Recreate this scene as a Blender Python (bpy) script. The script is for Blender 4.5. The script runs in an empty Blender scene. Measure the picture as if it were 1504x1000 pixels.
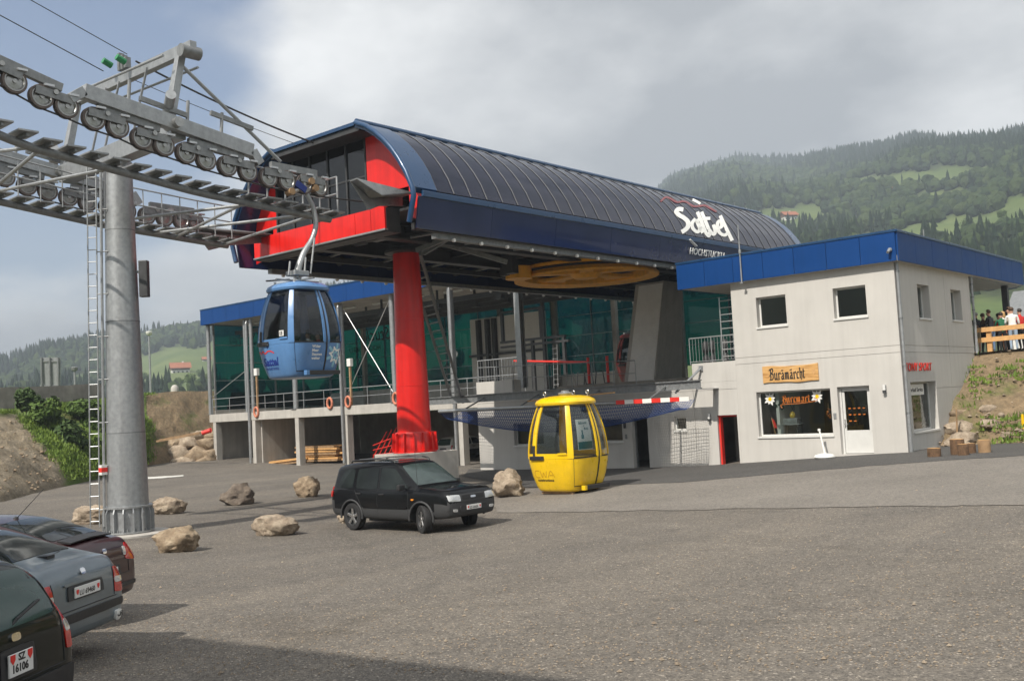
import bpy, bmesh, math, random
import numpy as np
from mathutils import Vector, Matrix, noise as mnoise
from mathutils.bvhtree import BVHTree
random.seed(7); rng = np.random.default_rng(7)
scene = bpy.context.scene
COL = scene.collection
# ------------------------------------------------------------------ camera
FPX = 1498.76
ROLL, PITCH, YAW = [math.radians(a) for a in (-3.08568, 3.78096, 130.98366)]
CAM = Vector((0, 0, 3.0))
FW = Vector((math.cos(YAW)*math.cos(PITCH), math.sin(YAW)*math.cos(PITCH), math.sin(PITCH)))
_r0 = Vector((math.sin(YAW), -math.cos(YAW), 0)); _u0 = _r0.cross(FW)
RT = math.cos(ROLL)*_r0 + math.sin(ROLL)*_u0
UP = -math.sin(ROLL)*_r0 + math.cos(ROLL)*_u0
cd = bpy.data.cameras.new('camera'); cam = bpy.data.objects.new('camera', cd); COL.objects.link(cam)
cam.matrix_world = Matrix.Translation(CAM) @ Matrix((RT, UP, -FW)).transposed().to_4x4()
cd.sensor_width = 36; cd.sensor_fit = 'HORIZONTAL'; cd.lens = FPX/1504*36
cd.clip_start = 0.1; cd.clip_end = 6000
scene.camera = cam
# ------------------------------------------------------------------ light and sky
SUN_EL = math.radians(46); SUN_TRAVEL = Vector((-0.09, 1.0, 0)).normalized()
sd = Vector((SUN_TRAVEL.x*math.cos(SUN_EL), SUN_TRAVEL.y*math.cos(SUN_EL), -math.sin(SUN_EL)))
sl = bpy.data.lights.new('sun', 'SUN'); sun = bpy.data.objects.new('sun', sl); COL.objects.link(sun)
sl.energy = 5.0; sl.angle = math.radians(0.55); sl.color = (1.0, 0.93, 0.83)
sun.rotation_euler = sd.to_track_quat('-Z', 'Y').to_euler(); sun.location = (0, -30, 60)
world = bpy.data.worlds.new('World'); scene.world = world; world.use_nodes = True
wn, wl = world.node_tree.nodes, world.node_tree.links
wn.clear()
def wnode(t, **k):
    n = wn.new(t)
    for a, b in k.items(): setattr(n, a, b)
    return n
sky = wnode('ShaderNodeTexSky', sky_type='NISHITA', sun_disc=False)
sky.sun_elevation = SUN_EL; sky.sun_rotation = math.atan2(-SUN_TRAVEL.x, -SUN_TRAVEL.y)
sky.ozone_density = 4.0; sky.air_density = 1.3; sky.dust_density = .4; sky.altitude = 700
tc = wnode('ShaderNodeTexCoord')
sep = wnode('ShaderNodeSeparateXYZ'); wl.new(tc.outputs['Generated'], sep.inputs[0])
zz = wnode('ShaderNodeMath', operation='MAXIMUM'); wl.new(sep.outputs[2], zz.inputs[0]); zz.inputs[1].default_value = 0.0
za = wnode('ShaderNodeMath', operation='ADD'); wl.new(zz.outputs[0], za.inputs[0]); za.inputs[1].default_value = 0.32
dx = wnode('ShaderNodeMath', operation='DIVIDE'); wl.new(sep.outputs[0], dx.inputs[0]); wl.new(za.outputs[0], dx.inputs[1])
dy = wnode('ShaderNodeMath', operation='DIVIDE'); wl.new(sep.outputs[1], dy.inputs[0]); wl.new(za.outputs[0], dy.inputs[1])
cmb = wnode('ShaderNodeCombineXYZ'); wl.new(dx.outputs[0], cmb.inputs[0]); wl.new(dy.outputs[0], cmb.inputs[1])
n1 = wnode('ShaderNodeTexNoise'); n1.inputs['Scale'].default_value = 1.7; n1.inputs['Detail'].default_value = 9; n1.inputs['Roughness'].default_value = 0.52
mp = wnode('ShaderNodeMapping'); mp.inputs['Location'].default_value = (3.1, 1.7, 0); wl.new(cmb.outputs[0], mp.inputs[0]); wl.new(mp.outputs[0], n1.inputs['Vector'])
n2 = wnode('ShaderNodeTexNoise'); n2.inputs['Scale'].default_value = 1.1; n2.inputs['Detail'].default_value = 9; n2.inputs['Roughness'].default_value = 0.55
mp2 = wnode('ShaderNodeMapping'); mp2.inputs['Location'].default_value = (8.3, 5.2, 0); wl.new(cmb.outputs[0], mp2.inputs[0]); wl.new(mp2.outputs[0], n2.inputs['Vector'])
# the cloud deck lies over the mountain side and breaks open over the valley on the left
dotn = wnode('ShaderNodeVectorMath', operation='DOT_PRODUCT'); wl.new(tc.outputs['Generated'], dotn.inputs[0])
_gap = (FW*1499 + RT*(40-752) - UP*(60-500)).normalized(); dotn.inputs[1].default_value = _gap
gap = wnode('ShaderNodeMapRange'); gap.interpolation_type = 'SMOOTHSTEP'
wl.new(dotn.outputs['Value'], gap.inputs['Value'])
gap.inputs['From Min'].default_value = 0.950; gap.inputs['From Max'].default_value = 0.995
gap.inputs['To Min'].default_value = 0.38; gap.inputs['To Max'].default_value = -0.20
cov = wnode('ShaderNodeMath', operation='ADD'); wl.new(n1.outputs['Fac'], cov.inputs[0]); wl.new(gap.outputs[0], cov.inputs[1])
cr = wnode('ShaderNodeMapRange'); cr.interpolation_type = 'SMOOTHSTEP'; wl.new(cov.outputs[0], cr.inputs['Value'])
cr.inputs['From Min'].default_value = 0.42; cr.inputs['From Max'].default_value = 0.68
cc = wnode('ShaderNodeValToRGB'); wl.new(n2.outputs['Fac'], cc.inputs[0])
cc.color_ramp.elements[0].position = 0.40; cc.color_ramp.elements[0].color = (4.6, 4.7, 4.9, 1)
cc.color_ramp.elements[1].position = 0.60; cc.color_ramp.elements[1].color = (12.0, 11.9, 11.7, 1)
mx = wnode('ShaderNodeMixRGB'); wl.new(cr.outputs[0], mx.inputs[0]); skm = wnode('ShaderNodeMixRGB', blend_type='MULTIPLY'); skm.inputs[0].default_value = 1.; skm.inputs[2].default_value = (.66,.80,1.0,1); wl.new(sky.outputs[0], skm.inputs[1]); wl.new(skm.outputs[0], mx.inputs[1]); wl.new(cc.outputs[0], mx.inputs[2])
bg = wnode('ShaderNodeBackground'); bg.inputs['Strength'].default_value = 0.083
wl.new(mx.outputs[0], bg.inputs[0]); wo = wnode('ShaderNodeOutputWorld'); wl.new(bg.outputs[0], wo.inputs[0])
vs = scene.view_settings; vs.view_transform = 'Standard'; vs.look = 'None'; vs.gamma = 1; vs.exposure = .40; vs.use_curve_mapping = False
scene.cycles.use_denoising = True
scene.cycles.max_bounces = 8; scene.cycles.transparent_max_bounces = 16
# ------------------------------------------------------------------ pixel helpers (photo pixels, 1504 x 1000)
def ray(x, y): return FW + RT*((x-752)/FPX) - UP*((y-500)/FPX)
def atX(x, y, X): d = ray(x, y); return CAM + d*(X/d.x)
def atY(x, y, Y): d = ray(x, y); return CAM + d*(Y/d.y)
def atZ(x, y, Z): d = ray(x, y); return CAM + d*((Z-CAM.z)/d.z)
def atD(x, y, D): return CAM + ray(x, y)*D
def proj(p):
    q = Vector(p)-CAM; z = q.dot(FW); return 752+FPX*q.dot(RT)/z, 500-FPX*q.dot(UP)/z
# key planes
YH, XC = 34.65, -12.75          # shop house: front face, right corner
YG = 38.11                      # hall front
YF, YB = 20.64, 47.0            # terminal front and rear
XR, XL, XM = -21.45, -30.75, -26.1
XN, XW = -22.9, -29.3           # the two rope lines
TWR = Vector((-26.1, 13.95, 0.2))
# ------------------------------------------------------------------ mesh builder
ORG = {}
def V(*a): return Vector(a)
class MB:
    def __init__(s): s.v = []; s.f = []
    def add(s, vs, fs):
        o = len(s.v); s.v += [tuple(q) for q in vs]; s.f += [tuple(i+o for i in f) for f in fs]; return s
    def hexa(s, P): return s.add(P, [(0,3,2,1),(4,5,6,7),(0,1,5,4),(1,2,6,5),(2,3,7,6),(3,0,4,7)])
    def bb(s, a, b):
        x0,x1 = sorted((a[0],b[0])); y0,y1 = sorted((a[1],b[1])); z0,z1 = sorted((a[2],b[2]))
        return s.hexa([(x0,y0,z0),(x1,y0,z0),(x1,y1,z0),(x0,y1,z0),(x0,y0,z1),(x1,y0,z1),(x1,y1,z1),(x0,y1,z1)])
    def box(s, c, sz, R=None):
        h = Vector(sz)/2; P = []
        for q in ((-1,-1,-1),(1,-1,-1),(1,1,-1),(-1,1,-1),(-1,-1,1),(1,-1,1),(1,1,1),(-1,1,1)):
            w = Vector((q[0]*h.x, q[1]*h.y, q[2]*h.z))
            if R is not None: w = R @ w
            P.append(Vector(c)+w)
        return s.hexa(P)
    def beam(s, a, b, w, h, up=(0,0,1), w2=None, h2=None):
        a, b = Vector(a), Vector(b); d = (b-a).normalized(); up = Vector(up)
        if abs(d.dot(up)) > .98: up = Vector((0,1,0))
        sx = d.cross(up).normalized(); uz = sx.cross(d).normalized()
        w2 = w if w2 is None else w2; h2 = h if h2 is None else h2
        P = [a-sx*w/2-uz*h/2, a+sx*w/2-uz*h/2, b+sx*w2/2-uz*h2/2, b-sx*w2/2-uz*h2/2, a-sx*w/2+uz*h/2, a+sx*w/2+uz*h/2, b+sx*w2/2+uz*h2/2, b-sx*w2/2+uz*h2/2]
        return s.hexa(P)
    def tube(s, a, b, r, r2=None, n=10, cap=True):
        a, b = Vector(a), Vector(b); r2 = r if r2 is None else r2
        return s.ringtube([a, b], [r, r2], n, cap)
    def ringtube(s, pts, rs, n=8, cap=True):
        pts = [Vector(p) for p in pts]
        if not hasattr(rs, '__len__'): rs = [rs]*len(pts)
        o = len(s.v); up = None
        for i, p in enumerate(pts):
            d = (pts[min(i+1, len(pts)-1)]-pts[max(i-1, 0)]).normalized()
            if up is None: up = Vector((0,0,1)) if abs(d.z) < .9 else Vector((1,0,0))
            sx = d.cross(up).normalized(); uz = sx.cross(d).normalized(); up = uz
            for k in range(n):
                t = 2*math.pi*k/n; s.v.append(tuple(p+(sx*math.cos(t)+uz*math.sin(t))*rs[i]))
        m = len(pts)
        for i in range(m-1):
            for k in range(n):
                k2 = (k+1) % n; s.f.append((o+i*n+k, o+i*n+k2, o+(i+1)*n+k2, o+(i+1)*n+k))
        if cap:
            s.f.append(tuple(o+k for k in range(n))[::-1]); s.f.append(tuple(o+(m-1)*n+k for k in range(n)))
        return s
    def prism(s, poly, vec):
        n = len(poly); vec = Vector(vec); P = [Vector(p) for p in poly]
        return s.add(P+[p+vec for p in P], [tuple(range(n))[::-1], tuple(range(n, 2*n))]+[(i, (i+1) % n, n+(i+1) % n, n+i) for i in range(n)])
    def lathe(s, prof, c=(0,0,0), n=24, M=None, cap=True):
        o = len(s.v); c = Vector(c)
        for (r, z) in prof:
            for k in range(n):
                t = 2*math.pi*k/n; w = Vector((r*math.cos(t), r*math.sin(t), z))
                if M is not None: w = M @ w
                s.v.append(tuple(c+w))
        for i in range(len(prof)-1):
            for k in range(n):
                k2 = (k+1) % n; s.f.append((o+i*n+k, o+i*n+k2, o+(i+1)*n+k2, o+(i+1)*n+k))
        if tuple(prof[0]) == tuple(prof[-1]) or not cap: return s
        if prof[0][0] > 1e-6: s.f.append(tuple(o+k for k in range(n))[::-1])
        if prof[-1][0] > 1e-6: s.f.append(tuple(o+(len(prof)-1)*n+k for k in range(n)))
        return s
    def loft(s, rings, cap=True, closed=True):
        o = len(s.v); n = len(rings[0])
        for r in rings: s.v += [tuple(p) for p in r]
        for i in range(len(rings)-1):
            for k in range(n if closed else n-1):
                k2 = (k+1) % n; s.f.append((o+i*n+k, o+i*n+k2, o+(i+1)*n+k2, o+(i+1)*n+k))
        if cap and closed:
            s.f.append(tuple(o+k for k in range(n))[::-1]); s.f.append(tuple(o+(len(rings)-1)*n+k for k in range(n)))
        return s
    def build(s, name, mat, parent=None, smooth=None, bevel=0, org=None, sub=0):
        if org is None: org = ORG.get(parent.name, Vector((0,0,0))) if parent is not None else Vector((0,0,0))
        org = Vector(org)
        A = np.array(s.v, dtype=float)-np.array(org)
        me = bpy.data.meshes.new(name); me.from_pydata(A.tolist(), [], s.f)
        bm = bmesh.new(); bm.from_mesh(me); bmesh.ops.recalc_face_normals(bm, faces=bm.faces); bm.to_mesh(me); bm.free()
        return obj(name, me, mat, parent, smooth, bevel, org, sub)
def obj(name, me, mat, parent=None, smooth=None, bevel=0, org=None, sub=0):
    if mat is not None: me.materials.append(mat)
    o = bpy.data.objects.new(name, me); COL.objects.link(o)
    if parent is not None: o.parent = parent
    elif org is not None: o.location = org
    ORG[o.name] = Vector(org) if org is not None else Vector((0,0,0))
    if smooth is not None:
        me.polygons.foreach_set('use_smooth', [True]*len(me.polygons)); me.set_sharp_from_angle(angle=math.radians(smooth))
    if sub:
        m = o.modifiers.new('sub', 'SUBSURF'); m.levels = sub; m.render_levels = sub
    if bevel:
        m = o.modifiers.new('bevel', 'BEVEL'); m.width = bevel; m.segments = 2; m.limit_method = 'ANGLE'; m.angle_limit = math.radians(40)
    return o
def tag(o, label=None, cat=None, group=None, kind=None):
    if label: o['label'] = label
    if cat: o['category'] = cat
    if group: o['group'] = group
    if kind: o['kind'] = kind
    return o
def thing(name, label, cat, loc=(0,0,0), rotz=None, group=None):
    o = bpy.data.objects.new(name, None); COL.objects.link(o); o.location = loc; o.empty_display_size = .3
    if rotz is None: ORG[o.name] = Vector(loc)
    else: o.rotation_euler = (0, 0, rotz); ORG[o.name] = Vector((0,0,0))
    return tag(o, label, cat, group)
def copy_tree(o, parent=None):
    c = o.copy(); COL.objects.link(c); c.parent = parent
    for ch in o.children: copy_tree(ch, c)
    return c
def struct(o): o['kind'] = 'structure'; return o
# ------------------------------------------------------------------ materials
def nt(name):
    m = bpy.data.materials.new(name); m.use_nodes = True; t = m.node_tree; t.nodes.clear()
    o = t.nodes.new('ShaderNodeOutputMaterial'); b = t.nodes.new('ShaderNodeBsdfPrincipled'); t.links.new(b.outputs[0], o.inputs[0])
    return m, t, b
def noise_n(t, scale, detail=4, rough=.55, vec=None, dim='Position'):
    n = t.nodes.new('ShaderNodeTexNoise'); n.inputs['Scale'].default_value = scale; n.inputs['Detail'].default_value = detail; n.inputs['Roughness'].default_value = rough
    if vec is None:
        g = t.nodes.new('ShaderNodeNewGeometry'); vec = g.outputs['Position']
    t.links.new(vec, n.inputs['Vector']); return n
def ramp(t, src, stops):
    r = t.nodes.new('ShaderNodeValToRGB'); e = r.color_ramp.elements
    while len(e) < len(stops): e.new(.5)
    for q, (p, c) in zip(e, stops): q.position = p; q.color = (*c, 1) if len(c) == 3 else c
    t.links.new(src, r.inputs[0]); return r
def mixc(t, fac, a, b, mode='MIX'):
    m = t.nodes.new('ShaderNodeMixRGB'); m.blend_type = mode
    for i, q in ((0, fac), (1, a), (2, b)):
        if isinstance(q, (int, float)): m.inputs[i].default_value = q
        elif isinstance(q, tuple): m.inputs[i].default_value = (*q, 1)
        else: t.links.new(q, m.inputs[i])
    return m
def bump(t, b, src, strength=.3, dist=.02):
    n = t.nodes.new('ShaderNodeBump'); n.inputs['Strength'].default_value = strength; n.inputs['Distance'].default_value = dist
    t.links.new(src, n.inputs['Height']); t.links.new(n.outputs[0], b.inputs['Normal']); return n
def sc(c, k): return tuple(min(1, q*k) for q in c)
def pm(name, col, rough=.5, metal=0., var=.12, scale=3., bmp=0., bscale=60., coat=0., spec=.5, streak=0., dirt=None):
    """painted / plain surface with wear: large-scale tone variation, fine grain, optional vertical streaks"""
    m, t, b = nt(name)
    n = noise_n(t, scale, 6, .6)
    r = ramp(t, n.outputs['Fac'], [(.3, sc(col, 1-var)), (.7, sc(col, 1+var))])
    out = r.outputs[0]
    if streak:
        g = t.nodes.new('ShaderNodeNewGeometry'); mpn = t.nodes.new('ShaderNodeMapping'); mpn.inputs['Scale'].default_value = (2.2, 2.2, .12)
        t.links.new(g.outputs['Position'], mpn.inputs[0]); n3 = noise_n(t, 2.0, 5, .6, mpn.outputs[0])
        r3 = ramp(t, n3.outputs['Fac'], [(.42, (1,1,1)), (.72, (1-streak,)*3)]); out = mixc(t, 1., out, r3.outputs[0], 'MULTIPLY').outputs[0]
    t.links.new(out, b.inputs['Base Color'])
    rr = ramp(t, n.outputs['Fac'], [(.3, (max(.03, rough-.06),)*3), (.7, (min(1, rough+.08),)*3)]); t.links.new(rr.outputs[0], b.inputs['Roughness'])
    b.inputs['Metallic'].default_value = metal; b.inputs['Specular IOR Level'].default_value = spec
    if coat: b.inputs['Coat Weight'].default_value = coat; b.inputs['Coat Roughness'].default_value = .05
    if bmp:
        n2 = noise_n(t, bscale, 5, .6); bump(t, b, n2.outputs['Fac'], bmp, .02)
    return m
def carpaint(name, col, metal=.0):
    m, t, b = nt(name); n = noise_n(t, 2.0, 6, .65)
    r = ramp(t, n.outputs['Fac'], [(.3, sc(col, .85)), (.7, sc(col, 1.15))]); t.links.new(r.outputs[0], b.inputs['Base Color'])
    b.inputs['Metallic'].default_value = metal; b.inputs['Specular IOR Level'].default_value = .05 if not metal else .4; b.inputs['Coat Weight'].default_value = .75; b.inputs['Coat Roughness'].default_value = .02; b.inputs['Coat IOR'].default_value = 1.36
    rr = ramp(t, n.outputs['Fac'], [(.3, (.28,)*3), (.7, (.42,)*3)]); t.links.new(rr.outputs[0], b.inputs['Roughness']); return m
def glassm(name, tint, refl_rough=.02, ior=1.5):
    m, t, b = nt(name); t.nodes.remove(b); o = [n for n in t.nodes if n.type == 'OUTPUT_MATERIAL'][0]
    tr = t.nodes.new('ShaderNodeBsdfTransparent'); tr.inputs[0].default_value = (*tint, 1)
    gl = t.nodes.new('ShaderNodeBsdfGlossy'); gl.inputs['Roughness'].default_value = refl_rough; gl.inputs[0].default_value = (1,1,1,1)
    lw = t.nodes.new('ShaderNodeLayerWeight'); lw.inputs[0].default_value = .5   # Schlick reflectance, the same from both sides of the pane
    pw = t.nodes.new('ShaderNodeMath'); pw.operation = 'POWER'; t.links.new(lw.outputs['Facing'], pw.inputs[0]); pw.inputs[1].default_value = 5
    f0 = ((ior-1)/(ior+1))**2; fr = t.nodes.new('ShaderNodeMath'); fr.operation = 'MULTIPLY_ADD'; t.links.new(pw.outputs[0], fr.inputs[0]); fr.inputs[1].default_value = 1-f0; fr.inputs[2].default_value = f0
    mxs = t.nodes.new('ShaderNodeMixShader'); t.links.new(fr.outputs[0], mxs.inputs[0]); t.links.new(tr.outputs[0], mxs.inputs[1]); t.links.new(gl.outputs[0], mxs.inputs[2])
    t.links.new(mxs.outputs[0], o.inputs[0]); return m
M = {}
M['galv'] = pm('galvanised_steel', (.36,.375,.385), .42, .55, .14, 9, .06, 140, streak=.18)
M['galvd'] = pm('galvanised_dull', (.24,.25,.255), .5, .45, .18, 9, .06, 140, streak=.2)
M['alu'] = pm('aluminium', (.55,.56,.57), .35, .8, .08, 8)
M['steel'] = pm('bare_steel', (.40,.40,.39), .36, .85, .15, 14)
M['darksteel'] = pm('dark_steel', (.055,.057,.06), .5, .3, .25, 4, .08, 80)
M['rubber'] = pm('rubber', (.018,.018,.019), .75, 0, .25, 30)
M['blackpl'] = pm('black_plastic', (.022,.022,.024), .5, 0, .2, 20, .05, 300)
M['greypl'] = pm('grey_cladding', (.038,.039,.041), .6, 0, .15, 20, .08, 400)
M['red'] = pm('red_paint', (.70,.012,.008), .36, 0, .10, 1.5, .03, 60, coat=.15, streak=.22)
M['blue'] = pm('blue_panel_paint', (.005,.047,.185), .42, .0, .07, .8, .015, 30, spec=.18, streak=.1)
M['navy'] = pm('navy_panel_paint', (.014,.024,.09), .2, .0, .12, .8, .01, 12, coat=.5)
M['trimblue'] = pm('blue_trim_paint', (.01,.05,.13), .3, .1, .08, 2, coat=.4)
M['wall'] = pm('grey_render', (.525,.51,.48), .85, 0, .05, .9, .12, 45, streak=.08)
M['concrete'] = pm('concrete', (.44,.42,.385), .88, 0, .12, 1.4, .15, 25, streak=.16)
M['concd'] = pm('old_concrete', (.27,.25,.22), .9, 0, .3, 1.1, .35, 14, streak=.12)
M['white'] = pm('white_paint', (.72,.71,.68), .5, 0, .06, 3)
M['frame'] = pm('window_frame', (.62,.62,.60), .4, 0, .05, 3)
M['dark'] = pm('dark_interior', (.02,.02,.021), .8, 0, .3, 2)
M['orange'] = pm('orange_paint', (.85,.40,.025), .5, 0, .14, 3, streak=.2)
M['wood'] = pm('fresh_timber', (.58,.33,.13), .65, 0, .18, 5, .1, 40)
M['woodd'] = pm('weathered_timber', (.30,.19,.10), .75, 0, .3, 4, .15, 40)
M['bark'] = pm('bark', (.13,.075,.04), .9, 0, .45, 14, .6, 40)
M['yellow'] = pm('yellow_gelcoat', (.84,.54,.006), .3, 0, .07, 3, coat=.4, streak=.12)
M['ltblue'] = pm('light_blue_gelcoat', (.095,.225,.46), .3, 0, .07, 3, coat=.4, streak=.1)
M['seal'] = pm('rubber_seal', (.012,.012,.013), .6)
M['chrome'] = pm('chrome', (.75,.75,.76), .12, 1., .05, 6)
M['wheelalu'] = pm('alloy_wheel', (.6,.6,.6), .25, .9, .08, 8)
M['text_white'] = pm('white_lettering', (.80,.80,.77), .5, 0, .03)
M['text_blue'] = pm('dark_blue_lettering', (.008,.03,.22), .5, 0, .05)
M['text_red'] = pm('red_lettering', (.70,.03,.02), .5, 0, .05)
M['text_black'] = pm('black_lettering', (.02,.018,.016), .6)
M['text_orange'] = pm('orange_lettering', (.42,.12,.012), .5)
M['text_pink'] = pm('pale_red_lettering', (.22,.06,.065), .5)
M['plate'] = pm('plate_white', (.72,.72,.70), .4, 0, .03)
M['taillight'] = pm('tail_lamp', (.45,.012,.01), .12, 0, .2, 30, coat=.8)
M['clearlamp'] = pm('lamp_clear', (.55,.56,.56), .08, .3, .25, 40, coat=1)
M['amber'] = pm('lamp_amber', (.75,.25,.02), .2, coat=.6)
M['carglass'] = None
M['cableb'] = pm('rope_steel', (.06,.06,.06), .5, .5, .2, 40)
M['net_blue'] = pm('blue_net_cord', (.014,.055,.22), .7)
M['net_white'] = pm('white_net_cord', (.62,.60,.55), .7)
M['glass_green'] = glassm('green_tinted_glass', (.08,.38,.42))
M['glass'] = glassm('clear_glass', (.80,.84,.83))
M['glass_cabin'] = glassm('clear_acrylic', (.74,.77,.77), .03)
M['glass_smoke'] = glassm('smoked_acrylic', (.50,.53,.54), .03)
M['glass_dark'] = glassm('dark_glazing', (.09,.09,.13), .03, 1.7)
def m_carglass():
    m, t, b = nt('car_glass'); b.inputs['Base Color'].default_value = (.012,.015,.016,1); b.inputs['Roughness'].default_value = .03
    b.inputs['Specular IOR Level'].default_value = .17
    n = noise_n(t, 1.3, 3); r = ramp(t, n.outputs['Fac'], [(.35, (.010,.012,.013)), (.65, (.022,.028,.028))]); t.links.new(r.outputs[0], b.inputs['Base Color']); return m
M['carglass'] = m_carglass()
def m_hoodglass():
    m, t, b = nt('smoked_hood_panel'); b.inputs['Specular IOR Level'].default_value = .32
    g = t.nodes.new('ShaderNodeNewGeometry'); mpn = t.nodes.new('ShaderNodeMapping'); mpn.inputs['Scale'].default_value = (1, .5, 2.2); t.links.new(g.outputs['Position'], mpn.inputs[0])
    n = noise_n(t, .9, 5, .6, mpn.outputs[0]); r = ramp(t, n.outputs['Fac'], [(.35, (.005,.009,.026)), (.7, (.020,.023,.045))]); t.links.new(r.outputs[0], b.inputs['Base Color'])
    rr = ramp(t, n.outputs['Fac'], [(.3, (.06,)*3), (.7, (.13,)*3)]); t.links.new(rr.outputs[0], b.inputs['Roughness'])
    n2 = noise_n(t, 1.6, 2, .5, mpn.outputs[0]); bump(t, b, n2.outputs['Fac'], .25, .08); return m
M['hoodglass'] = m_hoodglass()
def m_rock(name, c0, c1):
    m, t, b = nt(name); n = noise_n(t, 3.2, 8, .65); r = ramp(t, n.outputs['Fac'], [(.28, sc(c0,.6)), (.48, c0), (.7, c1)])
    v = t.nodes.new('ShaderNodeTexVoronoi'); v.inputs['Scale'].default_value = 13; g = t.nodes.new('ShaderNodeNewGeometry'); t.links.new(g.outputs['Position'], v.inputs['Vector'])
    r2 = ramp(t, v.outputs['Distance'], [(.0, (.62,)*3), (.5, (1.08,)*3)]); mm = mixc(t, .7, r.outputs[0], r2.outputs[0], 'MULTIPLY'); t.links.new(mm.outputs[0], b.inputs['Base Color'])
    b.inputs['Roughness'].default_value = .93; n2 = noise_n(t, 11, 8, .75); bump(t, b, n2.outputs['Fac'], .9, .08); return m
M['rock'] = m_rock('tan_rock', (.30,.225,.15), (.46,.37,.26))
M['rockd'] = m_rock('dark_rock', (.16,.13,.105), (.27,.22,.17))
M['rockw'] = m_rock('pale_rock', (.34,.27,.20), (.50,.42,.32))
def m_gravel(name, base, dark, light, fine=38.):
    m, t, b = nt(name); g = t.nodes.new('ShaderNodeNewGeometry')
    n = noise_n(t, .35, 6, .6); r = ramp(t, n.outputs['Fac'], [(.3, sc(base,.86)), (.52, base), (.75, sc(base,1.15))])
    v = t.nodes.new('ShaderNodeTexVoronoi'); v.inputs['Scale'].default_value = fine; t.links.new(g.outputs['Position'], v.inputs['Vector'])
    sx = t.nodes.new('ShaderNodeSeparateColor'); t.links.new(v.outputs['Color'], sx.inputs[0])
    r2 = ramp(t, sx.outputs[0], [(.0, dark), (.35, (.8,.79,.78)), (.82, (1.12,1.1,1.07)), (.965, (1.3,1.27,1.22)), (.985, light)])
    mm = mixc(t, 1., r.outputs[0], r2.outputs[0], 'MULTIPLY')
    v2 = t.nodes.new('ShaderNodeTexVoronoi'); v2.inputs['Scale'].default_value = fine*.31; t.links.new(g.outputs['Position'], v2.inputs['Vector'])
    sx2 = t.nodes.new('ShaderNodeSeparateColor'); t.links.new(v2.outputs['Color'], sx2.inputs[0])
    r3 = ramp(t, sx2.outputs[1], [(0, (.80,.80,.80)), (.5, (1,1,1)), (1, (1.13,1.11,1.08))]); m3 = mixc(t, 1., mm.outputs[0], r3.outputs[0], 'MULTIPLY')
    t.links.new(m3.outputs[0], b.inputs['Base Color']); b.inputs['Roughness'].default_value = .92
    bump(t, b, v.outputs['Distance'], .7, .02); return m, t, m3, b
# ------------------------------------------------------------------ the lot
_cp = [(-12.75,34.65,.80),(-13.9,34.65,.77),(-16.5,34.6,.58),(-19.9,34.65,.38),(-26,34.6,.27),(-32.5,34.65,.23),(-60,38.1,.68),(-55.5,38.1,.40),(-51,38.1,.20),(-46.5,38.1,.25),(-37.4,38.1,.17),
       (-26.1,13.95,.2),(-19,17.9,.0),(-21.5,17.8,.0),(-18.6,19.7,.05),(-19.5,24.5,.38),(-10,5,.65),(-7.6,3.3,.68),(-13.5,7,.45),(0,0,.85),(0,12,.7),(-6,22,.62),(-5,34,.85),(8,30,1.0),(-12.75,37.7,.82),
       (-33,22,.15),(-45,28,.25),(-35,8,.5),(-50,20,.35),(-60,30,.5),(15,5,1.0),(-20,-5,.9),(0,-20,1.0),(-75,38,.8),(-45,50,.3),(-20,50,.6)]
_P = np.array(_cp); _n = len(_cp)
def _U(r2): return np.where(r2 > 0, r2*np.log(np.maximum(r2, 1e-9)), 0.)
_K = _U(((_P[:, None, :2]-_P[None, :, :2])**2).sum(-1)) + 40*np.eye(_n)
_A = np.zeros((_n+3, _n+3)); _A[:_n, :_n] = _K; _A[:_n, _n] = 1; _A[:_n, _n+1:] = _P[:, :2]; _A[_n:, :_n] = _A[:_n, _n:].T
_S = np.linalg.solve(_A, np.concatenate([_P[:, 2], np.zeros(3)]))
def gza(x, y):
    x = np.clip(np.asarray(x, float), -85, 25); y = np.clip(np.asarray(y, float), -22, 60)
    r2 = (x[..., None]-_P[:, 0])**2+(y[..., None]-_P[:, 1])**2
    return _U(r2)@_S[:_n]+_S[_n]+_S[_n+1]*x+_S[_n+2]*y
def gz(x, y): return float(gza(x, y))
def gp(px, py):
    z = .4
    for _ in range(12):
        p = atZ(px, py, z); z = .5*z+.5*gz(p.x, p.y)
    return Vector((p.x, p.y, gz(p.x, p.y)))
def gridmesh(name, xs, ys, zf, mat):
    X, Y = np.meshgrid(xs, ys); Z = zf(X, Y); v = np.stack([X, Y, Z], -1).reshape(-1, 3); nx, ny = len(xs), len(ys)
    I = np.arange(nx*ny).reshape(ny, nx); f = np.stack([I[:-1, :-1], I[:-1, 1:], I[1:, 1:], I[1:, :-1]], -1).reshape(-1, 4)
    me = bpy.data.meshes.new(name); me.from_pydata(v.tolist(), [], f.tolist())
    return obj(name, me, mat, smooth=60)
gravel, gt, gmul, gb = m_gravel('lot_gravel', (.163,.149,.132), (.5,.49,.48), (2.6,2.55,2.5), 56.)
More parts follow.
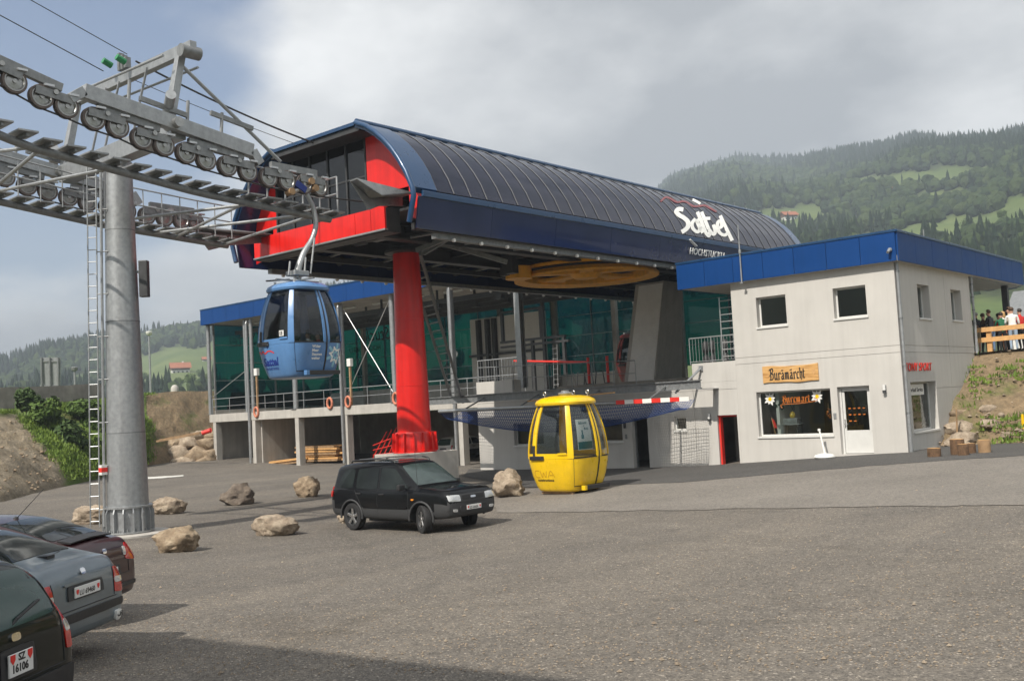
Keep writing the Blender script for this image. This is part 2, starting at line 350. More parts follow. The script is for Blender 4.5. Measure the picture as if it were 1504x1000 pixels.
# tyre-worn, dustier lanes across the gravel
_g = gt.nodes.new('ShaderNodeNewGeometry'); _mp = gt.nodes.new('ShaderNodeMapping'); _mp.inputs['Scale'].default_value = (.5, .09, 1); _mp.inputs['Rotation'].default_value = (0, 0, .5)
gt.links.new(_g.outputs['Position'], _mp.inputs[0]); _nn = noise_n(gt, 1.0, 5, .6, _mp.outputs[0]); _rr = ramp(gt, _nn.outputs['Fac'], [(.40, (.90,.90,.90)), (.62, (1.14,1.12,1.08))])
_m = mixc(gt, .8, gmul.outputs[0], _rr.outputs[0], 'MULTIPLY')
_n4 = noise_n(gt, .9, 7, .62); _r4 = ramp(gt, _n4.outputs['Fac'], [(.30, (.80,.80,.81)), (.42, (1,1,1)), (.62, (1,1,1)), (.74, (1.13,1.11,1.07))]); _m4 = mixc(gt, 1., _m.outputs[0], _r4.outputs[0], 'MULTIPLY')
_n5 = noise_n(gt, .23, 3, .5); _r5 = ramp(gt, _n5.outputs['Fac'], [(.66, (1,1,1)), (.72, (.80,.79,.78))]); _m5 = mixc(gt, 1., _m4.outputs[0], _r5.outputs[0], 'MULTIPLY'); 
_acc = _m5.outputs[0]
for _cx, _cy, _rad, _tone in ((-2,40,23.5,1.16),(-2,40,25.1,1.16),(-30,-2,21.,.86),(-30,-2,22.6,.86),(-48,40,31.,1.13),(-48,40,32.6,1.13),(6,-14,26.5,.88),(6,-14,28.1,.88)):
    _d = gt.nodes.new('ShaderNodeVectorMath'); _d.operation = 'DISTANCE'; gt.links.new(_g.outputs['Position'], _d.inputs[0]); _d.inputs[1].default_value = (_cx, _cy, .3)
    _s = gt.nodes.new('ShaderNodeMath'); _s.operation = 'SUBTRACT'; gt.links.new(_d.outputs['Value'], _s.inputs[0]); _s.inputs[1].default_value = _rad
    _a = gt.nodes.new('ShaderNodeMath'); _a.operation = 'ABSOLUTE'; gt.links.new(_s.outputs[0], _a.inputs[0])
    _w = gt.nodes.new('ShaderNodeMapRange'); _w.interpolation_type = 'SMOOTHSTEP'; gt.links.new(_a.outputs[0], _w.inputs['Value']); _w.inputs['From Min'].default_value = .05; _w.inputs['From Max'].default_value = .26; _w.inputs['To Min'].default_value = 1; _w.inputs['To Max'].default_value = 0
    _k = gt.nodes.new('ShaderNodeMath'); _k.operation = 'MULTIPLY'; gt.links.new(_w.outputs[0], _k.inputs[0]); _q = ramp(gt, _n4.outputs['Fac'], [(.38, (0,0,0)), (.6, (1,1,1))]); gt.links.new(_q.outputs[0], _k.inputs[1])
    _acc = mixc(gt, _k.outputs[0], _acc, mixc(gt, 1., _acc, (_tone, _tone, _tone*.99), 'MULTIPLY').outputs[0]).outputs[0]
gt.links.new(_acc, gb.inputs['Base Color'])
lot = struct(gridmesh('gravel_lot', np.arange(-90, 31, 1.), np.arange(-30, 75, 1.), lambda X, Y: gza(X, Y), gravel))
def strip_px(name, A, B, mat, lift, nu=60, nv=10):
    def samp(P, n):
        P = [Vector((a, b)) for a, b in P]; L = [0]
        for a, b in zip(P, P[1:]): L.append(L[-1]+(b-a).length)
        out = []
        for i in range(n+1):
            s = L[-1]*i/n; k = max(j for j in range(len(P)-1) if L[j] <= s+1e-9); out.append(P[k].lerp(P[k+1], (s-L[k])/max(1e-9, L[k+1]-L[k])))
        return out
    a = [gp(*q) for q in samp(A, nu)]; b = [gp(*q) for q in samp(B, nu)]; mb = MB(); vv = []
    for j in range(nv+1):
        for i in range(nu+1):
            p = a[i].lerp(b[i], j/nv); 
            if j in (0, nv): p = p + Vector((random.uniform(-.12,.12), random.uniform(-.12,.12), 0))
            vv.append((p.x, p.y, gz(p.x, p.y)+lift))
    n1 = nu+1
    mb.add(vv, [(j*n1+i, j*n1+i+1, (j+1)*n1+i+1, (j+1)*n1+i) for j in range(nv) for i in range(nu)])
    return struct(mb.build(name, mat, smooth=60))
asph, at_, am_, ab_ = m_gravel('worn_asphalt', (.212,.196,.176), (.86,.86,.86), (1.25,1.25,1.25), 60.)
asphd, _, _, _ = m_gravel('fresh_asphalt', (.085,.083,.080), (.7,.7,.7), (1.5,1.5,1.5), 60.)
strip_px('asphalt_apron', [(735,752),(800,752),(900,751),(1100,747),(1300,744),(1520,742),(1700,738),(2300,728)], [(690,715),(760,719),(900,711),(1000,707),(1100,698),(1300,681),(1520,666),(1700,660),(2300,650)], asph, .012)
strip_px('asphalt_strip', [(680,700),(760,716),(900,713),(1000,709),(1100,700),(1300,683),(1480,671),(1700,664),(2300,654)], [(690,689),(720,689),(850,689),(960,688),(1060,683),(1200,671),(1336,660),(1460,652),(1700,648),(2300,640)], asphd, .020)
paint = pm('road_paint', (.62,.61,.57), .7, 0, .15, 6)
strip_px('painted_line', [(205,704),(240,702),(272,699)], [(205,701.5),(240,699.5),(272,697.5)], paint, .012, 12, 1)
pad = MB(); pad.lathe([(1.12, -.3), (1.12, .02), (1.08, .03), (0, .03)], (TWR.x, TWR.y, TWR.z), 40); tag(pad.build('concrete_pad', M['concrete'], org=TWR, smooth=40), 'round pale concrete foundation pad under the grey lift pylon', 'pad')
# ------------------------------------------------------------------ banks
def m_bank(name, grass, earth, thr, w=.14, esc=1.):
    m, t, b = nt(name); n = noise_n(t, .55, 7, .62); n2 = noise_n(t, 5.5*esc, 6, .7); n3 = noise_n(t, 1.6, 5, .6)
    ge = ramp(t, n2.outputs['Fac'], [(.3, sc(grass,.55)), (.7, sc(grass,1.35))]); ee = ramp(t, n2.outputs['Fac'], [(.3, sc(earth,.62)), (.72, sc(earth,1.3))])
    f = ramp(t, n.outputs['Fac'], [(thr-w, (0,0,0)), (thr+w, (1,1,1))])
    mm = mixc(t, f.outputs[0], ge.outputs[0], ee.outputs[0]); e2 = ramp(t, n3.outputs['Fac'], [(.3, (.82,.84,.8)), (.7, (1.12,1.08,1.02))]); m2 = mixc(t, 1., mm.outputs[0], e2.outputs[0], 'MULTIPLY')
    t.links.new(m2.outputs[0], b.inputs['Base Color']); b.inputs['Roughness'].default_value = .95; bump(t, b, n2.outputs['Fac'], .9, .12); return m
M['grassbank'] = m_bank('bank_grass', (.10,.17,.025), (.19,.15,.075), .60)
M['earthbank'] = m_bank('bank_earth', (.10,.13,.03), (.235,.175,.11), .36, .08)
M['scree'] = m_bank('scree_face', (.12,.11,.05), (.25,.215,.165), .36, .06, 2.)
M['gravelbank'] = pm('pale_gravel', (.36,.335,.30), .95, 0, .3, 7, .8, 18)
BANKPTS = []
def bank(name, bot, top, mat, nu=70, nv=26, amp=.22, prof=None, keep=False):
    """loft between two world polylines; prof(t) bends the slope"""
    def samp(P, n):
        P = [Vector(p) for p in P]; L = [0]
        for a, b in zip(P, P[1:]): L.append(L[-1]+(b-a).length)
        out = []
        for i in range(n+1):
            s = L[-1]*i/n; k = max(j for j in range(len(P)-1) if L[j] <= s+1e-9); out.append(P[k].lerp(P[k+1], (s-L[k])/max(1e-9, L[k+1]-L[k])))
        return out
    a, b = samp(bot, nu), samp(top, nu); vv = []
    for j in range(nv+1):
        t = j/nv; tz = prof(t) if prof else t
        for i in range(nu+1):
            p = a[i].lerp(b[i], t); p.z = a[i].z+(b[i].z-a[i].z)*tz
            e = math.sin(math.pi*min(1, max(0, t)))*.8+.2
            nn = mnoise.fractal(Vector((p.x*.35, p.y*.35, p.z*.35)), .8, 2.1, 6)+.12*mnoise.noise(p*2.3)
            p += Vector((nn*.5, -nn*.5, nn*.8))*amp*e*2
            vv.append(p)
            if keep: BANKPTS.append((p.copy(), t))
    n1 = nu+1; mb = MB().add(vv, [(j*n1+i, j*n1+i+1, (j+1)*n1+i+1, (j+1)*n1+i) for j in range(nv) for i in range(nu)])
    return struct(mb.build(name, mat, smooth=70))
def lift(p, dz): return Vector((p.x, p.y, p.z+dz))
lb = [lift(gp(-260,830),-.3), lift(gp(-120,770),-.2), lift(gp(0,738),-.1), lift(gp(60,722),-.1), lift(gp(140,704),-.1), lift(gp(215,684),-.1), lift(gp(262,677),-.1), lift(gp(318,671),-.1)]
lt = [atD(-260,612,50), atD(-120,605,55), atD(0,598,60), atD(60,596,62.5), atD(140,590,66), atD(215,578,70.5), atD(262,575,73), atD(340,574,78)]
gbk = bank('grass_bank', lb[:6], lt[:6], M['grassbank'], 120, 50, .35, lambda t: t**.8, True)
# bare eroded cut in the slope at the far left
def bare(p):
    u, w = proj(p); edge = 604+max(0, u-20)*1.15+8*mnoise.noise(Vector((u*.06, w*.06, 0)))+5*mnoise.noise(Vector((u*.2, w*.2, 3)))
    return max(0., min(1., (w-edge)/10+.5))*max(0., min(1., (100+10*mnoise.noise(Vector((w*.08, 1, 2)))-u)/12))
_ba = gbk.data.attributes.new('bare', 'FLOAT', 'POINT'); _ba.data.foreach_set('value', np.array([bare(v.co) for v in gbk.data.vertices], dtype=np.float32))
_t = M['grassbank'].node_tree; _bs = [n for n in _t.nodes if n.type == 'BSDF_PRINCIPLED'][0]; _old = _bs.inputs['Base Color'].links[0].from_socket
_at = _t.nodes.new('ShaderNodeAttribute'); _at.attribute_name = 'bare'; _nA = noise_n(_t, 1.1, 7, .7); _nB = noise_n(_t, 7., 6, .75)
_e1 = ramp(_t, _nA.outputs['Fac'], [(.28, (.10,.075,.035)), (.45, (.20,.165,.115)), (.7, (.29,.245,.185))]); _e2 = ramp(_t, _nB.outputs['Fac'], [(.3, (.55,.55,.55)), (.7, (1.3,1.28,1.22))]); _e3 = mixc(_t, 1., _e1.outputs[0], _e2.outputs[0], 'MULTIPLY'); _e4 = mixc(_t, _at.outputs['Fac'], _old, _e3.outputs[0]); _t.links.new(_e4.outputs[0], _bs.inputs['Base Color'])
bank('earth_bank', lb[5:], lt[5:], M['earthbank'], 40, 26, .2, lambda t: t**.85)
tb = [atD(-260,615,50), atD(0,600,60), atD(140,592,66), atD(215,580,70.5), atD(340,576,78)]
bank('bank_top', tb, [Vector((-175,60,5.2)), Vector((-160,95,4.6)), Vector((-140,115,4.2)), Vector((-125,130,4.2)), Vector((-100,140,4.2))], M['grassbank'], 60, 10, .15)
# right bank beside the shop house
rb_b = [Vector((-13.6,37.2,.7)), Vector((-11.5,37.9,.78)), Vector((-8.5,37.9,.85)), Vector((-3,37.8,.95)), Vector((6,38.5,1.1)), Vector((20,40,1.3))]
rb_t = [Vector((-13.6,42.4,4.12)), Vector((-11.5,42.9,4.2)), Vector((-8.5,43.2,4.2)), Vector((-3,43.4,4.22)), Vector((6,44,4.25)), Vector((20,46,4.3))]
bank('side_bank', rb_b, rb_t, M['earthbank'], 80, 34, .2, lambda t: t**1.05)
bank('gravel_terrace', [lift(p, .03)-Vector((0,.15,0)) for p in rb_t], [p+Vector((0,14,.15)) for p in rb_t], M['gravelbank'], 60, 20, .05)
# ------------------------------------------------------------------ far terrain
RIDGE = [(-1500,600),(-700,596),(-300,580),(-100,562),(0,546),(60,523),(130,511),(200,503),(290,486),(340,478),(400,460),(500,438),(600,424),(750,404),(850,380),(920,335),(985,268),(1080,240),(1160,244),(1240,234),(1300,226),(1340,213),(1400,216),(1440,213),(1504,203),(1650,192),(1900,230),(2600,330)]
RIDR = [(-1500,700),(0,950),(290,900),(750,900),(920,1700),(1080,1500),(1250,1250),(1504,950),(2600,800)]
def itp(T, x): return np.interp(x, [a for a, b in T], [b for a, b in T])
def px2az(x): return YAW-np.arctan((np.asarray(x, float)-752)/FPX)
_pxs = np.concatenate([np.linspace(-1500, -250, 25), np.linspace(-240, 1900, 240), np.linspace(1920, 2600, 14)])
def ridge_dir(px):
    y = itp(RIDGE, px); d = np.array([FW[i]+RT[i]*((px-752)/FPX)-UP[i]*((y-500)/FPX) for i in range(3)]); h = np.hypot(d[0], d[1]); return d[2]/h, np.arctan2(d[1], d[0])
_fx, _fa = None, None
def terr(px, s):
    """terrain point: px = azimuth as photo column, s = 0 valley .. 1 ridge .. 1.35 behind it"""
    el, az = ridge_dir(px); Rr = itp(RIDR, px); R0 = np.where(np.asarray(px) < 880, 150., 120.)
    R = R0+(Rr-R0)*s; zr = 3+el*Rr
    pr = np.where(s < 1, np.maximum(s, 0)**np.where(np.asarray(px) < 900, 1.25, 1.12), 1-(s-1)*.5)
    x, y = R*np.cos(az), R*np.sin(az)
    bumpz = 10*np.sin(x*.011+1.3)*np.cos(y*.013)+5*np.sin(x*.034+y*.021)+2.2*np.sin(y*.09+x*.05)
    z0 = np.where(np.asarray(px) < 880, -6., -2.)
    z = z0+(zr-z0)*pr+bumpz*np.clip(s*2.2, 0, 1)*np.clip((1.02-s)*5, 0.15, 1)*.8
    return x, y, z
MEAD = [(1165,322,58,20),(1430,333,110,19),(1310,352,60,14),(1090,372,80,14),(1395,288,55,10),(1360,262,120,12),(1280,268,60,8),(1180,405,90,18),(1500,300,30,14),(250,535,70,26),(290,520,60,10),(200,548,60,20),(240,565,130,16),(120,555,40,6),(430,530,200,46),(600,515,180,46),(740,500,120,30),(380,500,60,8),(1040,540,60,40),(1440,456,90,14)]
def meadow(x, y, z):
    d0, d1, d2 = x, y, z-3.0
    dep = d0*FW.x+d1*FW.y+d2*FW.z; u = 752+FPX*(d0*RT.x+d1*RT.y+d2*RT.z)/dep; w = 500-FPX*(d0*UP.x+d1*UP.y+d2*UP.z)/dep
    m = np.zeros_like(u)
    wob = .35*np.sin(u*.11+w*.07)+.25*np.sin(u*.05-w*.23)+.2*np.sin(u*.31+w*.4)
    for a, b, p, q in MEAD:
        sl = -.10 if a > 900 else -.05
        m = np.maximum(m, 1.35-np.sqrt(((u-a)/p)**2+((w-b-(u-a)*sl)/q)**2)+wob*.35)
    return m, u, w
_ss = np.concatenate([np.linspace(0, 1, 70), np.linspace(1.03, 1.4, 8)])
PXG, SG = np.meshgrid(_pxs, _ss); TX, TY, TZ = terr(PXG, SG)
MDW, _, _ = meadow(TX, TY, TZ)
me = bpy.data.meshes.new('far_hills'); vv = np.stack([TX, TY, TZ], -1).reshape(-1, 3)
_I = np.arange(vv.shape[0]).reshape(TX.shape); ff = np.stack([_I[:-1, :-1], _I[:-1, 1:], _I[1:, 1:], _I[1:, :-1]], -1).reshape(-1, 4)
me.from_pydata(vv.tolist(), [], ff.tolist())
ca = me.attributes.new('meadow', 'FLOAT', 'POINT'); ca.data.foreach_set('value', np.clip(MDW*1.6, 0, 1).reshape(-1).astype(np.float32))
def m_hill():
    m, t, b = nt('hillside'); a = t.nodes.new('ShaderNodeAttribute'); a.attribute_name = 'meadow'
    n = noise_n(t, .02, 6, .6); n2 = noise_n(t, .22, 5, .65)
    g1 = ramp(t, n.outputs['Fac'], [(.35, (.07,.11,.028)), (.65, (.12,.155,.045))]); g2 = ramp(t, n2.outputs['Fac'], [(.3, (.020,.035,.012)), (.7, (.045,.06,.02))])
    mm = mixc(t, a.outputs['Fac'], g2.outputs[0], g1.outputs[0]); n3 = ramp(t, n2.outputs['Fac'], [(.3, (.86,.88,.85)), (.7, (1.1,1.08,1.05))]); m2 = mixc(t, 1., mm.outputs[0], n3.outputs[0], 'MULTIPLY')
    t.links.new(m2.outputs[0], b.inputs['Base Color']); b.inputs['Roughness'].default_value = 1.; return m
M['hill'] = m_hill(); struct(obj('far_hills', me, M['hill'], smooth=80))
# unseen hill ring added behind the viewpoint to cut sky fill and reflections
_az = np.linspace(px2az(-1500), px2az(2600)+2*math.pi, 90); _sr = np.linspace(0, 1.3, 14); AZ, SR = np.meshgrid(_az, _sr); RR = 260+560*SR; HZ = -6+(150+35*np.sin(AZ*5)+18*np.sin(AZ*13+1))*np.where(SR < 1, SR**1.2, 1-(SR-1)*.6)
me = bpy.data.meshes.new('fill_blocking_hills'); _v2 = np.stack([RR*np.cos(AZ), RR*np.sin(AZ), HZ], -1).reshape(-1, 3); _I = np.arange(_v2.shape[0]).reshape(AZ.shape); me.from_pydata(_v2.tolist(), [], np.stack([_I[:-1, :-1], _I[:-1, 1:], _I[1:, 1:], _I[1:, :-1]], -1).reshape(-1, 4).tolist()); struct(obj('fill_blocking_hills', me, M['hill'], smooth=80))
# valley floor between the lot and the hills, reaching the horizon
def vz(X, Y):
    R = np.hypot(X, Y); return np.where(R < 95, -1.2, -1.2-np.clip((R-95)/60, 0, 1)*6.0)
vg = np.concatenate([np.linspace(-2100, -260, 14), np.linspace(-240, 240, 61), np.linspace(260, 2100, 14)])
M['valley'] = m_bank('valley_meadow', (.10,.145,.035), (.15,.15,.06), .62, .2, .05); struct(gridmesh('valley_floor', vg, vg, vz, M['valley']))
# forest: one mass of conifers and broadleaf crowns
def forest(name, npts, seed, cond):
    r = np.random.default_rng(seed); verts = []; faces = []; cols = []; off = 0
    px = r.uniform(-260, 1660, npts*4); s = r.uniform(0.03, 1.0, npts*4)**.6; s = np.where(r.random(npts*4) < .12, r.uniform(.95, 1.03, npts*4), s)
    x, y, z = terr(px, s); md, u, w = meadow(x, y, z)
    clump = np.sin(x*.045+np.sin(y*.03)*2)*np.cos(y*.05+1)+.5*np.sin(x*.13)*np.sin(y*.11)
    keep = (md < .42) & (clump > -1.05) & cond(u, w, s)
    idx = np.nonzero(keep)[0][:npts]
    ico = bmesh.new(); bmesh.ops.create_icosphere(ico, subdivisions=2, radius=1); iv = np.array([v.co[:] for v in ico.verts]); ifc = np.array([[v.index for v in f.verts] for f in ico.faces]); ico.free()
    for i in idx:
        R = math.hypot(x[i], y[i]); conif = (math.sin(x[i]*.02+y[i]*.015)+r.normal()*.55) > -.15
        k = min(1.25, .35+R/1400)
        if conif:
            H = r.uniform(9, 17)*k; W = H*r.uniform(.17, .24); n = 7; a0 = r.random()*6; vs = []; fs = []
            for lv, (zb, zt, wf) in enumerate(((.06,.46,1.), (.28,.68,.78), (.5,.86,.54), (.7,1.,.32))):
                o = len(vs)
                for q in range(n):
                    t = a0+lv*.5+2*math.pi*q/n; wr = W*wf*r.uniform(.68, 1.25); vs.append((math.cos(t)*wr, math.sin(t)*wr, H*(zb+r.uniform(-.04, .04))))
                vs.append((r.normal()*.02*W, r.normal()*.02*W, H*zt)); fs += [(o+q, o+(q+1) % n, o+n) for q in range(n)]
            vs = np.array(vs); cval = r.uniform(.0, .45)
        else:
            H = r.uniform(6, 10.5)*k; W = H*r.uniform(.36, .52); d = 1+.36*np.array([mnoise.noise(Vector((*(q*2.3+i*3.7),))) for q in iv]) + r.uniform(-.13, .13, len(iv))
            vs = iv*d[:, None]*np.array([W, W, H*.5])+np.array([0, 0, H*.52]); fs = [tuple(q) for q in ifc]; cval = r.uniform(.4, 1.)
        verts.append(vs+np.array([x[i], y[i], z[i]-.4])); faces += [tuple(j+off for j in f) for f in fs]; off += len(vs); cols += [cval]*len(vs)
    me = bpy.data.meshes.new(name); me.from_pydata(np.concatenate(verts).tolist(), [], faces)
    ca = me.attributes.new('tone', 'FLOAT', 'POINT'); ca.data.foreach_set('value', np.array(cols, dtype=np.float32))
    return obj(name, me, M['forest'])
def m_forest():
    m, t, b = nt('forest_leaves'); a = t.nodes.new('ShaderNodeAttribute'); a.attribute_name = 'tone'
    r = ramp(t, a.outputs['Fac'], [(0, (.009,.021,.011)), (.45, (.017,.032,.014)), (.6, (.026,.046,.015)), (1, (.045,.066,.02))]); n = noise_n(t, .9, 4, .7); n3 = ramp(t, n.outputs['Fac'], [(.3, (.6,.6,.6)), (.7, (1.35,1.35,1.3))])
    m2 = mixc(t, 1., r.outputs[0], n3.outputs[0], 'MULTIPLY'); t.links.new(m2.outputs[0], b.inputs['Base Color']); b.inputs['Roughness'].default_value = .9; b.inputs['Specular IOR Level'].default_value = .2; return m
M['forest'] = m_forest()
tag(forest('mountain_forest', 13000, 3, lambda u, w, s: u > 860), 'dense mixed forest covering the hazy mountainside behind the shop', 'forest', kind='stuff')
tag(forest('valley_forest', 6000, 5, lambda u, w, s: (u <= 860) & (s > .18)), 'dark wooded hills across the valley behind the pylon', 'forest', kind='stuff')
# haze
hz = MB().bb((-2150,-2150,-9.5), (2150,2150,390)); hm = bpy.data.materials.new('valley_haze'); hm.use_nodes = True; hm.node_tree.nodes.clear()
_o = hm.node_tree.nodes.new('ShaderNodeOutputMaterial'); _v = hm.node_tree.nodes.new('ShaderNodeVolumePrincipled'); hm.node_tree.links.new(_v.outputs[0], _o.inputs['Volume'])
_v.inputs['Density'].default_value = .00066; _v.inputs['Color'].default_value = (.72,.83,.96,1); _v.inputs['Anisotropy'].default_value = .2
HAZE = hz.build('haze', hm); HAZE['kind'] = 'stuff'; HAZE['label'] = 'pale summer haze filling the valley air'; HAZE['category'] = 'haze'
# ------------------------------------------------------------------ lettering helpers
def text_mesh(name, txt, size, Mx, mat, parent=None, depth=.01, shear=0., bold=0., org=None, spc=1.):
    c = bpy.data.curves.new(name, 'FONT'); c.body = txt; c.size = size; c.extrude = depth/2; c.shear = shear; c.offset = bold; c.resolution_u = 3; c.space_character = spc
    t = bpy.data.objects.new(name, c); COL.objects.link(t); dg = bpy.context.evaluated_depsgraph_get(); me = bpy.data.meshes.new_from_object(t.evaluated_get(dg))
    bpy.data.objects.remove(t); bpy.data.curves.remove(c); me.materials.clear(); me.name = name; me.transform(Mx)
    if org is None: org = ORG.get(parent.name, Vector((0,0,0))) if parent is not None else Vector((0,0,0))
    me.transform(Matrix.Translation(-Vector(org))); return obj(name, me, mat, parent, org=org)
def frame3(o, x, y):
    x = Vector(x).normalized(); y = Vector(y); y = (y-x*y.dot(x)).normalized(); z = x.cross(y)
    m = Matrix((x, y, z)).transposed().to_4x4(); m.translation = o; return m
def catmull(P, n=6):
    P = [Vector(p) for p in P]; out = []
    for i in range(len(P)-1):
        a, b, c, d = P[max(i-1,0)], P[i], P[i+1], P[min(i+2,len(P)-1)]
        for k in range(n):
            t = k/n; out.append(.5*((2*b)+(c-a)*t+(2*a-5*b+4*c-d)*t*t+(3*b-a-3*c+d)*t**3))
    return out+[P[-1]]
def bvh_of(mb): return BVHTree.FromPolygons([Vector(v) for v in mb.v], mb.f, epsilon=0)
def ribbon_px(mb, strokes, bvh, wpx, off=.02):
    """lettering strokes laid on a real surface where the photograph shows them"""
    for S in strokes:
        w = wpx
        if isinstance(S, tuple): S, w = S
        P = catmull([(*q, 0) for q in S], 5); L = []; R_ = []
        for i, p in enumerate(P):
            d = (P[min(i+1,len(P)-1)]-P[max(i-1,0)]); d.normalize(); nrm = Vector((-d.y, d.x, 0))*w/2
            for Q, o in ((L, p+nrm), (R_, p-nrm)):
                h = bvh.ray_cast(CAM, ray(o.x, o.y).normalized())
                if h[0] is None: Q.append(None); continue
                n = h[1] if h[1].dot(CAM-h[0]) > 0 else -h[1]; Q.append((h[0]+n*off, n))
        for i in range(len(P)-1):
            q = [L[i], R_[i], R_[i+1], L[i+1]]
            if any(a is None for a in q): continue
            mb.hexa([a[0]-a[1]*off*.6 for a in q]+[a[0] for a in q])
# ------------------------------------------------------------------ wall helpers
class Plane:
    def __init__(s, O, U, N): s.O, s.U, s.N = Vector(O), Vector(U), Vector(N)
    def p(s, u, z, d=0): return Vector((s.O.x, s.O.y, 0))+s.U*u+s.N*d+Vector((0,0,z))
    def box(s, mb, u0, u1, z0, z1, d0, d1): mb.hexa([s.p(u0,z0,d0), s.p(u1,z0,d0), s.p(u1,z0,d1), s.p(u0,z0,d1), s.p(u0,z1,d0), s.p(u1,z1,d0), s.p(u1,z1,d1), s.p(u0,z1,d1)])
FR = Plane((0, YH, 0), (1,0,0), (0,-1,0))      # u = world X
SD = Plane((XC, 0, 0), (0,1,0), (1,0,0))       # u = world Y
def rectF(tl, br, Y=YH): a, b = atY(*tl, Y), atY(*br, Y); return (a.x, b.x, b.z, a.z)
def rectS(tl, br, X=XC): a, b = atX(*tl, X), atX(*br, X); return (a.y, b.y, b.z, a.z)
def cells(pl, mb, u0, u1, z0, z1, ops, d0, d1):
    us = sorted({u0, u1, *[min(max(q, u0), u1) for o in ops for q in o[:2]]}); zs = sorted({z0, z1, *[min(max(q, z0), z1) for o in ops for q in o[2:]]})
    for a, b in zip(us, us[1:]):
        for c, d in zip(zs, zs[1:]):
            if b-a < 1e-4 or d-c < 1e-4: continue
            m = ((a+b)/2, (c+d)/2)
            if any(o[0] < m[0] < o[1] and o[2] < m[1] < o[3] for o in ops): continue
            pl.box(mb, a, b, c, d, d0, d1)
def panel_wall(pl, parent, u, z, ops, useam, zseam, mat, thick=.32, gap=.014):
    us = [u[0], *useam, u[1]]; zs = [z[0], *zseam, z[1]]
    core = MB(); cells(pl, core, u[0], u[1], z[0], z[1], ops, -thick, -.03); core.build('wall', mat, parent)
    for a, b in zip(us, us[1:]):
        for c, d in zip(zs, zs[1:]):
            mb = MB(); cells(pl, mb, a+(gap/2 if a != u[0] else 0), b-(gap/2 if b != u[1] else 0), c+(gap/2 if c != z[0] else 0), d-(gap/2 if d != z[1] else 0), ops, -.03, 0)
            if mb.v: mb.build('wall_panel', mat, parent)
def window(pl, parent, r, sill=True, fw=.06, depth=.24, glass='glass', name='window', split=None, fmat='frame'):
    u0, u1, z0, z1 = r; mb = MB()
    for a, b, c, d in ((u0,u0+fw,z0,z1), (u1-fw,u1,z0,z1), (u0+fw,u1-fw,z0,z0+fw), (u0+fw,u1-fw,z1-fw,z1)): pl.box(mb, a, b, c, d, -depth-.06, -depth)
    w = mb.build(name, M[fmat], parent, bevel=.004)
    mb = MB(); pl.box(mb, u0+fw, u1-fw, z0+fw, z1-fw, -depth-.038, -depth-.030); mb.build('pane', M[glass], w)
    if sill: mb = MB(); pl.box(mb, u0-.04, u1+.04, z0-.07, z0-.002, -depth, .045); mb.build('sill', M['frame'], w, bevel=.006)
    return w
# ------------------------------------------------------------------ shop house
HO = Vector((XC, YH, .8)); house = thing('shop_house', 'two-storey pale grey rendered house with deep blue roof fascia', 'building', HO)
uL, uR = -18.98, XC; z0, zS1, zS2, zW = -.4, 4.18, 4.42, 7.25
w1, w2 = rectF((1109.8,437.5),(1156.3,476.5)), rectF((1222.5,424),(1274,463.5))
ws, wd = rectF((1110.5,576),(1224,638.5)), rectF((1229,568.4),(1284,666.5))
rd = rectF((1053,610),(1087.4,684))
panel_wall(FR, house, (uL, uR), (z0, zW), [w1, w2, ws, wd, rd], [], [zS1, zS2], M['wall'])
s1, s2, s3 = rectS((1346.4,417),(1367.6,468)), rectS((1395.5,424.5),(1414.2,471)), rectS((1337,561),(1379.9,629))
YSB = 42.6
panel_wall(SD, house, (YH+.33, YSB), (z0, zW), [s1, s2, s3], [39.6], [2.9, zS1, zS2], M['wall'])
mb = MB(); mb.bb((uL, YSB-.3, z0), (uR-.33, YSB, zW)); mb.bb((uL, YH+.33, zS1), (uL+.3, YSB-.3, zW)); mb.build('rear_wall', M['wall'], house)
mb = MB(); mb.bb((uL+.31, YH+.34, 4.2), (uR-.34, YSB-.31, 4.45)); mb.build('floor_slab', M['concrete'], house)
mb = MB(); mb.bb((uL-2.0, YH-.22, 7.25), (XC+.22, 49.4, 7.45)); mb.build('roof_slab', M['concrete'], house)
for r in (w1, w2): window(FR, house, r)
for r in (s1, s2): window(SD, house, r, fw=.05, depth=.26)
window(SD, house, s3, depth=.27); window(FR, house, ws, depth=.2)
# dark room lining so the shop reads deep behind its glass
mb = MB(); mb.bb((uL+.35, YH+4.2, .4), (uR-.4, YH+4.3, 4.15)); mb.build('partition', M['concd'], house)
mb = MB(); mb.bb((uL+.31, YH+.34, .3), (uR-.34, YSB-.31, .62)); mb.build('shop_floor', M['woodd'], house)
mb = MB(); mb.bb((-17.62, YH+.34, .4), (-17.5, YH+4.2, 4.15)); mb.build('partition', M['wall'], house)
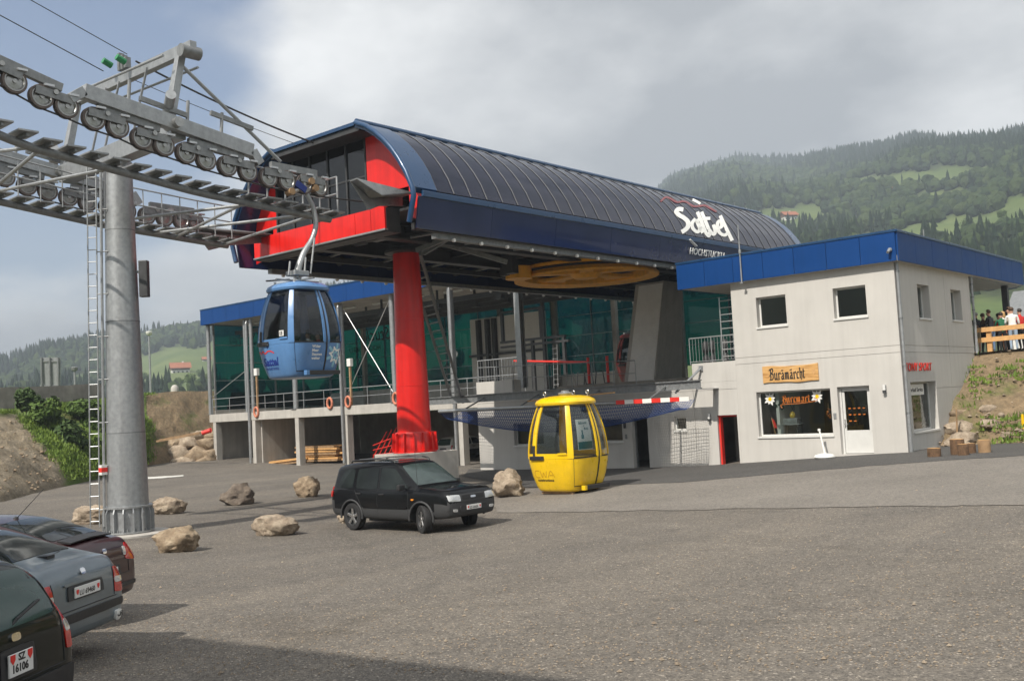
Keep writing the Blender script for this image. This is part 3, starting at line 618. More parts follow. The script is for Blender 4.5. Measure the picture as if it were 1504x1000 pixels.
# shop door: glazed upper leaf, plain lower panel
u0, u1, a0, a1 = wd; mb = MB()
for q in ((u0,u0+.07,a0,a1), (u1-.07,u1,a0,a1), (u0+.07,u1-.07,a1-.07,a1)): FR.box(mb, *q, -.26, -.18)
fr = mb.build('door_frame', M['frame'], house, bevel=.004)
mb = MB(); zl = a0+.82
for q in ((u0+.08,u0+.17,a0+.02,a1-.08), (u1-.17,u1-.08,a0+.02,a1-.08), (u0+.17,u1-.17,a0+.02,zl), (u0+.17,u1-.17,a1-.17,a1-.08)): FR.box(mb, *q, -.245, -.20)
dr = mb.build('door', M['frame'], house, bevel=.004)
mb = MB(); FR.box(mb, u0+.17, u1-.17, zl, a1-.17, -.228, -.220); mb.build('pane', M['glass'], dr)
mb = MB(); mb.tube(FR.p(u0+.125, a0+.92, -.20), FR.p(u0+.125, a0+1.22, -.20), .022); mb.tube(FR.p(u0+.125, a0+1.05, -.19), FR.p(u0+.125, a0+1.05, -.13), .012); mb.tube(FR.p(u0+.125, a0+1.05, -.135), FR.p(u0+.26, a0+1.05, -.135), .012); mb.build('handle', M['chrome'], dr)
# red-edged open doorway
u0, u1, a0, a1 = rd; mb = MB(); FR.box(mb, u0+.002, u0+.07, a0, a1-.07, -.30, -.10); FR.box(mb, u0, u1, a1-.07, a1-.003, -.30, -.10); mb.build('door_frame', M['text_red'], house)
mb = MB(); mb.bb((u0-.4, YH+2.0, -.2), (u1+.3, YH+2.1, 2.6)); mb.build('partition', M['wall'], house)
# fascia panels
zt, zb = 8.32, 7.26
FF = Plane((0, YH-.24, 0), (1,0,0), (0,-1,0)); FS = Plane((XC+.24, 0, 0), (0,1,0), (1,0,0))
xa = atY(994, 410, YH-.28).x; N = 7
def fascia(pl, a, b, n, parent, mat, zb, zt):
    for i in range(n):
        p, q = a+(b-a)*i/n, a+(b-a)*(i+1)/n; mb = MB(); pl.box(mb, p+(.008 if i else 0), q-(.008 if i < n-1 else 0), zb, zt-.09, -.03, .03); mb.build('fascia_panel', mat, parent)
    mb = MB(); pl.box(mb, min(a,b), max(a,b), zb+.02, zt-.1, -.06, -.035); mb.build('fascia_backing', M['navy'], parent)
    mb = MB(); pl.box(mb, min(a,b)-.03, max(a,b)+(.03 if pl is FS else .06), zt-.085, zt, -.2, .055); mb.build('roof_edge_trim', M['trimblue'], parent, bevel=.01)
fascia(FF, xa, XC+.21, N, house, M['blue'], zb, zt); fascia(FS, YH-.2, 49.5, 9, house, M['blue'], zb, zt)
mb = MB(); mb.bb((xa, YH-.2, zb), (xa+.05, 49.4, zt-.1)); mb.build('fascia_panel', M['blue'], house)
mb = MB(); mb.bb((xa+.1, YH-.15, zt-.3), (XC+.15, 49.3, zt-.2)); mb.build('roof', M['galvd'], house)
mb = MB(); mb.bb((uR-.12, YH-.21, zb+.004), (XC+.2, YH+.33, zb+.03)); mb.bb((uL, YH-.2, zb+.004), (uR-.125, YH-.005, zb+.03)); mb.build('soffit', M['white'], house)
mb = MB(); mb.bb((uL, 42.7, 7.18), (XC+.1, 49.2, 7.25)); mb.build('canopy_soffit', M['galvd'], house)
q = atX(1478, 440, XC-.1); mb = MB(); mb.bb((XC-.25, q.y-.12, 4.0), (XC-.01, q.y+.12, 7.18)); mb.build('canopy_post', M['darksteel'], house)
# downpipes, lamps, camera, box
def pipe(parent, x, y, zlo, zhi, r=.05):
    mb = MB(); mb.tube((x,y,zlo), (x,y,zhi), r, n=12); mb.tube((x,y,zhi), (x,y,zhi+.12), r*1.35, n=12); mb.tube((x,y,zlo), (x,y,zlo+1.3), r*1.22, n=12); d = mb.build('downpipe', M['galv'], parent, smooth=40)
    for k in np.linspace(zlo+1.35, zhi-.3, 4): mb = MB(); mb.tube((x,y,k), (x,y,k+.05), r*1.3, n=12); mb.build('pipe_clamp', M['galvd'], d, smooth=40)
pipe(house, XC+.07, YH+.10, .75, 7.2, .055); pipe(house, XC+.07, YSB+.08, 4.0, 7.2)
def wall_lamp(x, z):
    mb = MB(); mb.bb((x-.05, YH-.002, z-.1), (x+.05, YH-.03, z+.16)); o = mb.build('wall_lamp', M['galvd'], house, bevel=.008)
    mb = MB(); mb.tube((x, YH-.09, z-.02), (x, YH-.09, z+.17), .052, n=14); mb.build('lamp_glass', M['plate'], o, smooth=40)
    mb = MB(); mb.tube((x, YH-.09, z-.12), (x, YH-.09, z-.022), .06, n=14); mb.build('lamp_base', M['darksteel'], o, smooth=40)
for q in ((1300,572),(1043,614)): p = atY(*q, YH); wall_lamp(p.x, p.z)
p = atY(1307.5, 367, YH-.28); mb = MB(); mb.tube((p.x, YH-.27, p.z), (p.x, YH-.34, p.z), .07, n=12); mb.tube((p.x, YH-.34, p.z), (p.x-.02, YH-.48, p.z-.1), .05, n=12); mb.build('security_camera', M['galv'], house, smooth=40)
p = atY(1226.5, 610.5, YH); mb = MB(); mb.bb((p.x-.05, YH-.03, p.z-.1), (p.x+.05, YH-.002, p.z+.1)); mb.build('door_bell', M['galv'], house, bevel=.008)
# rods on the roof edge
def rod(px0, px1, Y):
    a, b = atY(*px0, Y), atY(*px1, Y); o = Vector((a.x, Y, a.z)); mb = MB(); mb.tube(o, (a.x, Y, b.z), .032, .02, 8); mb.tube(o+Vector((0,0,(b.z-a.z)*.5)), o+Vector((0,0,(b.z-a.z)*.5+.15)), .05, n=8); mb.bb((a.x-.06,Y-.05,a.z-.03),(a.x+.06,Y+.05,a.z)); return mb.build('lightning_rod', M['galv'], org=o, smooth=40)
tag(rod((1089.5,415),(1082,331), YH-.33), 'tall slim metal rod in front of the blue fascia, left end', 'rod')
a = atX(1365.5, 352, XC+.1); mb = MB(); mb.tube((XC-.1,a.y,8.3),(XC-.1,a.y,8.72),.02,n=6); mb.bb((XC-.16,a.y-.06,8.26),(XC-.04,a.y+.06,8.33)); tag(mb.build('lightning_rod', M['galv'], org=(XC-.1,a.y,8.26)), 'short metal rod on top of the roof edge above the side windows', 'rod')
# wooden shop sign
r = rectF((1120.5,543),(1203.5,559)); sx0, sx1 = r[0], r[1]; zc = (atY(1162,548.5,YH).z); hh = .30
pts = []
for i in range(25):
    t = i/24; pts.append(Vector((sx0+(sx1-sx0)*t, YH-.004, zc-hh+.018*math.sin(t*7)+.008*math.sin(t*17))))
for i in range(25):
    t = 1-i/24; pts.append(Vector((sx0+(sx1-sx0)*t, YH-.004, zc+hh+.022*math.sin(t*6+1)+.008*math.sin(t*13))))
so = Vector(((sx0+sx1)/2, YH, zc-hh)); sign = thing('shop_sign', 'wavy-edged wooden board with dark blackletter name above the shop window', 'sign', so)
def m_board():
    m, t, b = nt('oiled_board'); g = t.nodes.new('ShaderNodeNewGeometry'); mp_ = t.nodes.new('ShaderNodeMapping'); mp_.inputs['Scale'].default_value = (.7, 1, 6); t.links.new(g.outputs['Position'], mp_.inputs[0]); n = noise_n(t, 3, 6, .6, mp_.outputs[0])
    r = ramp(t, n.outputs['Fac'], [(.3, (.36,.17,.05)), (.5, (.60,.34,.12)), (.7, (.68,.43,.19))]); t.links.new(r.outputs[0], b.inputs['Base Color']); b.inputs['Roughness'].default_value = .45; return m
M['board'] = m_board(); MB().prism(pts, (0,-.05,0)).build('board', M['board'], sign, bevel=.008)
# blackletter: broken strokes drawn with a broad nib
def nib(mb, org, ux, uz, nrm, strokes, w, sx=1., sz=1., thick=.012):
    for S in strokes:
        for (a, b) in zip(S, S[1:]):
            a3 = org+ux*a[0]*sx+uz*a[1]*sz; b3 = org+ux*b[0]*sx+uz*b[1]*sz; d = (b3-a3).normalized(); s_ = (ux*.80+uz*.6)*w/2
            if abs(d.dot(s_.normalized())) > .97: s_ = (ux*.6-uz*.8)*w*.3
            P = [a3-s_, a3+s_, b3+s_, b3-s_]; mb.hexa([p for p in P]+[p+nrm*thick for p in P])
BL = {'B': [[(.05,0),(.12,.15),(.12,.95)],[(-.1,.85),(.0,1.0),(.12,.95),(.35,1.05),(.5,.9),(.45,.72),(.2,.6)],[(.25,.6),(.5,.5),(.5,.15),(.3,0),(.05,.05),(-.1,-.02)],[(-.12,.35),(-.02,.45)]],
 'u': [[(0,.62),(.05,.55),(.05,.1),(.15,0)],[(.15,0),(.33,.1)],[(.33,.62),(.36,.55),(.36,.08),(.46,0)]],
 'r': [[(0,.6),(.07,.52),(.07,.0)],[(.09,.5),(.25,.64),(.34,.5)],[(-.02,.02),(.14,.0)]],
 'a': [[(.05,.5),(.2,.62),(.33,.5),(.33,.08),(.43,0)],[(.33,.36),(.1,.3),(.05,.1),(.16,0),(.33,.12)]],
 'm': [[(0,.6),(.06,.52),(.06,0)],[(.08,.5),(.2,.63),(.28,.52),(.28,0)],[(.3,.5),(.42,.63),(.5,.52),(.5,.06),(.58,0)]],
 'c': [[(.32,.52),(.2,.63),(.06,.5),(.06,.12),(.18,0),(.33,.08)]],
 'h': [[(-.02,.95),(.07,.88),(.07,0)],[(.09,.48),(.24,.63),(.33,.5),(.33,.1),(.24,-.12)]],
 't': [[(.08,.85),(.08,.1),(.18,0),(.28,.08)],[(-.05,.6),(.26,.62)]]}
mb = MB(); x = sx0+.30; hgt = .40
for ch in 'Burämärcht':
    k = 'a' if ch == 'ä' else ch; nib(mb, Vector((x, YH-.0545, zc-.19)), Vector((1,0,0)), Vector((0,0,1)), Vector((0,-1,0)), BL[k], .05, hgt*.62, hgt)
    if ch == 'ä':
        for dxx in (.10, .28): nib(mb, Vector((x, YH-.0545, zc-.19)), Vector((1,0,0)), Vector((0,0,1)), Vector((0,-1,0)), [[(dxx,.76),(dxx+.02,.86)]], .045, hgt*.62, hgt)
    x += hgt*.62*{'B':.72,'m':.76,'u':.62,'r':.46,'a':.60,'c':.48,'h':.50,'t':.42}[k]
mb.build('lettering', M['text_black'], sign)
p = Vector((sx1-.17, YH-.06, zc)); mb = MB(); mb.prism([p+Vector((a*.07,0,b*.09)) for a, b in ((-1,.9),(1,.9),(.9,-.2),(0,-1),(-.9,-.2))], (0,-.004,0)); mb.build('crest', M['wood'], sign)
# red side lettering
q = atX(1331.5, 544, XC); tx = text_mesh('side_lettering', 'TONY SPORT', .40, frame3(Vector((XC+.03, q.y-.20, q.z-.02)), (0,1,0), (0,0,1)), M['text_red'], None, .02, .18, .003, org=Vector((XC, q.y, q.z)), spc=1.08); tag(tx, 'red slanted capital letters mounted on the side wall', 'sign')
bx = rectS((1337,563),(1364,576)); mb = MB(); SD.box(mb, bx[0]-.0, bx[1]+.1, s3[3]-.46, s3[3]-.08, -.22, -.20); o_ = Vector((XC-.21, bx[0], s3[3]-.46)); sgn = mb.build('window_sign', M['plate'], org=o_); tag(sgn, 'white strip sign behind the side window, top', 'sign')
for tx_, dy__ in (('ing', .05), ('Verkauf', .42), ('Service', 1.12)): text_mesh('word', tx_, .20, frame3(Vector((XC-.198, bx[0]+dy__, s3[3]-.34)), (0,1,0), (0,0,1)), M['text_black'], sgn, .004, .1, .004)
# window display: painted flowers, orange script, stove and pots
def flower(px, py):
    c = atY(px, py, YH+.2); o = Vector((c.x, YH+.21, c.z)); f = thing('flower_sticker', 'white paper flower with yellow centre on the shop glass, %s' % ('left' if px < 1160 else 'right'), 'sticker', o)
    mb = MB()
    for k in range(9):
        a = k*2*math.pi/9+.2; d = Vector((math.cos(a), 0, math.sin(a))); s_ = Vector((-math.sin(a), 0, math.cos(a))); L = .27*(1 if k % 2 else .8)
        P = [o, o+d*L*.55+s_*.055, o+d*L, o+d*L*.55-s_*.055]; mb.hexa(P+[p+Vector((0,-.006,0)) for p in P])
    mb.build('petals', M['text_white'], f); mb = MB(); mb.tube(o+Vector((0,-.006,0)), o+Vector((0,-.014,0)), .07, n=12); mb.build('centre', M['yellow'], f)
flower(1130.8, 586); flower(1200, 582)
c = atY(1150, 591, YH+.2); mb = MB(); x = c.x
for ch in 'buremärt':
    k = {'b':'B','e':'c','ä':'a'}.get(ch, ch); nib(mb, Vector((x, YH+.212, c.z-.02)), Vector((1,0,.12)).normalized(), Vector((0,0,1)), Vector((0,-1,0)), BL[k], .05, .23, .30 if k != 'B' else .26); x += .25*{'B':.62,'m':.76,'u':.62,'r':.46,'a':.58,'c':.46,'h':.5,'t':.42}[k]
sw = catmull([Vector((c.x-.05, YH+.21, c.z-.2)), Vector((c.x-.1, YH+.21, c.z-.1)), Vector((c.x+.1, YH+.21, c.z-.07)), Vector((c.x+.7, YH+.21, c.z-.06)), Vector((c.x+1.25, YH+.21, c.z-.0)), Vector((c.x+1.33, YH+.21, c.z+.08)), Vector((c.x+1.2, YH+.21, c.z+.1))]); mb.ringtube(sw, .016, 6)
tag(mb.build('window_lettering', M['text_orange'], org=Vector((c.x, YH+.21, c.z))), 'orange script painted across the shop window', 'lettering')
mb = MB(); dd = rectF((1243,597),(1276,612), YH+.2)
for i in range(4):
    for k, (zz_, n_) in enumerate(((0,4),(-.22,4),(-.44,2))):
        if i < n_: mb.bb((dd[0]+.07+i*.17, YH+.20, dd[3]+zz_-.09), (dd[0]+.16+i*.17, YH+.205, dd[3]+zz_-.045-.01*(i % 2)))
tag(mb.build('door_notice', M['text_orange'], org=Vector((dd[0], YH+.2, dd[2]))), 'small orange opening-hours print on the shop door glass', 'notice')
def display(name, label, cat, px, Y, parts):
    p = atY(*px, Y); o = Vector((p.x, Y, p.z)); t = thing(name, label, cat, o); parts(t, o); return t
mb = MB(); lo = ws[2]-.06; mb.bb((ws[0]+.05, YH+.33, lo-.06), (ws[1]-.05, YH+1.5, lo)); tag(mb.build('display_shelf', M['woodd'], org=Vector((ws[0], YH+.34, lo-.06))), 'low wooden display shelf inside the shop window', 'shelf')
def stove(t, o):
    mb = MB(); mb.bb(o+Vector((-.35,0,.30)), o+Vector((.35,.5,.36))); mb.bb(o+Vector((-.28,.05,.36)), o+Vector((.28,.45,.56))); mb.build('top', M['galvd'], t, bevel=.02)
    for sx_ in (-.28,.28):
        for sy_ in (.06,.44): mb = MB(); mb.tube(o+Vector((sx_,sy_,0)), o+Vector((sx_,sy_,.3)), .03, .02); mb.build('leg', M['darksteel'], t)
    mb = MB(); mb.tube(o+Vector((.08,.25,.56)), o+Vector((.08,.25,1.3)), .05); mb.build('flue', M['darksteel'], t)
    mb = MB(); mb.lathe([(0,0),(.09,.02),(.11,.1),(.07,.2),(.03,.24)], o+Vector((.05,.2,.56)), 14); mb.build('lantern', M['yellow'], t, smooth=50)
display('cast_stove', 'small dark stove with lantern in the shop window', 'stove', (1160.5,636.5), YH+.55, stove)
def pot(t, o):
    mb = MB(); mb.lathe([(.14,0),(.18,.32),(.2,.34),(.17,.34)], o, 18); mb.build('pot', M['galv'], t, smooth=40)
    mb = MB()
    for k in range(26):
        a = random.random()*6.3; r_ = random.uniform(.03,.2); c0 = o+Vector((math.cos(a)*r_, math.sin(a)*r_, random.uniform(.9,1.12))); n_ = Vector((random.uniform(-1,1),-1,random.uniform(-.3,1))).normalized(); s_ = n_.orthogonal()*.06; mb.hexa([c0-s_, c0+n_.cross(s_), c0+s_, c0-n_.cross(s_)]+[q+n_*.01 for q in (c0-s_, c0+n_.cross(s_), c0+s_, c0-n_.cross(s_))])
    mb.build('foliage', M['forest'], t); mb = MB(); mb.tube(o+Vector((0,0,.3)), o+Vector((0,0,.95)), .015); mb.build('stem', M['woodd'], t)
display('plant_pot', 'grey metal tub with a leafy stem in the shop window', 'pot', (1148.5,637), YH+.5, pot)
def fl(t, o):
    mb = MB(); mb.tube(o, o+Vector((-.12,0,.6)), .012); mb.build('stick', M['wood'], t); mb = MB(); mb.prism([o+Vector((-.06,0,.25)), o+Vector((.12,0,.18)), o+Vector((-.02,0,.52)), o+Vector((-.12,0,.58))], (0,.01,0)); mb.build('cloth', M['text_red'], t)
display('small_flag', 'little red flag on a stick in the shop window', 'flag', (1139,637), YH+.42, fl)
def sprig(t, o):
    mb = MB(); mb.tube(o, o+Vector((0,0,.3)), .012); mb.build('hook', M['woodd'], t)
    mb = MB()
    for k in range(18):
        c0 = o+Vector((random.uniform(-.06,.06), random.uniform(-.05,.05), random.uniform(-.25,.1))); mb.lathe([(0,-.04),(.035,0),(0,.04)], c0, 6)
    mb.build('flowers', M['text_orange'], t)
display('dried_bouquet', 'dried orange bouquet hanging at the right edge of the shop window', 'bouquet', (1217,604), YH+.45, sprig)
# ------------------------------------------------------------------ station podium with deck
pod = thing('station_podium', 'long low grey rendered podium below the lift terminal, windows and a door', 'building', Vector((-26, YH, .3)))
pL = -32.45; ztop = 3.58; zdk = 4.32
pw1, pw2, pdr, pw3 = rectF((754,622),(799,653)), rectF((877,615.5),(915,648)), rectF((927,614.5),(955,690.5)), rectF((989.5,612),(1008.5,631.5))
xb = atY(1016, 535, YH).x
panel_wall(FR, pod, (pL, uL-.003), (-.5, ztop), [pw1, pw2, pdr, pw3, (rd[0], rd[1], rd[2], rd[3])], [-20.9], [3.28], M['wall'])
mb = MB(); FR.box(mb, xb, uL-.003, ztop+.004, zdk+.02, -.32, 0); mb.build('parapet', M['wall'], pod)
xb2 = atY(752, 560, YH).x; mb = MB(); FR.box(mb, pL, xb2, ztop+.004, zdk-.05, -.6, 0); mb.build('parapet', M['wall'], pod)
mb = MB(); mb.bb((pL, YH+.33, -.5), (pL+.3, 56, ztop)); mb.build('end_wall', M['wall'], pod)
mb = MB(); mb.bb((pL+.31, YH+.62, 3.3), (uL, 56, 3.55)); mb.build('deck', M['concrete'], pod)
mb = MB(); mb.bb((xb2+.01, YH+3.2, 3.551), (xb-.01, 56, 3.9)); mb.build('deck_step', M['concd'], pod)
for r in (pw1, pw2): window(FR, pod, r, fw=.04, depth=.2)
window(FR, pod, pw3, fw=.06, depth=.1)
u0, u1, a0, a1 = pdr; mb = MB()
for q in ((u0,u0+.05,a0,a1), (u1-.05,u1,a0,a1), (u0+.05,u1-.05,a1-.05,a1)): FR.box(mb, *q, -.3, -.22)
mb.build('door_frame', M['galvd'], pod)
p = atY(919, 625, YH); mb = MB(); mb.tube((p.x, YH-.08, p.z-.1), (p.x, YH-.08, p.z+.14), .055, n=12); mb.build('wall_lamp', M['darksteel'], pod, smooth=40)
p = atY(920, 641, YH); mb = MB(); mb.bb((p.x-.05, YH-.025, p.z-.1), (p.x+.05, YH-.002, p.z+.1)); mb.build('switch_box', M['galvd'], pod, bevel=.006)
mb = MB(); mb.bb((-31.6, YH+4.6, -.4), (-19.1, YH+4.7, 3.3)); mb.build('partition', M['concd'], pod)
# ------------------------------------------------------------------ railings
def railing(name, label, a, b, n, h=1.0, rails=(1.,.5), bars=0, mat='galv', r=.022):
    a, b = Vector(a), Vector(b); t = thing(name, label, 'railing', (a+b)/2)
    for i in range(n+1):
        p = a.lerp(b, i/n); mb = MB(); mb.tube(p, p+Vector((0,0,h)), r, n=8); mb.build('post', M[mat], t, smooth=40)
    for k in rails:
        mb = MB(); mb.tube(a+Vector((0,0,h*k)), b+Vector((0,0,h*k)), r*(1.15 if k == 1 else .8), n=8); mb.build('rail', M[mat], t, smooth=40)
    if bars:
        m = int((b-a).length/bars)
        for i in range(1, m):
            p = a.lerp(b, i/m); mb = MB(); mb.tube(p+Vector((0,0,.08)), p+Vector((0,0,h)), .012, n=5); mb.build('baluster', M[mat], t)
    return t
railing('railing', 'thin dark railing along the front edge of the podium deck', Vector((xb2-2.2, YH+.1, 3.9)), Vector((-23.6, YH+.1, 3.62)), 8, 1.05, (1.,.5), 0, 'galvd', .018)
a, b = atY(703, 558, YH+2.2), atY(775, 556, YH+2.2); railing('railing', 'bright balustrade with close bars above the podium left end', Vector((a.x, YH+2.2, 3.95)), Vector((b.x, YH+2.2, 3.95)), 2, 1.45, (1.,.12), .17)
a, b = atY(1014, 528, YH+1.), atY(1079, 524, YH+1.); railing('railing', 'grey balustrade with vertical bars beside the house upper floor', Vector((a.x, YH+1., 4.34)), Vector((b.x, YH+1., 4.34)), 2, 1.05, (1.,.1), .14)
# scaffold ladder frame against the house
a = atY(1056, 437, YH+.6); b = atY(1076, 437, YH+.6); lad = thing('scaffold_frame', 'aluminium scaffold ladder frame leaning at the house upper floor', 'scaffold', Vector((a.x, YH+.6, 4.33)))
for xx in (a.x, b.x): mb = MB(); mb.tube((xx, YH+.6, 4.33), (xx, YH+.6, a.z), .026, n=8); mb.build('upright', M['alu'], lad, smooth=40)
k = 4.55
while k < a.z-.05: mb = MB(); mb.tube((a.x, YH+.6, k), (b.x, YH+.6, k), .022, n=8); mb.build('rung', M['alu'], lad, smooth=40); k += .27
for px in (1037,1047,1066):
    p = atY(px, 524, YH+1.6); mb = MB(); mb.lathe([(.12,0),(.14,.25),(.06,.4),(.13,.55),(.1,.9),(0,.98)], (p.x, YH+1.6, 4.33), 10); o = mb.build('folded_parasol', M['darksteel'], org=(p.x, YH+1.6, 4.33), smooth=50); tag(o, 'dark folded parasol standing behind the balustrade, %s' % {1037:'left one',1047:'middle one',1066:'right one'}[px], 'parasol', 'folded parasols behind the balustrade')
# ------------------------------------------------------------------ catch-net gantry in front of the podium
YN1, YN2 = YH-1.1, YH-2.5
a, b = atY(627, 580, YN1), atY(1030, 576, YN1); zg = (a.z+b.z)/2
gan = thing('net_gantry', 'grey steel beam gantry carrying the catch nets before the podium wall', 'gantry', Vector(((a.x+b.x)/2, YN1, zg)))
mb = MB(); mb.bb((a.x, YN1-.09, zg+.13), (b.x, YN1+.09, zg+.17)); mb.bb((a.x, YN1-.09, zg-.17), (b.x, YN1+.09, zg-.13)); mb.bb((a.x, YN1-.012, zg-.13), (b.x, YN1+.012, zg+.13)); mb.build('beam', M['galvd'], gan)
c, d = atY(645, 604, YN2), atY(990, 588, YN2); mb = MB(); mb.tube(c, d, .07, n=12); mb.build('outer_pipe', M['galv'], gan, smooth=40)
for t in (.12,.38,.64,.9):
    p = c.lerp(d, t); q = Vector((p.x, YN1, zg)); mb = MB(); mb.tube(p, q, .035, n=8); mb.build('bracket', M['galvd'], gan, smooth=40)
p, q = atY(1029, 541, YH-.05), atY(992, 577, YN1); mb = MB(); mb.tube(p, q, .05, n=8); mb.build('strut', M['galv'], gan, smooth=40)
p = atY(1029, 541, YH-.05); mb = MB(); mb.bb((p.x-.08, YH-.06, p.z-.1), (p.x+.08, YH-.002, p.z+.1)); mb.build('wall_plate', M['galv'], gan); mb = MB(); mb.bb((b.x-.12, YN1-.1, zg-.2), (b.x+.12, YH-.002, zg-.172)); mb.build('wall_plate', M['galv'], gan)
e = atY(905, 591, YN2-.09); f = atY(1012, 585.5, YN2-.09)
for i in range(8): P0, P1 = e.lerp(f, i/8), e.lerp(f, (i+1)/8); mb = MB(); mb.beam(P0, P1, .03, .16); mb.build('warning_stripe', M['text_red' if i % 2 == 0 else 'text_white'], gan)
def netmesh(rows, mat, name, org, r=.008):
    mb = MB()
    for R_ in rows: mb.ringtube(R_, r, 3, cap=False)
    for k in range(len(rows[0])): mb.ringtube([R_[k] for R_ in rows], r, 3, cap=False)
    return mb.build(name, mat, org=org)
rows = []
for i in range(110):
    t = i/109; p = c.lerp(d, t); q = Vector((p.x, YN1, zg-.55)); row = []
    for j in range(19): s_ = j/18; w = p.lerp(q, s_); w.z -= (1.05*math.sin(math.pi*min(1, s_*.96+.02)))*(.35+.65*math.sin(math.pi*min(1, t*1.02))); row.append(w)
    rows.append(row)
tag(netmesh(rows, M['net_blue'], 'blue_catch_net', c, .009), 'sagging blue catch net slung below the gantry pipe', 'net')
rows = []; wa, wb = atY(957, 600, YH-.9).x, atY(1027, 600, YH-.9).x
for i in range(26):
    t = i/25; row = []
    for j in range(30): s_ = j/29; row.append(Vector((wa+(wb-wa)*t+.06*math.sin(s_*9+t*5), YH-.9+.55*s_**1.3*.5+.05*math.sin(t*11), zg-.2-(zg-.45)*s_+.0)))
    rows.append(row)
tag(netmesh(rows, M['net_white'], 'white_safety_net', Vector((wa, YH-.9, .4)), .0022), 'fine pale net hanging before the podium wall by the small window', 'net')
# ------------------------------------------------------------------ glazed cabin hall
HL, HR = -60.2, -33.1; ZB0, ZB1 = 3.12, 3.64; YHB = YG+10.5
hall = thing('cabin_hall', 'open steel hall with blue fascia and green glass above concrete garage bays', 'building', Vector((-46, YG, .3)))
HF = Plane((0, YG-.25, 0), (1,0,0), (0,-1,0)); fascia(HF, HL-.25, HR, 18, hall, M['blue'], 9.64, 10.70)
HS = Plane((HL-.25, 0, 0), (0,1,0), (-1,0,0)); fascia(HS, YG-.2, YHB+.3, 6, hall, M['blue'], 9.64, 10.70)
mb = MB(); mb.bb((HL-.2, YG-.2, 10.45), (HR, YHB+.3, 10.55)); mb.build('roof', M['galvd'], hall)
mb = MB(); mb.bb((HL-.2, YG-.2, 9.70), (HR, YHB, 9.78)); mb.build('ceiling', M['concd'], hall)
mb = MB(); mb.bb((HL, YG, ZB0), (HR, YG+.35, ZB1)); mb.build('edge_beam', M['concrete'], hall, bevel=.012)
mb = MB(); mb.bb((HL, YG+.36, ZB0+.12), (HR, YHB, ZB1-.05)); mb.build('floor_slab', M['concrete'], hall)
def pxX(px, py, Y=YG): return atY(px, py, Y).x
# ground-storey concrete columns and bay walls
for i, (px, w) in enumerate(((315.5,.34),(373,.34),(436.5,.36),(508,.36),(590,.36),(676,.42))):
    x = pxX(px, 650); mb = MB(); mb.bb((x-w/2, YG+.02, -.5), (x+w/2, YG+.45, ZB0-.002)); mb.build('concrete_column', M['concrete'], hall, bevel=.012)
mb = MB(); mb.bb((HL, YG+.46, -.5), (HL+.3, YHB-2, ZB0)); mb.build('bay_wall', M['concrete'], hall)
x1 = pxX(375, 650); mb = MB(); mb.bb((x1-.12, YG+.46, -.5), (x1+.12, YHB-2, ZB0)); mb.build('bay_wall', M['concrete'], hall)
mb = MB(); mb.bb((HL+.31, YG+5.2, -.5), (x1-.13, YG+5.4, ZB0)); mb.build('bay_back_wall', M['wall'], hall)
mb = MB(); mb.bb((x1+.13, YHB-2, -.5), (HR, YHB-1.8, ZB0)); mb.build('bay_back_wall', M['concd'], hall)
# steel columns above
def hcol(px, py, r=.15, zhi=9.62, Y=YG+.16, zlo=ZB1):
    x = pxX(px, py, Y); mb = MB(); mb.tube((x,Y,zlo), (x,Y,zhi), r, n=14); o = mb.build('steel_column', M['galv'], hall, smooth=40)
    mb = MB(); mb.bb((x-r*1.5,Y-r*1.4,zlo+.001), (x+r*1.5,Y+r*1.4,zlo+.03)); mb.build('base_plate', M['galvd'], o); return x
XCOL = [hcol(308,560,.13), hcol(361.5,560,.09), hcol(371,560,.13), hcol(434,580,.16), hcol(505,560,.13), hcol(578,520,.15), hcol(664,500,.17)]
def drain(px, ya, yb, Y):
    a = atY(px[0], ya, Y); b = atY(px[1], yb, Y); mb = MB(); mb.tube((a.x, Y, b.z), (a.x, Y, a.z), .085, n=12); mb.ringtube([(a.x,Y,a.z),(a.x,Y+.06,a.z+.15),(a.x,Y+.22,a.z+.2)], .085, 12); mb.build('downpipe', M['galv'], hall, smooth=40)
drain((361,369), 476, 682, YG-.12); drain((496,503), 452, 680, YG-.12); drain((659,669), 424, 684, YG-.12)
x = pxX(762, 480, YH+1.5); mb = MB(); mb.bb((x-.16, YH+1.4, 3.9), (x+.16, YH+1.46, 8.4)); mb.bb((x-.16, YH+1.66, 3.9), (x+.16, YH+1.72, 8.4)); mb.bb((x-.03, YH+1.46, 3.9), (x+.03, YH+1.66, 8.4)); mb.build('steel_column', M['galv'], hall)
# bracing cable cross
for p, q in (((505,455),(577,575)), ((571,442),(512,575)), ((310,585),(360,545))):
    a, b = atY(*p, YG+.3), atY(*q, YG+.3); mb = MB(); mb.tube(a, b, .025, n=6); mb.build('tie_rod', M['alu'], hall)
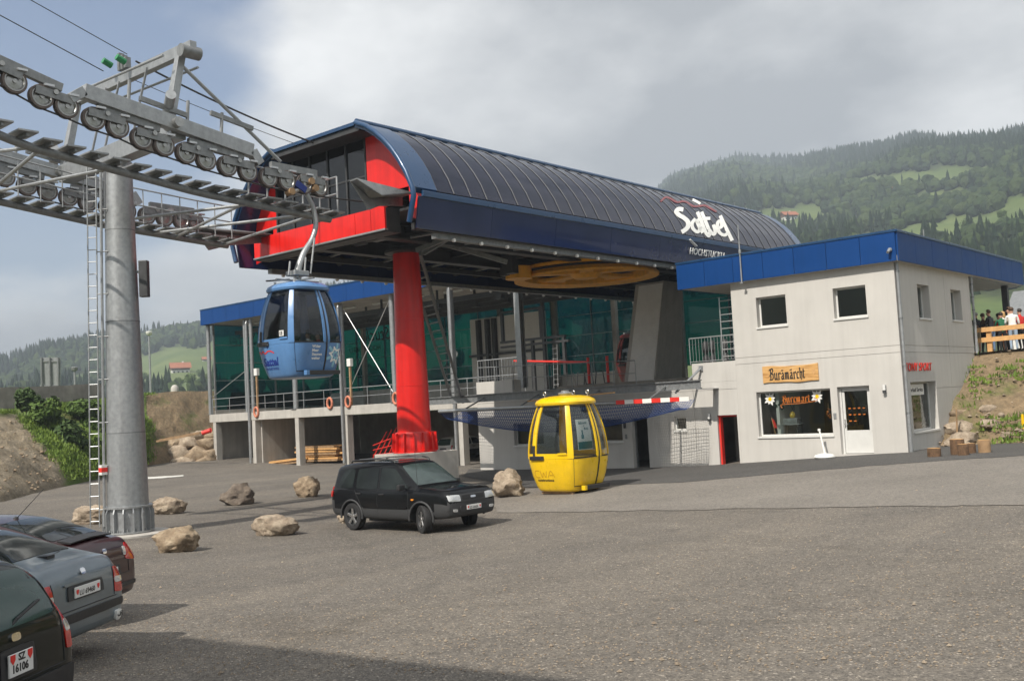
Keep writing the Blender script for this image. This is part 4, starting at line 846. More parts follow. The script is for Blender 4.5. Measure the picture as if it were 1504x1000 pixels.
# low parapet and green glass at the back and at the left end
mb = MB(); mb.bb((HL+.1, YHB-.3, ZB1-.05), (HR, YHB-.1, ZB1+1.15)); mb.build('back_parapet', M['concrete'], hall)
mb = MB(); mb.bb((HL, YG+.4, ZB1-.05), (HL+.1, YHB-.31, ZB1+.25)); mb.build('end_parapet', M['concrete'], hall)
def glaze(pl, u0, u1, nu, zs, d):
    for i in range(nu):
        a, b = u0+(u1-u0)*i/nu, u0+(u1-u0)*(i+1)/nu
        for c, e in zip(zs, zs[1:]): mb = MB(); pl.box(mb, a+.03, b-.03, c+.012, e-.012, d, d+.012); mb.build('glass_pane', M['glass_green'], hall)
    for i in range(nu+1):
        a = u0+(u1-u0)*i/nu; mb = MB(); pl.box(mb, a-.045, a+.045, zs[0], zs[-1], d-.12, d-.002); mb.build('mullion', M['galvd'], hall)
    for c in zs: mb = MB(); pl.box(mb, u0, u1, c-.02, c+.02, d-.06, d-.013); mb.build('transom', M['alu'], hall)
BK = Plane((0, YHB-.2, 0), (1,0,0), (0,-1,0)); EN = Plane((HL+.05, 0, 0), (0,1,0), (-1,0,0))
glaze(BK, HL+.1, HR+12.5, 13, [ZB1+1.17, 5.9, 7.1, 8.3, 9.68], 0); glaze(EN, YG+.45, YHB-.3, 4, [ZB1+.27, 5.9, 7.1, 8.3, 9.68], 0)
mb = MB()
for xx in np.linspace(HL+4.3, HR+8, 8): mb = MB(); mb.bb((xx-.14, YHB-.62, ZB1), (xx+.14, YHB-.34, 9.69)); mb.build('back_column', M['concd'], hall)
# mirror-read lettering on the back glass, seen from inside
for (px, py, txt, sz) in ((378,505,'Sattel',1.7),(574,497,'Stuckli',1.25),(560,513,'HOCHSTUCKLI',.5),(420,516,'HOCHSTUCKLI',.5)):
    p = atY(px, py, YHB-.24); text_mesh('glass_lettering', txt, sz, frame3(p, (-1,0,0), (0,0,1)), M['text_black'], hall, .006, .25)
# railing on the hall edge
railing('railing', 'two-bar galvanised railing along the hall floor edge', Vector((HL+.3, YG+.1, ZB1+.01)), Vector((HR+.6, YG+.1, ZB1+.01)), 14, 1.0, (1.,.5))
# overhead storage rails, hangers and machinery under the hall roof
mac = thing('storage_rails', 'dark overhead cabin storage rails under the hall roof', 'rails', Vector((-44, YG+4, 9.2)))
for yy in (YG+1.6, YG+3.4, YG+5.2, YG+7.2): mb = MB(); mb.beam((HL+1, yy, 9.05), (HR+6, yy, 9.05), .12, .26); mb.build('rail_beam', M['darksteel'], mac)
for i in range(26):
    xx = HL+2+i*1.15; yy = YG+1.6+1.8*(i % 4 if i % 4 < 3 else 1); mb = MB(); mb.bb((xx-.05, yy-.05, 9.15), (xx+.05, yy+.05, 9.7)); mb.bb((xx-.25, yy-.15, 8.72), (xx+.25, yy+.15, 8.92)); mb.build('hanger', M['darksteel'], mac)
for i in range(9):
    xx = HL+3+i*3.0; mb = MB(); mb.bb((xx-.7, YG+2.2, 9.56), (xx+.7, YG+2.34, 9.66)); o = mb.build('strip_light', M['plate'], mac)
# wall and frames at the back of the boarding area
prt = thing('machine_room', 'light grey machine room wall at the back of the boarding deck', 'wall', Vector((-33, 46, 3.9)))
a, b = atY(690, 470, 47.0).x, atY(797, 470, 47.0).x; mb = MB(); mb.bb((a, 47, 3.5), (b, 47.3, 8.7)); mb.build('wall', M['wall'], prt)
for px in (703,716,726): xx = atY(px, 470, 46.9).x; mb = MB(); mb.bb((xx-.12, 46.7, 3.9), (xx+.12, 46.98, 8.6)); mb.build('post', M['darksteel'], prt)
mb = MB(); mb.bb((a, 46.75, 6.3), (b, 46.9, 6.45)); mb.build('crossbar', M['darksteel'], prt)
wf = thing('work_frame', 'dark steel service frame with ladder in front of the machine room', 'frame', Vector((-31, 42, 3.9)))
fx = lambda px: atY(px, 480, 42).x
for px, zl, zh in ((738,6.6,8.3),(760,6.6,8.3),(795,6.6,8.2),(798,3.9,8.6),(781,3.6,6.6),(827,4.6,6.6)): mb = MB(); mb.bb((fx(px)-.08, 41.92, zl), (fx(px)+.08, 42.08, zh)); mb.build('upright', M['darksteel'], wf)
for za, pa, pb in ((6.62,735,830),(6.35,735,835),(8.25,735,800),(5.35,770,830)): mb = MB(); mb.bb((fx(pa), 41.9, za-.06), (fx(pb), 42.1, za+.06)); mb.build('crossbar', M['darksteel'], wf)
for px in (812,818): mb = MB(); mb.tube((fx(px), 41.8, 3.9), (fx(px)+.1, 41.8, 6.2), .02, n=6); mb.build('ladder_rail', M['alu'], wf)
for k in range(8): mb = MB(); mb.tube((fx(812)+.02, 41.8, 4.1+k*.27), (fx(818)+.08, 41.8, 4.1+k*.27), .014, n=5); mb.build('ladder_rung', M['alu'], wf)
for px in (845,872): 
    p = atY(px, 545, 41.); mb = MB()
    o = thing('bicycle_rack', 'small dark metal rack on the boarding deck, %s' % ('left' if px < 860 else 'right'), 'rack', Vector((p.x, 41, 3.9)))
    for s_ in (-.35, .35): mb = MB(); mb.ringtube([Vector((p.x+s_-.3, 41, 3.92)), Vector((p.x+s_-.2, 41, 4.6)), Vector((p.x+s_+.2, 41, 4.6)), Vector((p.x+s_+.3, 41, 3.92))], .03, 6); mb.build('hoop', M['darksteel'], o)
for px in (865,893):
    p = atY(px, 550, 39.); o = thing('barrier_post', 'red barrier post on the boarding deck, %s' % ('left' if px < 880 else 'right'), 'post', Vector((p.x, 39, 3.9)), group='red barrier posts')
    mb = MB(); mb.tube((p.x, 39, 3.9), (p.x, 39, 5.2), .07, n=10); mb.build('post', M['text_red'], o); mb = MB(); mb.tube((p.x, 39, 3.9), (p.x, 39, 3.96), .2, n=12); mb.build('foot', M['darksteel'], o)
a, b = atY(755, 530, 39.5), atY(863, 532, 39.5); mb = MB(); mb.tube(a, b, .05, n=8); tag(mb.build('barrier_bar', M['text_red'], org=a), 'thin red barrier bar across the boarding deck', 'barrier')
p = atD(667, 520, 62); mb = MB(); mb.tube(p, p+Vector((.05,-.08,0)), .24, n=28); o = thing('traffic_mirror', 'round pale mirror disc on a pole behind the hall', 'mirror', Vector((p.x, p.y, .2))); mb.build('disc', M['clearlamp'], o, smooth=40); mb = MB(); mb.tube((p.x, p.y+.08, .2), (p.x, p.y+.08, p.z), .06, n=8); mb.build('pole', M['galv'], o)
# orange reels and boxes on the hall columns
for px, py in ((377,605),(485,592),(512,590),(582,585)):
    p = atY(px, py, YG-.02); o = thing('rescue_ring', 'faded orange ring hung on the hall railing, %s' % {377:'leftmost one',485:'second from the left',512:'third from the left',582:'beside the red pillar'}[px], 'ring', p, group='orange rings on the railing')
    mb = MB(); mb.ringtube([p+Vector((math.cos(t)*.22, -.04, math.sin(t)*.30)) for t in np.linspace(0, 2*math.pi, 17)], .07, 8); mb.build('ring', M['ring'] if 'ring' in M else M.setdefault('ring', pm('faded_orange', (.55,.20,.12), .7, 0, .2, 6)), o, smooth=60)
    mb = MB(); mb.tube(p+Vector((0,0,.28)), p+Vector((0,.1,.42)), .02, n=6); mb.build('hook', M['galvd'], o)
for px, py in ((374,547),(511,533)):
    p = atY(px, py, YG-.05); o = thing('control_box', 'small pale control box on a post at the hall edge, %s' % ('left' if px < 400 else 'right'), 'box', Vector((p.x, YG+.1, ZB1)))
    mb = MB(); mb.bb((p.x-.16, YG-.02, p.z-.2), (p.x+.16, YG+.2, p.z+.25)); mb.build('box', M['plate'], o, bevel=.015); mb = MB(); mb.bb((p.x-.06, YG+.04, ZB1), (p.x+.06, YG+.14, p.z-.2)); mb.build('post', M['woodd'], o)
# stored things in the garage bays
def lumber(px0, px1, Y, n, zc, label, tilt=0.):
    a, b = atY(px0, 680, Y).x, atY(px1, 680, Y).x; t = thing('lumber_pile', label, 'lumber', Vector(((a+b)/2, Y, .2)))
    for i in range(n):
        ly = i % 4; lz = i//4; L = (b-a)*random.uniform(.8, 1.0); c = (a+b)/2+random.uniform(-.3,.3); z_ = zc+lz*.14+random.uniform(-.01,.01); y_ = Y+ly*.3+random.uniform(-.05,.05)
        mb = MB(); mb.beam((c-L/2, y_, z_+random.uniform(-.02,.02)-tilt), (c+L/2, y_+random.uniform(-.1,.1), z_+random.uniform(-.02,.05)+tilt), .24, .11); mb.build('plank', M['wood'] if i % 3 else M['woodd'], t)
lumber(437, 500, YG+1.6, 28, .42, 'stack of brown timber in the dark garage bay'); lumber(392, 440, YG+.6, 8, .34, 'loose grey and brown boards spilling out between the concrete columns', .1)
rt = thing('red_trestle', 'red tubular trestle frames stored behind the black car', 'trestle', atY(565, 665, YG+1.5))
for k in range(5):
    p = atY(548+k*7, 672, YG+1.5); mb = MB(); mb.tube(p, p+Vector((1.3, 0, 1.5+.1*k)), .035, n=6); mb.build('tube', M['text_red'], rt)
for k in range(3):
    p = atY(548, 668-k*7, YG+1.45); mb = MB(); mb.tube(p, p+Vector((1.7, 0, .1+.15*k)), .03, n=6); mb.build('tube', M['text_red'], rt)
# ------------------------------------------------------------------ lift terminal
TO = Vector((XM, 24.5, .2)); ter = thing('lift_terminal', 'long lift terminal with dark curved glazed hood, red front and red pillar', 'station', TO)
HP = [(4.52,8.45),(4.70,9.38),(4.66,9.62),(4.42,10.15),(4.13,10.6),(3.84,10.97),(3.52,11.3),(3.14,11.62),(2.72,11.9),(2.25,12.1)]   # (offset, z) right half
def ring(Y, off=0., front=0.): 
    R_ = [Vector((XM+x, Y, z)) for x, z in HP]; L_ = [Vector((XM-x, Y, z)) for x, z in reversed(HP)]; return R_+L_
GL = HP[2:]
ys0, ys1 = YF+.95, YB-.7; NP = 33
rightsurf = MB()
for side in (1, -1):
    for i in range(NP):
        y0, y1 = ys0+(ys1-ys0)*i/NP+.015, ys0+(ys1-ys0)*(i+1)/NP-.015
        mb = MB(); mb.loft([[Vector((XM+side*x, y0, z)) for x, z in GL], [Vector((XM+side*x, y1, z)) for x, z in GL]], cap=False, closed=False)
        inn = [(x-.03*(x-2)/2.6, z-.03) for x, z in GL]; mb.loft([[Vector((XM+side*x, y0, z)) for x, z in inn], [Vector((XM+side*x, y1, z)) for x, z in inn]], cap=False, closed=False)
        if side == 1: rightsurf.loft([[Vector((XM+side*x, y0-.02, z)) for x, z in GL], [Vector((XM+side*x, y1+.02, z)) for x, z in GL]], cap=False, closed=False)
        mb.build('hood_panel', M['hoodglass'], ter, smooth=50)
    for i in range(NP+1):
        y_ = ys0+(ys1-ys0)*i/NP; mb = MB(); mb.ringtube([Vector((XM+side*(x+.012), y_, z+.008)) for x, z in GL], .016, 6); mb.build('hood_rib', M['rib'] if 'rib' in M else M.setdefault('rib', pm('rib_grey', (.11,.112,.12), .45, .2, .12, 4)), ter, smooth=60)
    mb = MB(); mb.ringtube([(XM+side*2.25, YF-.02, 12.13), (XM+side*2.25, YB, 12.13)], .10, 12); mb.build('roof_edge_tube', M['trimblue'], ter, smooth=60)
    mb = MB(); mb.beam((XM+side*4.70, YF+.3, 9.47), (XM+side*4.70, YB-.05, 9.47), .10, .19); mb.build('side_trim', M['trimblue'], ter, bevel=.02)
    nb = 8
    for i in range(nb):
        y0, y1 = YF+.15+(YB-YF-.3)*i/nb+.006, YF+.15+(YB-YF-.3)*(i+1)/nb-.006; x0, x1 = XM+side*4.54, XM+side*4.70
        mb = MB(); zb_ = 8.45; mb.hexa([(x0,y0,zb_),(x0-side*.05,y0,zb_),(x0-side*.05,y1,zb_),(x0,y1,zb_),(x1,y0,9.38),(x1-side*.05,y0,9.38),(x1-side*.05,y1,9.38),(x1,y1,9.38)]); mb.build('side_panel', M['navy'], ter)
    # solid blue front and rear hood bands
    for nm, ya, yb in (('front_band', YF, YF+.93), ('rear_band', YB-.68, YB)):
        prof = GL; mb = MB(); outer = [Vector((XM+side*(x+.03), 0, z+.02)) for x, z in prof]; inner = [Vector((XM+side*(x-.10), 0, z-.12)) for x, z in prof]; loop = outer+inner[::-1]
        mb.loft([[Vector((p.x, ya, p.z)) for p in loop], [Vector((p.x, yb, p.z)) for p in loop]]); mb.build(nm, M['trimblue'], ter, smooth=35)
    mb = MB(); mb.ringtube([Vector((XM+side*(x-.02), YF-.03, z)) for x, z in [(4.46,8.62)]+HP[1:]], .085, 10); mb.build('front_rim', M['trimblue'], ter, smooth=60)
mb = MB(); mb.bb((XM-2.25, YF-.02, 12.04), (XM+2.25, YB, 12.15)); mb.build('flat_roof', M['trimblue'], ter)
mb = MB(); mb.bb((XM-2.3, YF+.05, 11.86), (XM+2.3, YF+2.2, 12.02)); mb.build('front_soffit', M['darksteel'], ter)
# front wall: red panels, dark glazing, red floor band
YW = YF+.8
mb = MB(); xa_ = 1.72; poly = [(xa_,9.45)]+[(x-.12,z-.06) for x, z in [(4.6,9.45)]+GL[1:]]+[(xa_,12.0)]; mb.prism([Vector((XM+x, YW, z)) for x, z in [(xa_,9.0),(2.55,9.0),(2.55,9.95),(3.62,9.95),(3.62,9.0),(4.42,8.68)]+poly[1:]], (0,.06,0)); mb.build('front_panel', M['red'], ter)
mb = MB(); mb.prism([Vector((XM-x, YW, z)) for x, z in [(3.15,8.75),(3.35,8.75),(3.35,9.75),(3.9,9.75),(3.9,8.75),(4.42,8.6)]+[(x-.12,z-.06) for x, z in [(4.6,9.45)]+GL[1:6]]+[(3.15,11.2)]], (0,.06,0)); mb.build('front_panel', M['red'], ter)
gx = np.linspace(-3.1, 1.66, 6)
for a, b in zip(gx, gx[1:]): mb = MB(); mb.bb((XM+a+.03, YW+.03, 9.42), (XM+b-.03, YW+.04, 11.98)); mb.build('front_pane', M['glass_dark'], ter)
for a in gx: mb = MB(); mb.bb((XM+a-.035, YW-.01, 9.42), (XM+a+.035, YW+.06, 11.98)); mb.build('front_mullion', M['darksteel'], ter)
mb = MB(); mb.bb((XM-3.1, YW, 10.62), (XM+1.66, YW+.05, 10.68)); mb.build('front_transom', M['darksteel'], ter)
bx_ = np.array([-3.9, -3.1, -2.4, 1.55, 2.3, 2.95])
for a, b in zip(bx_, bx_[1:]): mb = MB(); mb.bb((XM+a+.008, YF+.36, 8.72), (XM+b-.008, YF+.42, 9.40)); mb.build('floor_band', M['red'], ter)
mb = MB(); mb.bb((XM-3.9, YF+.43, 8.62), (XM+2.95, YF+1.0, 9.38)); mb.build('floor_box', M['darksteel'], ter)
mb = MB(); mb.bb((XM-3.92, YF+.33, 8.66), (XM+2.97, YF+.46, 8.71)); mb.build('floor_edge', M['alu'], ter)
mb = MB(); mb.bb((XM-4.45, YF+1.0, 9.30), (XM+4.45, YB-.2, 9.38)); mb.build('floor_plate', M['darksteel'], ter)
mb = MB(); mb.bb((XM-4.4, YB-.4, 8.7), (XM+4.4, YB-.3, 9.6)); mb.build('rear_panel', M['navy'], ter)
mb = MB(); mb.prism([Vector((XM+x, YB-.35, z)) for x, z in [(-4.5,9.6),(4.5,9.6)]+[(x-.15,z-.1) for x, z in GL]+[(-(x-.15),z-.1) for x, z in reversed(GL)]], (0,.05,0)); mb.build('rear_panel', M['navy'], ter)
# machinery silhouettes inside the glazed front
for k, (dx_, z_) in enumerate(((-2.2,9.9),(-1.2,10.1),(-.1,9.8),(.9,10.2))):
    mb = MB(); mb.bb((XM+dx_-.3, YF+2.2, 9.0), (XM+dx_+.3, YF+3.0, z_)); mb.tube((XM+dx_, YF+2.4, z_), (XM+dx_+.5, YF+2.6, z_+1.4), .08); mb.build('drive_unit', M['galvd'], ter)
# underside girders
for dx_ in (-1.5, 1.5):
    mb = MB(); mb.bb((XM+dx_-.2, YF+1.01, 9.20), (XM+dx_+.2, YB-1, 9.29)); mb.bb((XM+dx_-.03, YF+1.01, 8.80), (XM+dx_+.03, YB-1, 9.20)); mb.bb((XM+dx_-.2, YF+1.01, 8.72), (XM+dx_+.2, YB-1, 8.80)); mb.build('girder', M['darksteel'], ter)
for y_ in np.arange(YF+2.6, YB-1, 2.6):
    mb = MB(); mb.bb((XM-4.3, y_-.09, 8.98), (XM+4.3, y_+.09, 9.18)); mb.build('cross_beam', M['darksteel'], ter)
    for s_ in (-1, 1): mb = MB(); mb.tube((XM+s_*1.7, y_, 8.82), (XM+s_*3.9, y_+.9, 8.95), .05, n=8); mb.build('strut', M['galvd'], ter)
for s_ in (-1, 1):
    mb = MB(); mb.beam((XM+s_*4.2, YF+1.2, 8.35), (XM+s_*4.2, YB-.5, 8.35), .22, .16); mb.build('edge_rail', M['galvd'], ter)
    mb = MB(); mb.beam((XM+s_*3.3, YF+1.2, 8.8), (XM+s_*3.3, YB-2, 8.8), .14, .2); mb.build('running_rail', M['darksteel'], ter)
    for y_ in np.arange(YF+1.5, YB-2, 1.25):
        mb = MB(); mb.tube((XM+s_*3.55, y_, 8.85), (XM+s_*3.75, y_, 8.85), .17, n=12); mb.build('drive_tyre', M['rubber'], ter, smooth=40)
        mb = MB(); mb.tube((XM+s_*4.32, y_+.4, 8.26), (XM+s_*4.4, y_+.4, 8.26), .06, n=8); mb.build('light_spot', M['plate'], ter)
pts_ = atX(640, 345, XM+2.2)
for pa, pb in (((622,372),(678,338)),((640,355),(745,385)),((612,368),(668,345))):
    a, b = atX(*pa, XM+1.0), atX(*pb, XM+2.6); mb = MB(); mb.beam(a, b, .12, .16); mb.build('brace', M['galvd'], ter)
# red pillar on its concrete block
PY = 24.6; zf = lambda y: atX(606, y, XM).z
zfl0, zfl1, zpt = atX(606,664,XM).z, atX(604,634,XM).z, 8.6
mb = MB(); mb.lathe([(.60,zfl1-.4),(.59,zfl1),(.56,zfl1+1.5),(.465,zpt)], (XM, PY, 0), 40); mb.build('pillar', M['red'], ter, smooth=40)
for z_ in (zfl1+1.6, zfl1+3.9): r_ = float(np.interp(z_, [zfl1, zfl1+1.5, zpt], [.59,.56,.465])); mb = MB(); mb.lathe([(r_-.02,z_-.03),(r_+.008,z_-.02),(r_+.008,z_+.02),(r_-.02,z_+.03)], (XM, PY, 0), 40, cap=False); mb.build('weld_seam', M['red'], ter, smooth=40)
mb = MB(); mb.lathe([(.77,zfl0),(.77,zfl0+.05),(.71,zfl0+.05),(.69,zfl1-.08),(.66,zfl1),(.59,zfl1)], (XM, PY, 0), 40); fl_ = mb.build('pillar_foot', M['red'], ter, smooth=30)
for k in range(14):
    t = 2*math.pi*k/14+.1; d = Vector((math.cos(t), math.sin(t), 0)); s_ = Vector((-math.sin(t), math.cos(t), 0))*.02; c0 = Vector((XM, PY, 0)); P = [c0+d*.7+Vector((0,0,zfl0+.05)), c0+d*.82+Vector((0,0,zfl0+.05)), c0+d*.78+Vector((0,0,zfl1-.03)), c0+d*.7+Vector((0,0,zfl1-.03))]; mb = MB(); mb.hexa([p-s_ for p in P]+[p+s_ for p in P]); mb.build('gusset', M['red'], fl_)
mb = MB(); mb.bb((XM-.9, PY-1.1, -.4), (XM+.80, PY+1.3, zfl0-.002)); mb.build('foundation', M['concrete'], ter, bevel=.03)
mb = MB(); mb.lathe([(.5,zpt-.001),(.75,zpt+.02),(.75,zpt+.1)], (XM, PY, 0), 28); mb.build('pillar_head', M['darksteel'], ter)
# service ladder between terminal and podium
la, lb_ = atX(617, 372, XM+1.3), atY(680, 590, YH-.6); 
for o_ in (Vector((0,0,0)), Vector((-1.0,.35,0))):
    mb = MB(); mb.beam(la+o_, lb_+o_, .09, .16); mb.build('stair_string', M['galvd'], ter)
for k in range(16):
    p = la.lerp(lb_, .12+k*.053); mb = MB(); mb.beam(p, p+Vector((-1.0,.35,0)), .16, .03); mb.build('stair_tread', M['galvd'], ter)
# rear concrete pillar
mb = MB(); yq = 40.2; b0, b1, t0, t1 = atY(916,588,yq), atY(962,588,yq), atY(934,430,yq), atY(976,430,yq)
d0, d1 = Vector((.1,2.3,0)), Vector((.05,1.5,0)); mb.hexa([Vector((b0.x,yq,3.5)), Vector((b1.x,yq,3.5)), Vector((b1.x,yq,3.5))+d0, Vector((b0.x,yq,3.5))+d0, Vector((t0.x,yq,8.5)), Vector((t1.x,yq,8.5)), Vector((t1.x,yq,8.5))+d1, Vector((t0.x,yq,8.5))+d1]); mb.build('rear_pillar', M['concrete'], ter, bevel=.02)
mb = MB(); f_ = Vector((0,-.03,0)); mb.hexa([Vector((b0.x+.25,yq,3.6))+f_, Vector((b1.x-.05,yq,3.6))+f_, Vector((b1.x-.05,yq,3.6))+f_*.1, Vector((b0.x+.25,yq,3.6))+f_*.1, Vector((t0.x+.2,yq,8.4))+f_, Vector((t1.x-.05,yq,8.4))+f_, Vector((t1.x-.05,yq,8.4))+f_*.1, Vector((t0.x+.2,yq,8.4))+f_*.1]); mb.build('lightened_front', M['white'], ter)  # white plate added to lighten the shaded front face of the concrete pillar
# bullwheel
BW = atX(861, 404, XM); BW.z -= .0; RW = 3.12
mb = MB(); mb.lathe([(RW-.45,-.06),(RW-.45,.24),(RW-.02,.30),(RW,.26),(RW-.12,.17),(RW-.12,.05),(RW,-.10),(RW-.02,-.18),(RW-.45,-.06)], BW, 72); bw = mb.build('bullwheel', M['orange'], ter, smooth=35)
mb = MB(); mb.lathe([(0,-.16),(.48,-.16),(.62,-.06),(.70,.02),(.70,.2),(0,.2)], BW, 36); mb.build('hub', M['orange'], bw, smooth=35)
mb = MB(); mb.lathe([(RW-.118,.052),(RW-.09,.11),(RW-.118,.168)], BW, 72, cap=False); mb.build('rope_liner', M['rubber'], bw)
for k in range(5):
    t = k*2*math.pi/5+.35; d = Vector((math.cos(t), math.sin(t), 0)); s_ = Vector((-math.sin(t), math.cos(t), 0)); P = [BW+d*.5-s_*.32, BW+d*1.3-s_*.26, BW+d*2.2-s_*.42, BW+d*2.78-s_*1.0, BW+d*2.78+s_*1.0, BW+d*2.2+s_*.42, BW+d*1.3+s_*.26, BW+d*.5+s_*.32]
    mb = MB(); mb.prism([p+Vector((0,0,.02)) for p in P], (0,0,.14)); mb.build('spoke', M['orange'], bw, bevel=.02)
mb = MB(); mb.tube(BW+Vector((0,0,.2)), (BW.x, BW.y, 9.29), .35, n=20); mb.build('shaft', M['darksteel'], ter, smooth=40)
p = BW+Vector((-1.0,-3.3,0)); mb = MB(); mb.tube(p-Vector((0,0,.25)), p+Vector((0,0,.25)), .55, n=24); mb.build('deflection_sheave', M['orange'], ter, smooth=40)
for dx_, dy_ in ((-1.2,-3.8),(-.6,-4.2),(-1.8,-3.0)): mb = MB(); mb.bb((BW.x+dx_-.2, BW.y+dy_-.2, 8.4), (BW.x+dx_+.2, BW.y+dy_+.2, 9.29)); mb.build('bracket', M['darksteel'], ter)
# rope entry guides
for side, Xg in ((1, XN+.45), (-1, XW-.30)):
    if side == 1: P = [(514,267),(543,293),(590,290),(590,303),(556,303),(541,309)]
    else: P = [(283,336),(305,343),(385,349),(385,357),(335,361),(306,368)]
    mb = MB(); q = [atX(*p, Xg) for p in P]; mb.prism(q, (.04,0,0)); mb.prism([q[0], q[1], q[2], q[2]+Vector((.55,0,.02)), q[1]+Vector((.55,0,.02)), q[0]+Vector((.3,0,.02))], (0,0,.03)); mb.build('entry_guide', M['galvd'], ter)
# hood lettering
rb = bvh_of(rightsurf); Z = lambda P: [(970+x/9.09, 280+y/9.09) for x, y in P]
for nm_, S_, w_ in (('letter', [[(300,262),(240,254),(208,285),(240,330),(310,372),(364,425),(360,490),(300,545),(190,598)]], 6.2), ('letter', [[(462,382),(418,440),(432,515),(490,558),(522,500),(470,392)],[(478,400),(520,500),(562,570)]], 4.6),
   ('letter', [[(490,290),(548,430),(600,560),(640,610),(655,560)],[(545,290),(600,420),(640,520)],[(500,398),(580,380),(660,378)],[(640,520),(700,590),(728,545),(704,460)]], 4.6), ('letter', [[(762,505),(812,485),(805,420),(765,425),(758,500),(790,572),(850,600),(895,570)]], 4.6), ('letter', [[(795,340),(870,500),(955,672)]], 4.6), ('lettering_dot', [[(425,128),(470,148),(530,182)]], 3.4)):
    mb = MB(); ribbon_px(mb, [Z(q_) for q_ in S_], rb, w_, .03); mb.build(nm_, M['text_white'], ter)
mb = MB(); ribbon_px(mb, [Z([(0,150),(68,96),(140,118),(215,160),(300,150),(360,168),(430,212),(505,214),(590,205),(670,246),(745,288)])], rb, 2.6, .025); mb.build('hood_wave', M['text_pink'], ter)
a, b = atX(1012, 352, XM+4.73), atX(1022, 362, XM+4.71); mb = MB(); mb.beam(a, b, .03, .16, up=(1,0,0)); mb.build('lettering_stroke', M['text_white'], ter)
a, b = atX(1012.5, 373, XM+4.72), atX(1085, 379.5, XM+4.72); q = atX(1013, 363, XM+4.72)
text_mesh('band_lettering', 'HOCHSTUCKLI', (q.z-a.z)*1.38, frame3(Vector((XM+4.715, a.y, a.z)), (0,1,0), (.17,0,1)), M['text_white'], ter, .02, .12, .001, spc=1.06)
# ------------------------------------------------------------------ lift pylon
tw = thing('lift_pylon', 'tall grey steel lift pylon with sheave trains, catwalks and lifting frame', 'pylon', TWR)
mb = MB(); mb.lathe([(.535,.95),(.50,2.8),(.44,5.8),(.385,8.6),(.36,10.3)], (TWR.x,TWR.y,0), 36); shaft = mb.build('shaft', M['galv'], tw, smooth=40)
for z_ in (2.9, 5.9, 8.4): 
    r_ = float(np.interp(z_, [.95,2.8,5.8,8.6,10.3], [.535,.50,.44,.385,.36])); mb = MB(); mb.lathe([(r_-.02,z_-.02),(r_+.006,z_-.015),(r_+.006,z_+.015),(r_-.02,z_+.02)], (TWR.x,TWR.y,0), 36); mb.build('weld_seam', M['galvd'], shaft, smooth=40)
mb = MB(); mb.lathe([(.66,.245),(.66,.29),(.56,.29),(.555,.9),(.63,.9),(.63,.95),(.53,.952)], (TWR.x,TWR.y,0), 36); foot = mb.build('foot', M['galv'], tw, smooth=30)
for k in range(16):
    t = 2*math.pi*k/16+.1; d = Vector((math.cos(t), math.sin(t), 0)); s_ = Vector((-math.sin(t), math.cos(t), 0))*.016; c0 = Vector((TWR.x,TWR.y,0)); P = [c0+d*.55+Vector((0,0,.29)), c0+d*.67+Vector((0,0,.29)), c0+d*.67+Vector((0,0,.78)), c0+d*.62+Vector((0,0,.9))+Vector((0,0,0)), c0+d*.55+Vector((0,0,.9))]
    mb = MB(); mb.prism([p-s_ for p in P], s_*2); mb.build('gusset', M['galv'], foot)
    q = c0+d*.62; mb = MB(); mb.tube(q+s_*6+Vector((0,0,.25)), q+s_*6+Vector((0,0,.36)), .028, n=6); mb.build('bolt', M['galvd'], foot)
IR = Vector((.755,.656,0))   # picture-right direction, used only to turn the ladder
# ladder with safety rail
base = Vector((TWR.x,TWR.y,0))
def lad_pt(off, z): lean = float(np.interp(z, [.4,10.2], [.66,.50])); return base-IR*(lean+off)+Vector((.25,-.25,z))
for off in (.0,.24): mb = MB(); mb.ringtube([lad_pt(off, z) for z in np.linspace(.45,10.2,8)], .02, 6); mb.build('ladder_rail', M['galv'], tw, smooth=40)
for z_ in np.arange(.6,10.1,.33): mb = MB(); mb.tube(lad_pt(0,z_), lad_pt(.24,z_), .014, n=6); mb.build('ladder_rung', M['galv'], tw)
mb = MB(); mb.ringtube([lad_pt(-.13, z) for z in np.linspace(.45,10.2,8)], .038, 8); mb.build('safety_rail', M['galv'], tw, smooth=40)
for z_ in np.arange(.9,10,1.15): mb = MB(); mb.tube(lad_pt(.0,z_), lad_pt(-.30,z_), .016, n=6); mb.build('ladder_bracket', M['galvd'], tw)
p = lad_pt(-.14, 1.95); mb = MB(); mb.box(p+Vector((.03,-.05,0)), (.16,.16,.26)); mb.build('warning_label', M['plate'], tw)
p = lad_pt(-.14, 1.95)+Vector((.03,-.05,0)); mb = MB(); mb.box(p, (.165,.165,.12)); mb.build('warning_mark', M['text_red'], tw)
p = base+IR*.62+Vector((0,0,7.05)); mb = MB(); mb.box(p, (.24,.2,1.0), Matrix.Rotation(.7,3,'Z')); mb.build('siren_box', M['darksteel'], tw, bevel=.02); mb = MB(); mb.beam(p+Vector((0,0,.2)), p-IR*.3+Vector((0,0,.2)), .06, .06); mb.build('box_bracket', M['galvd'], tw)
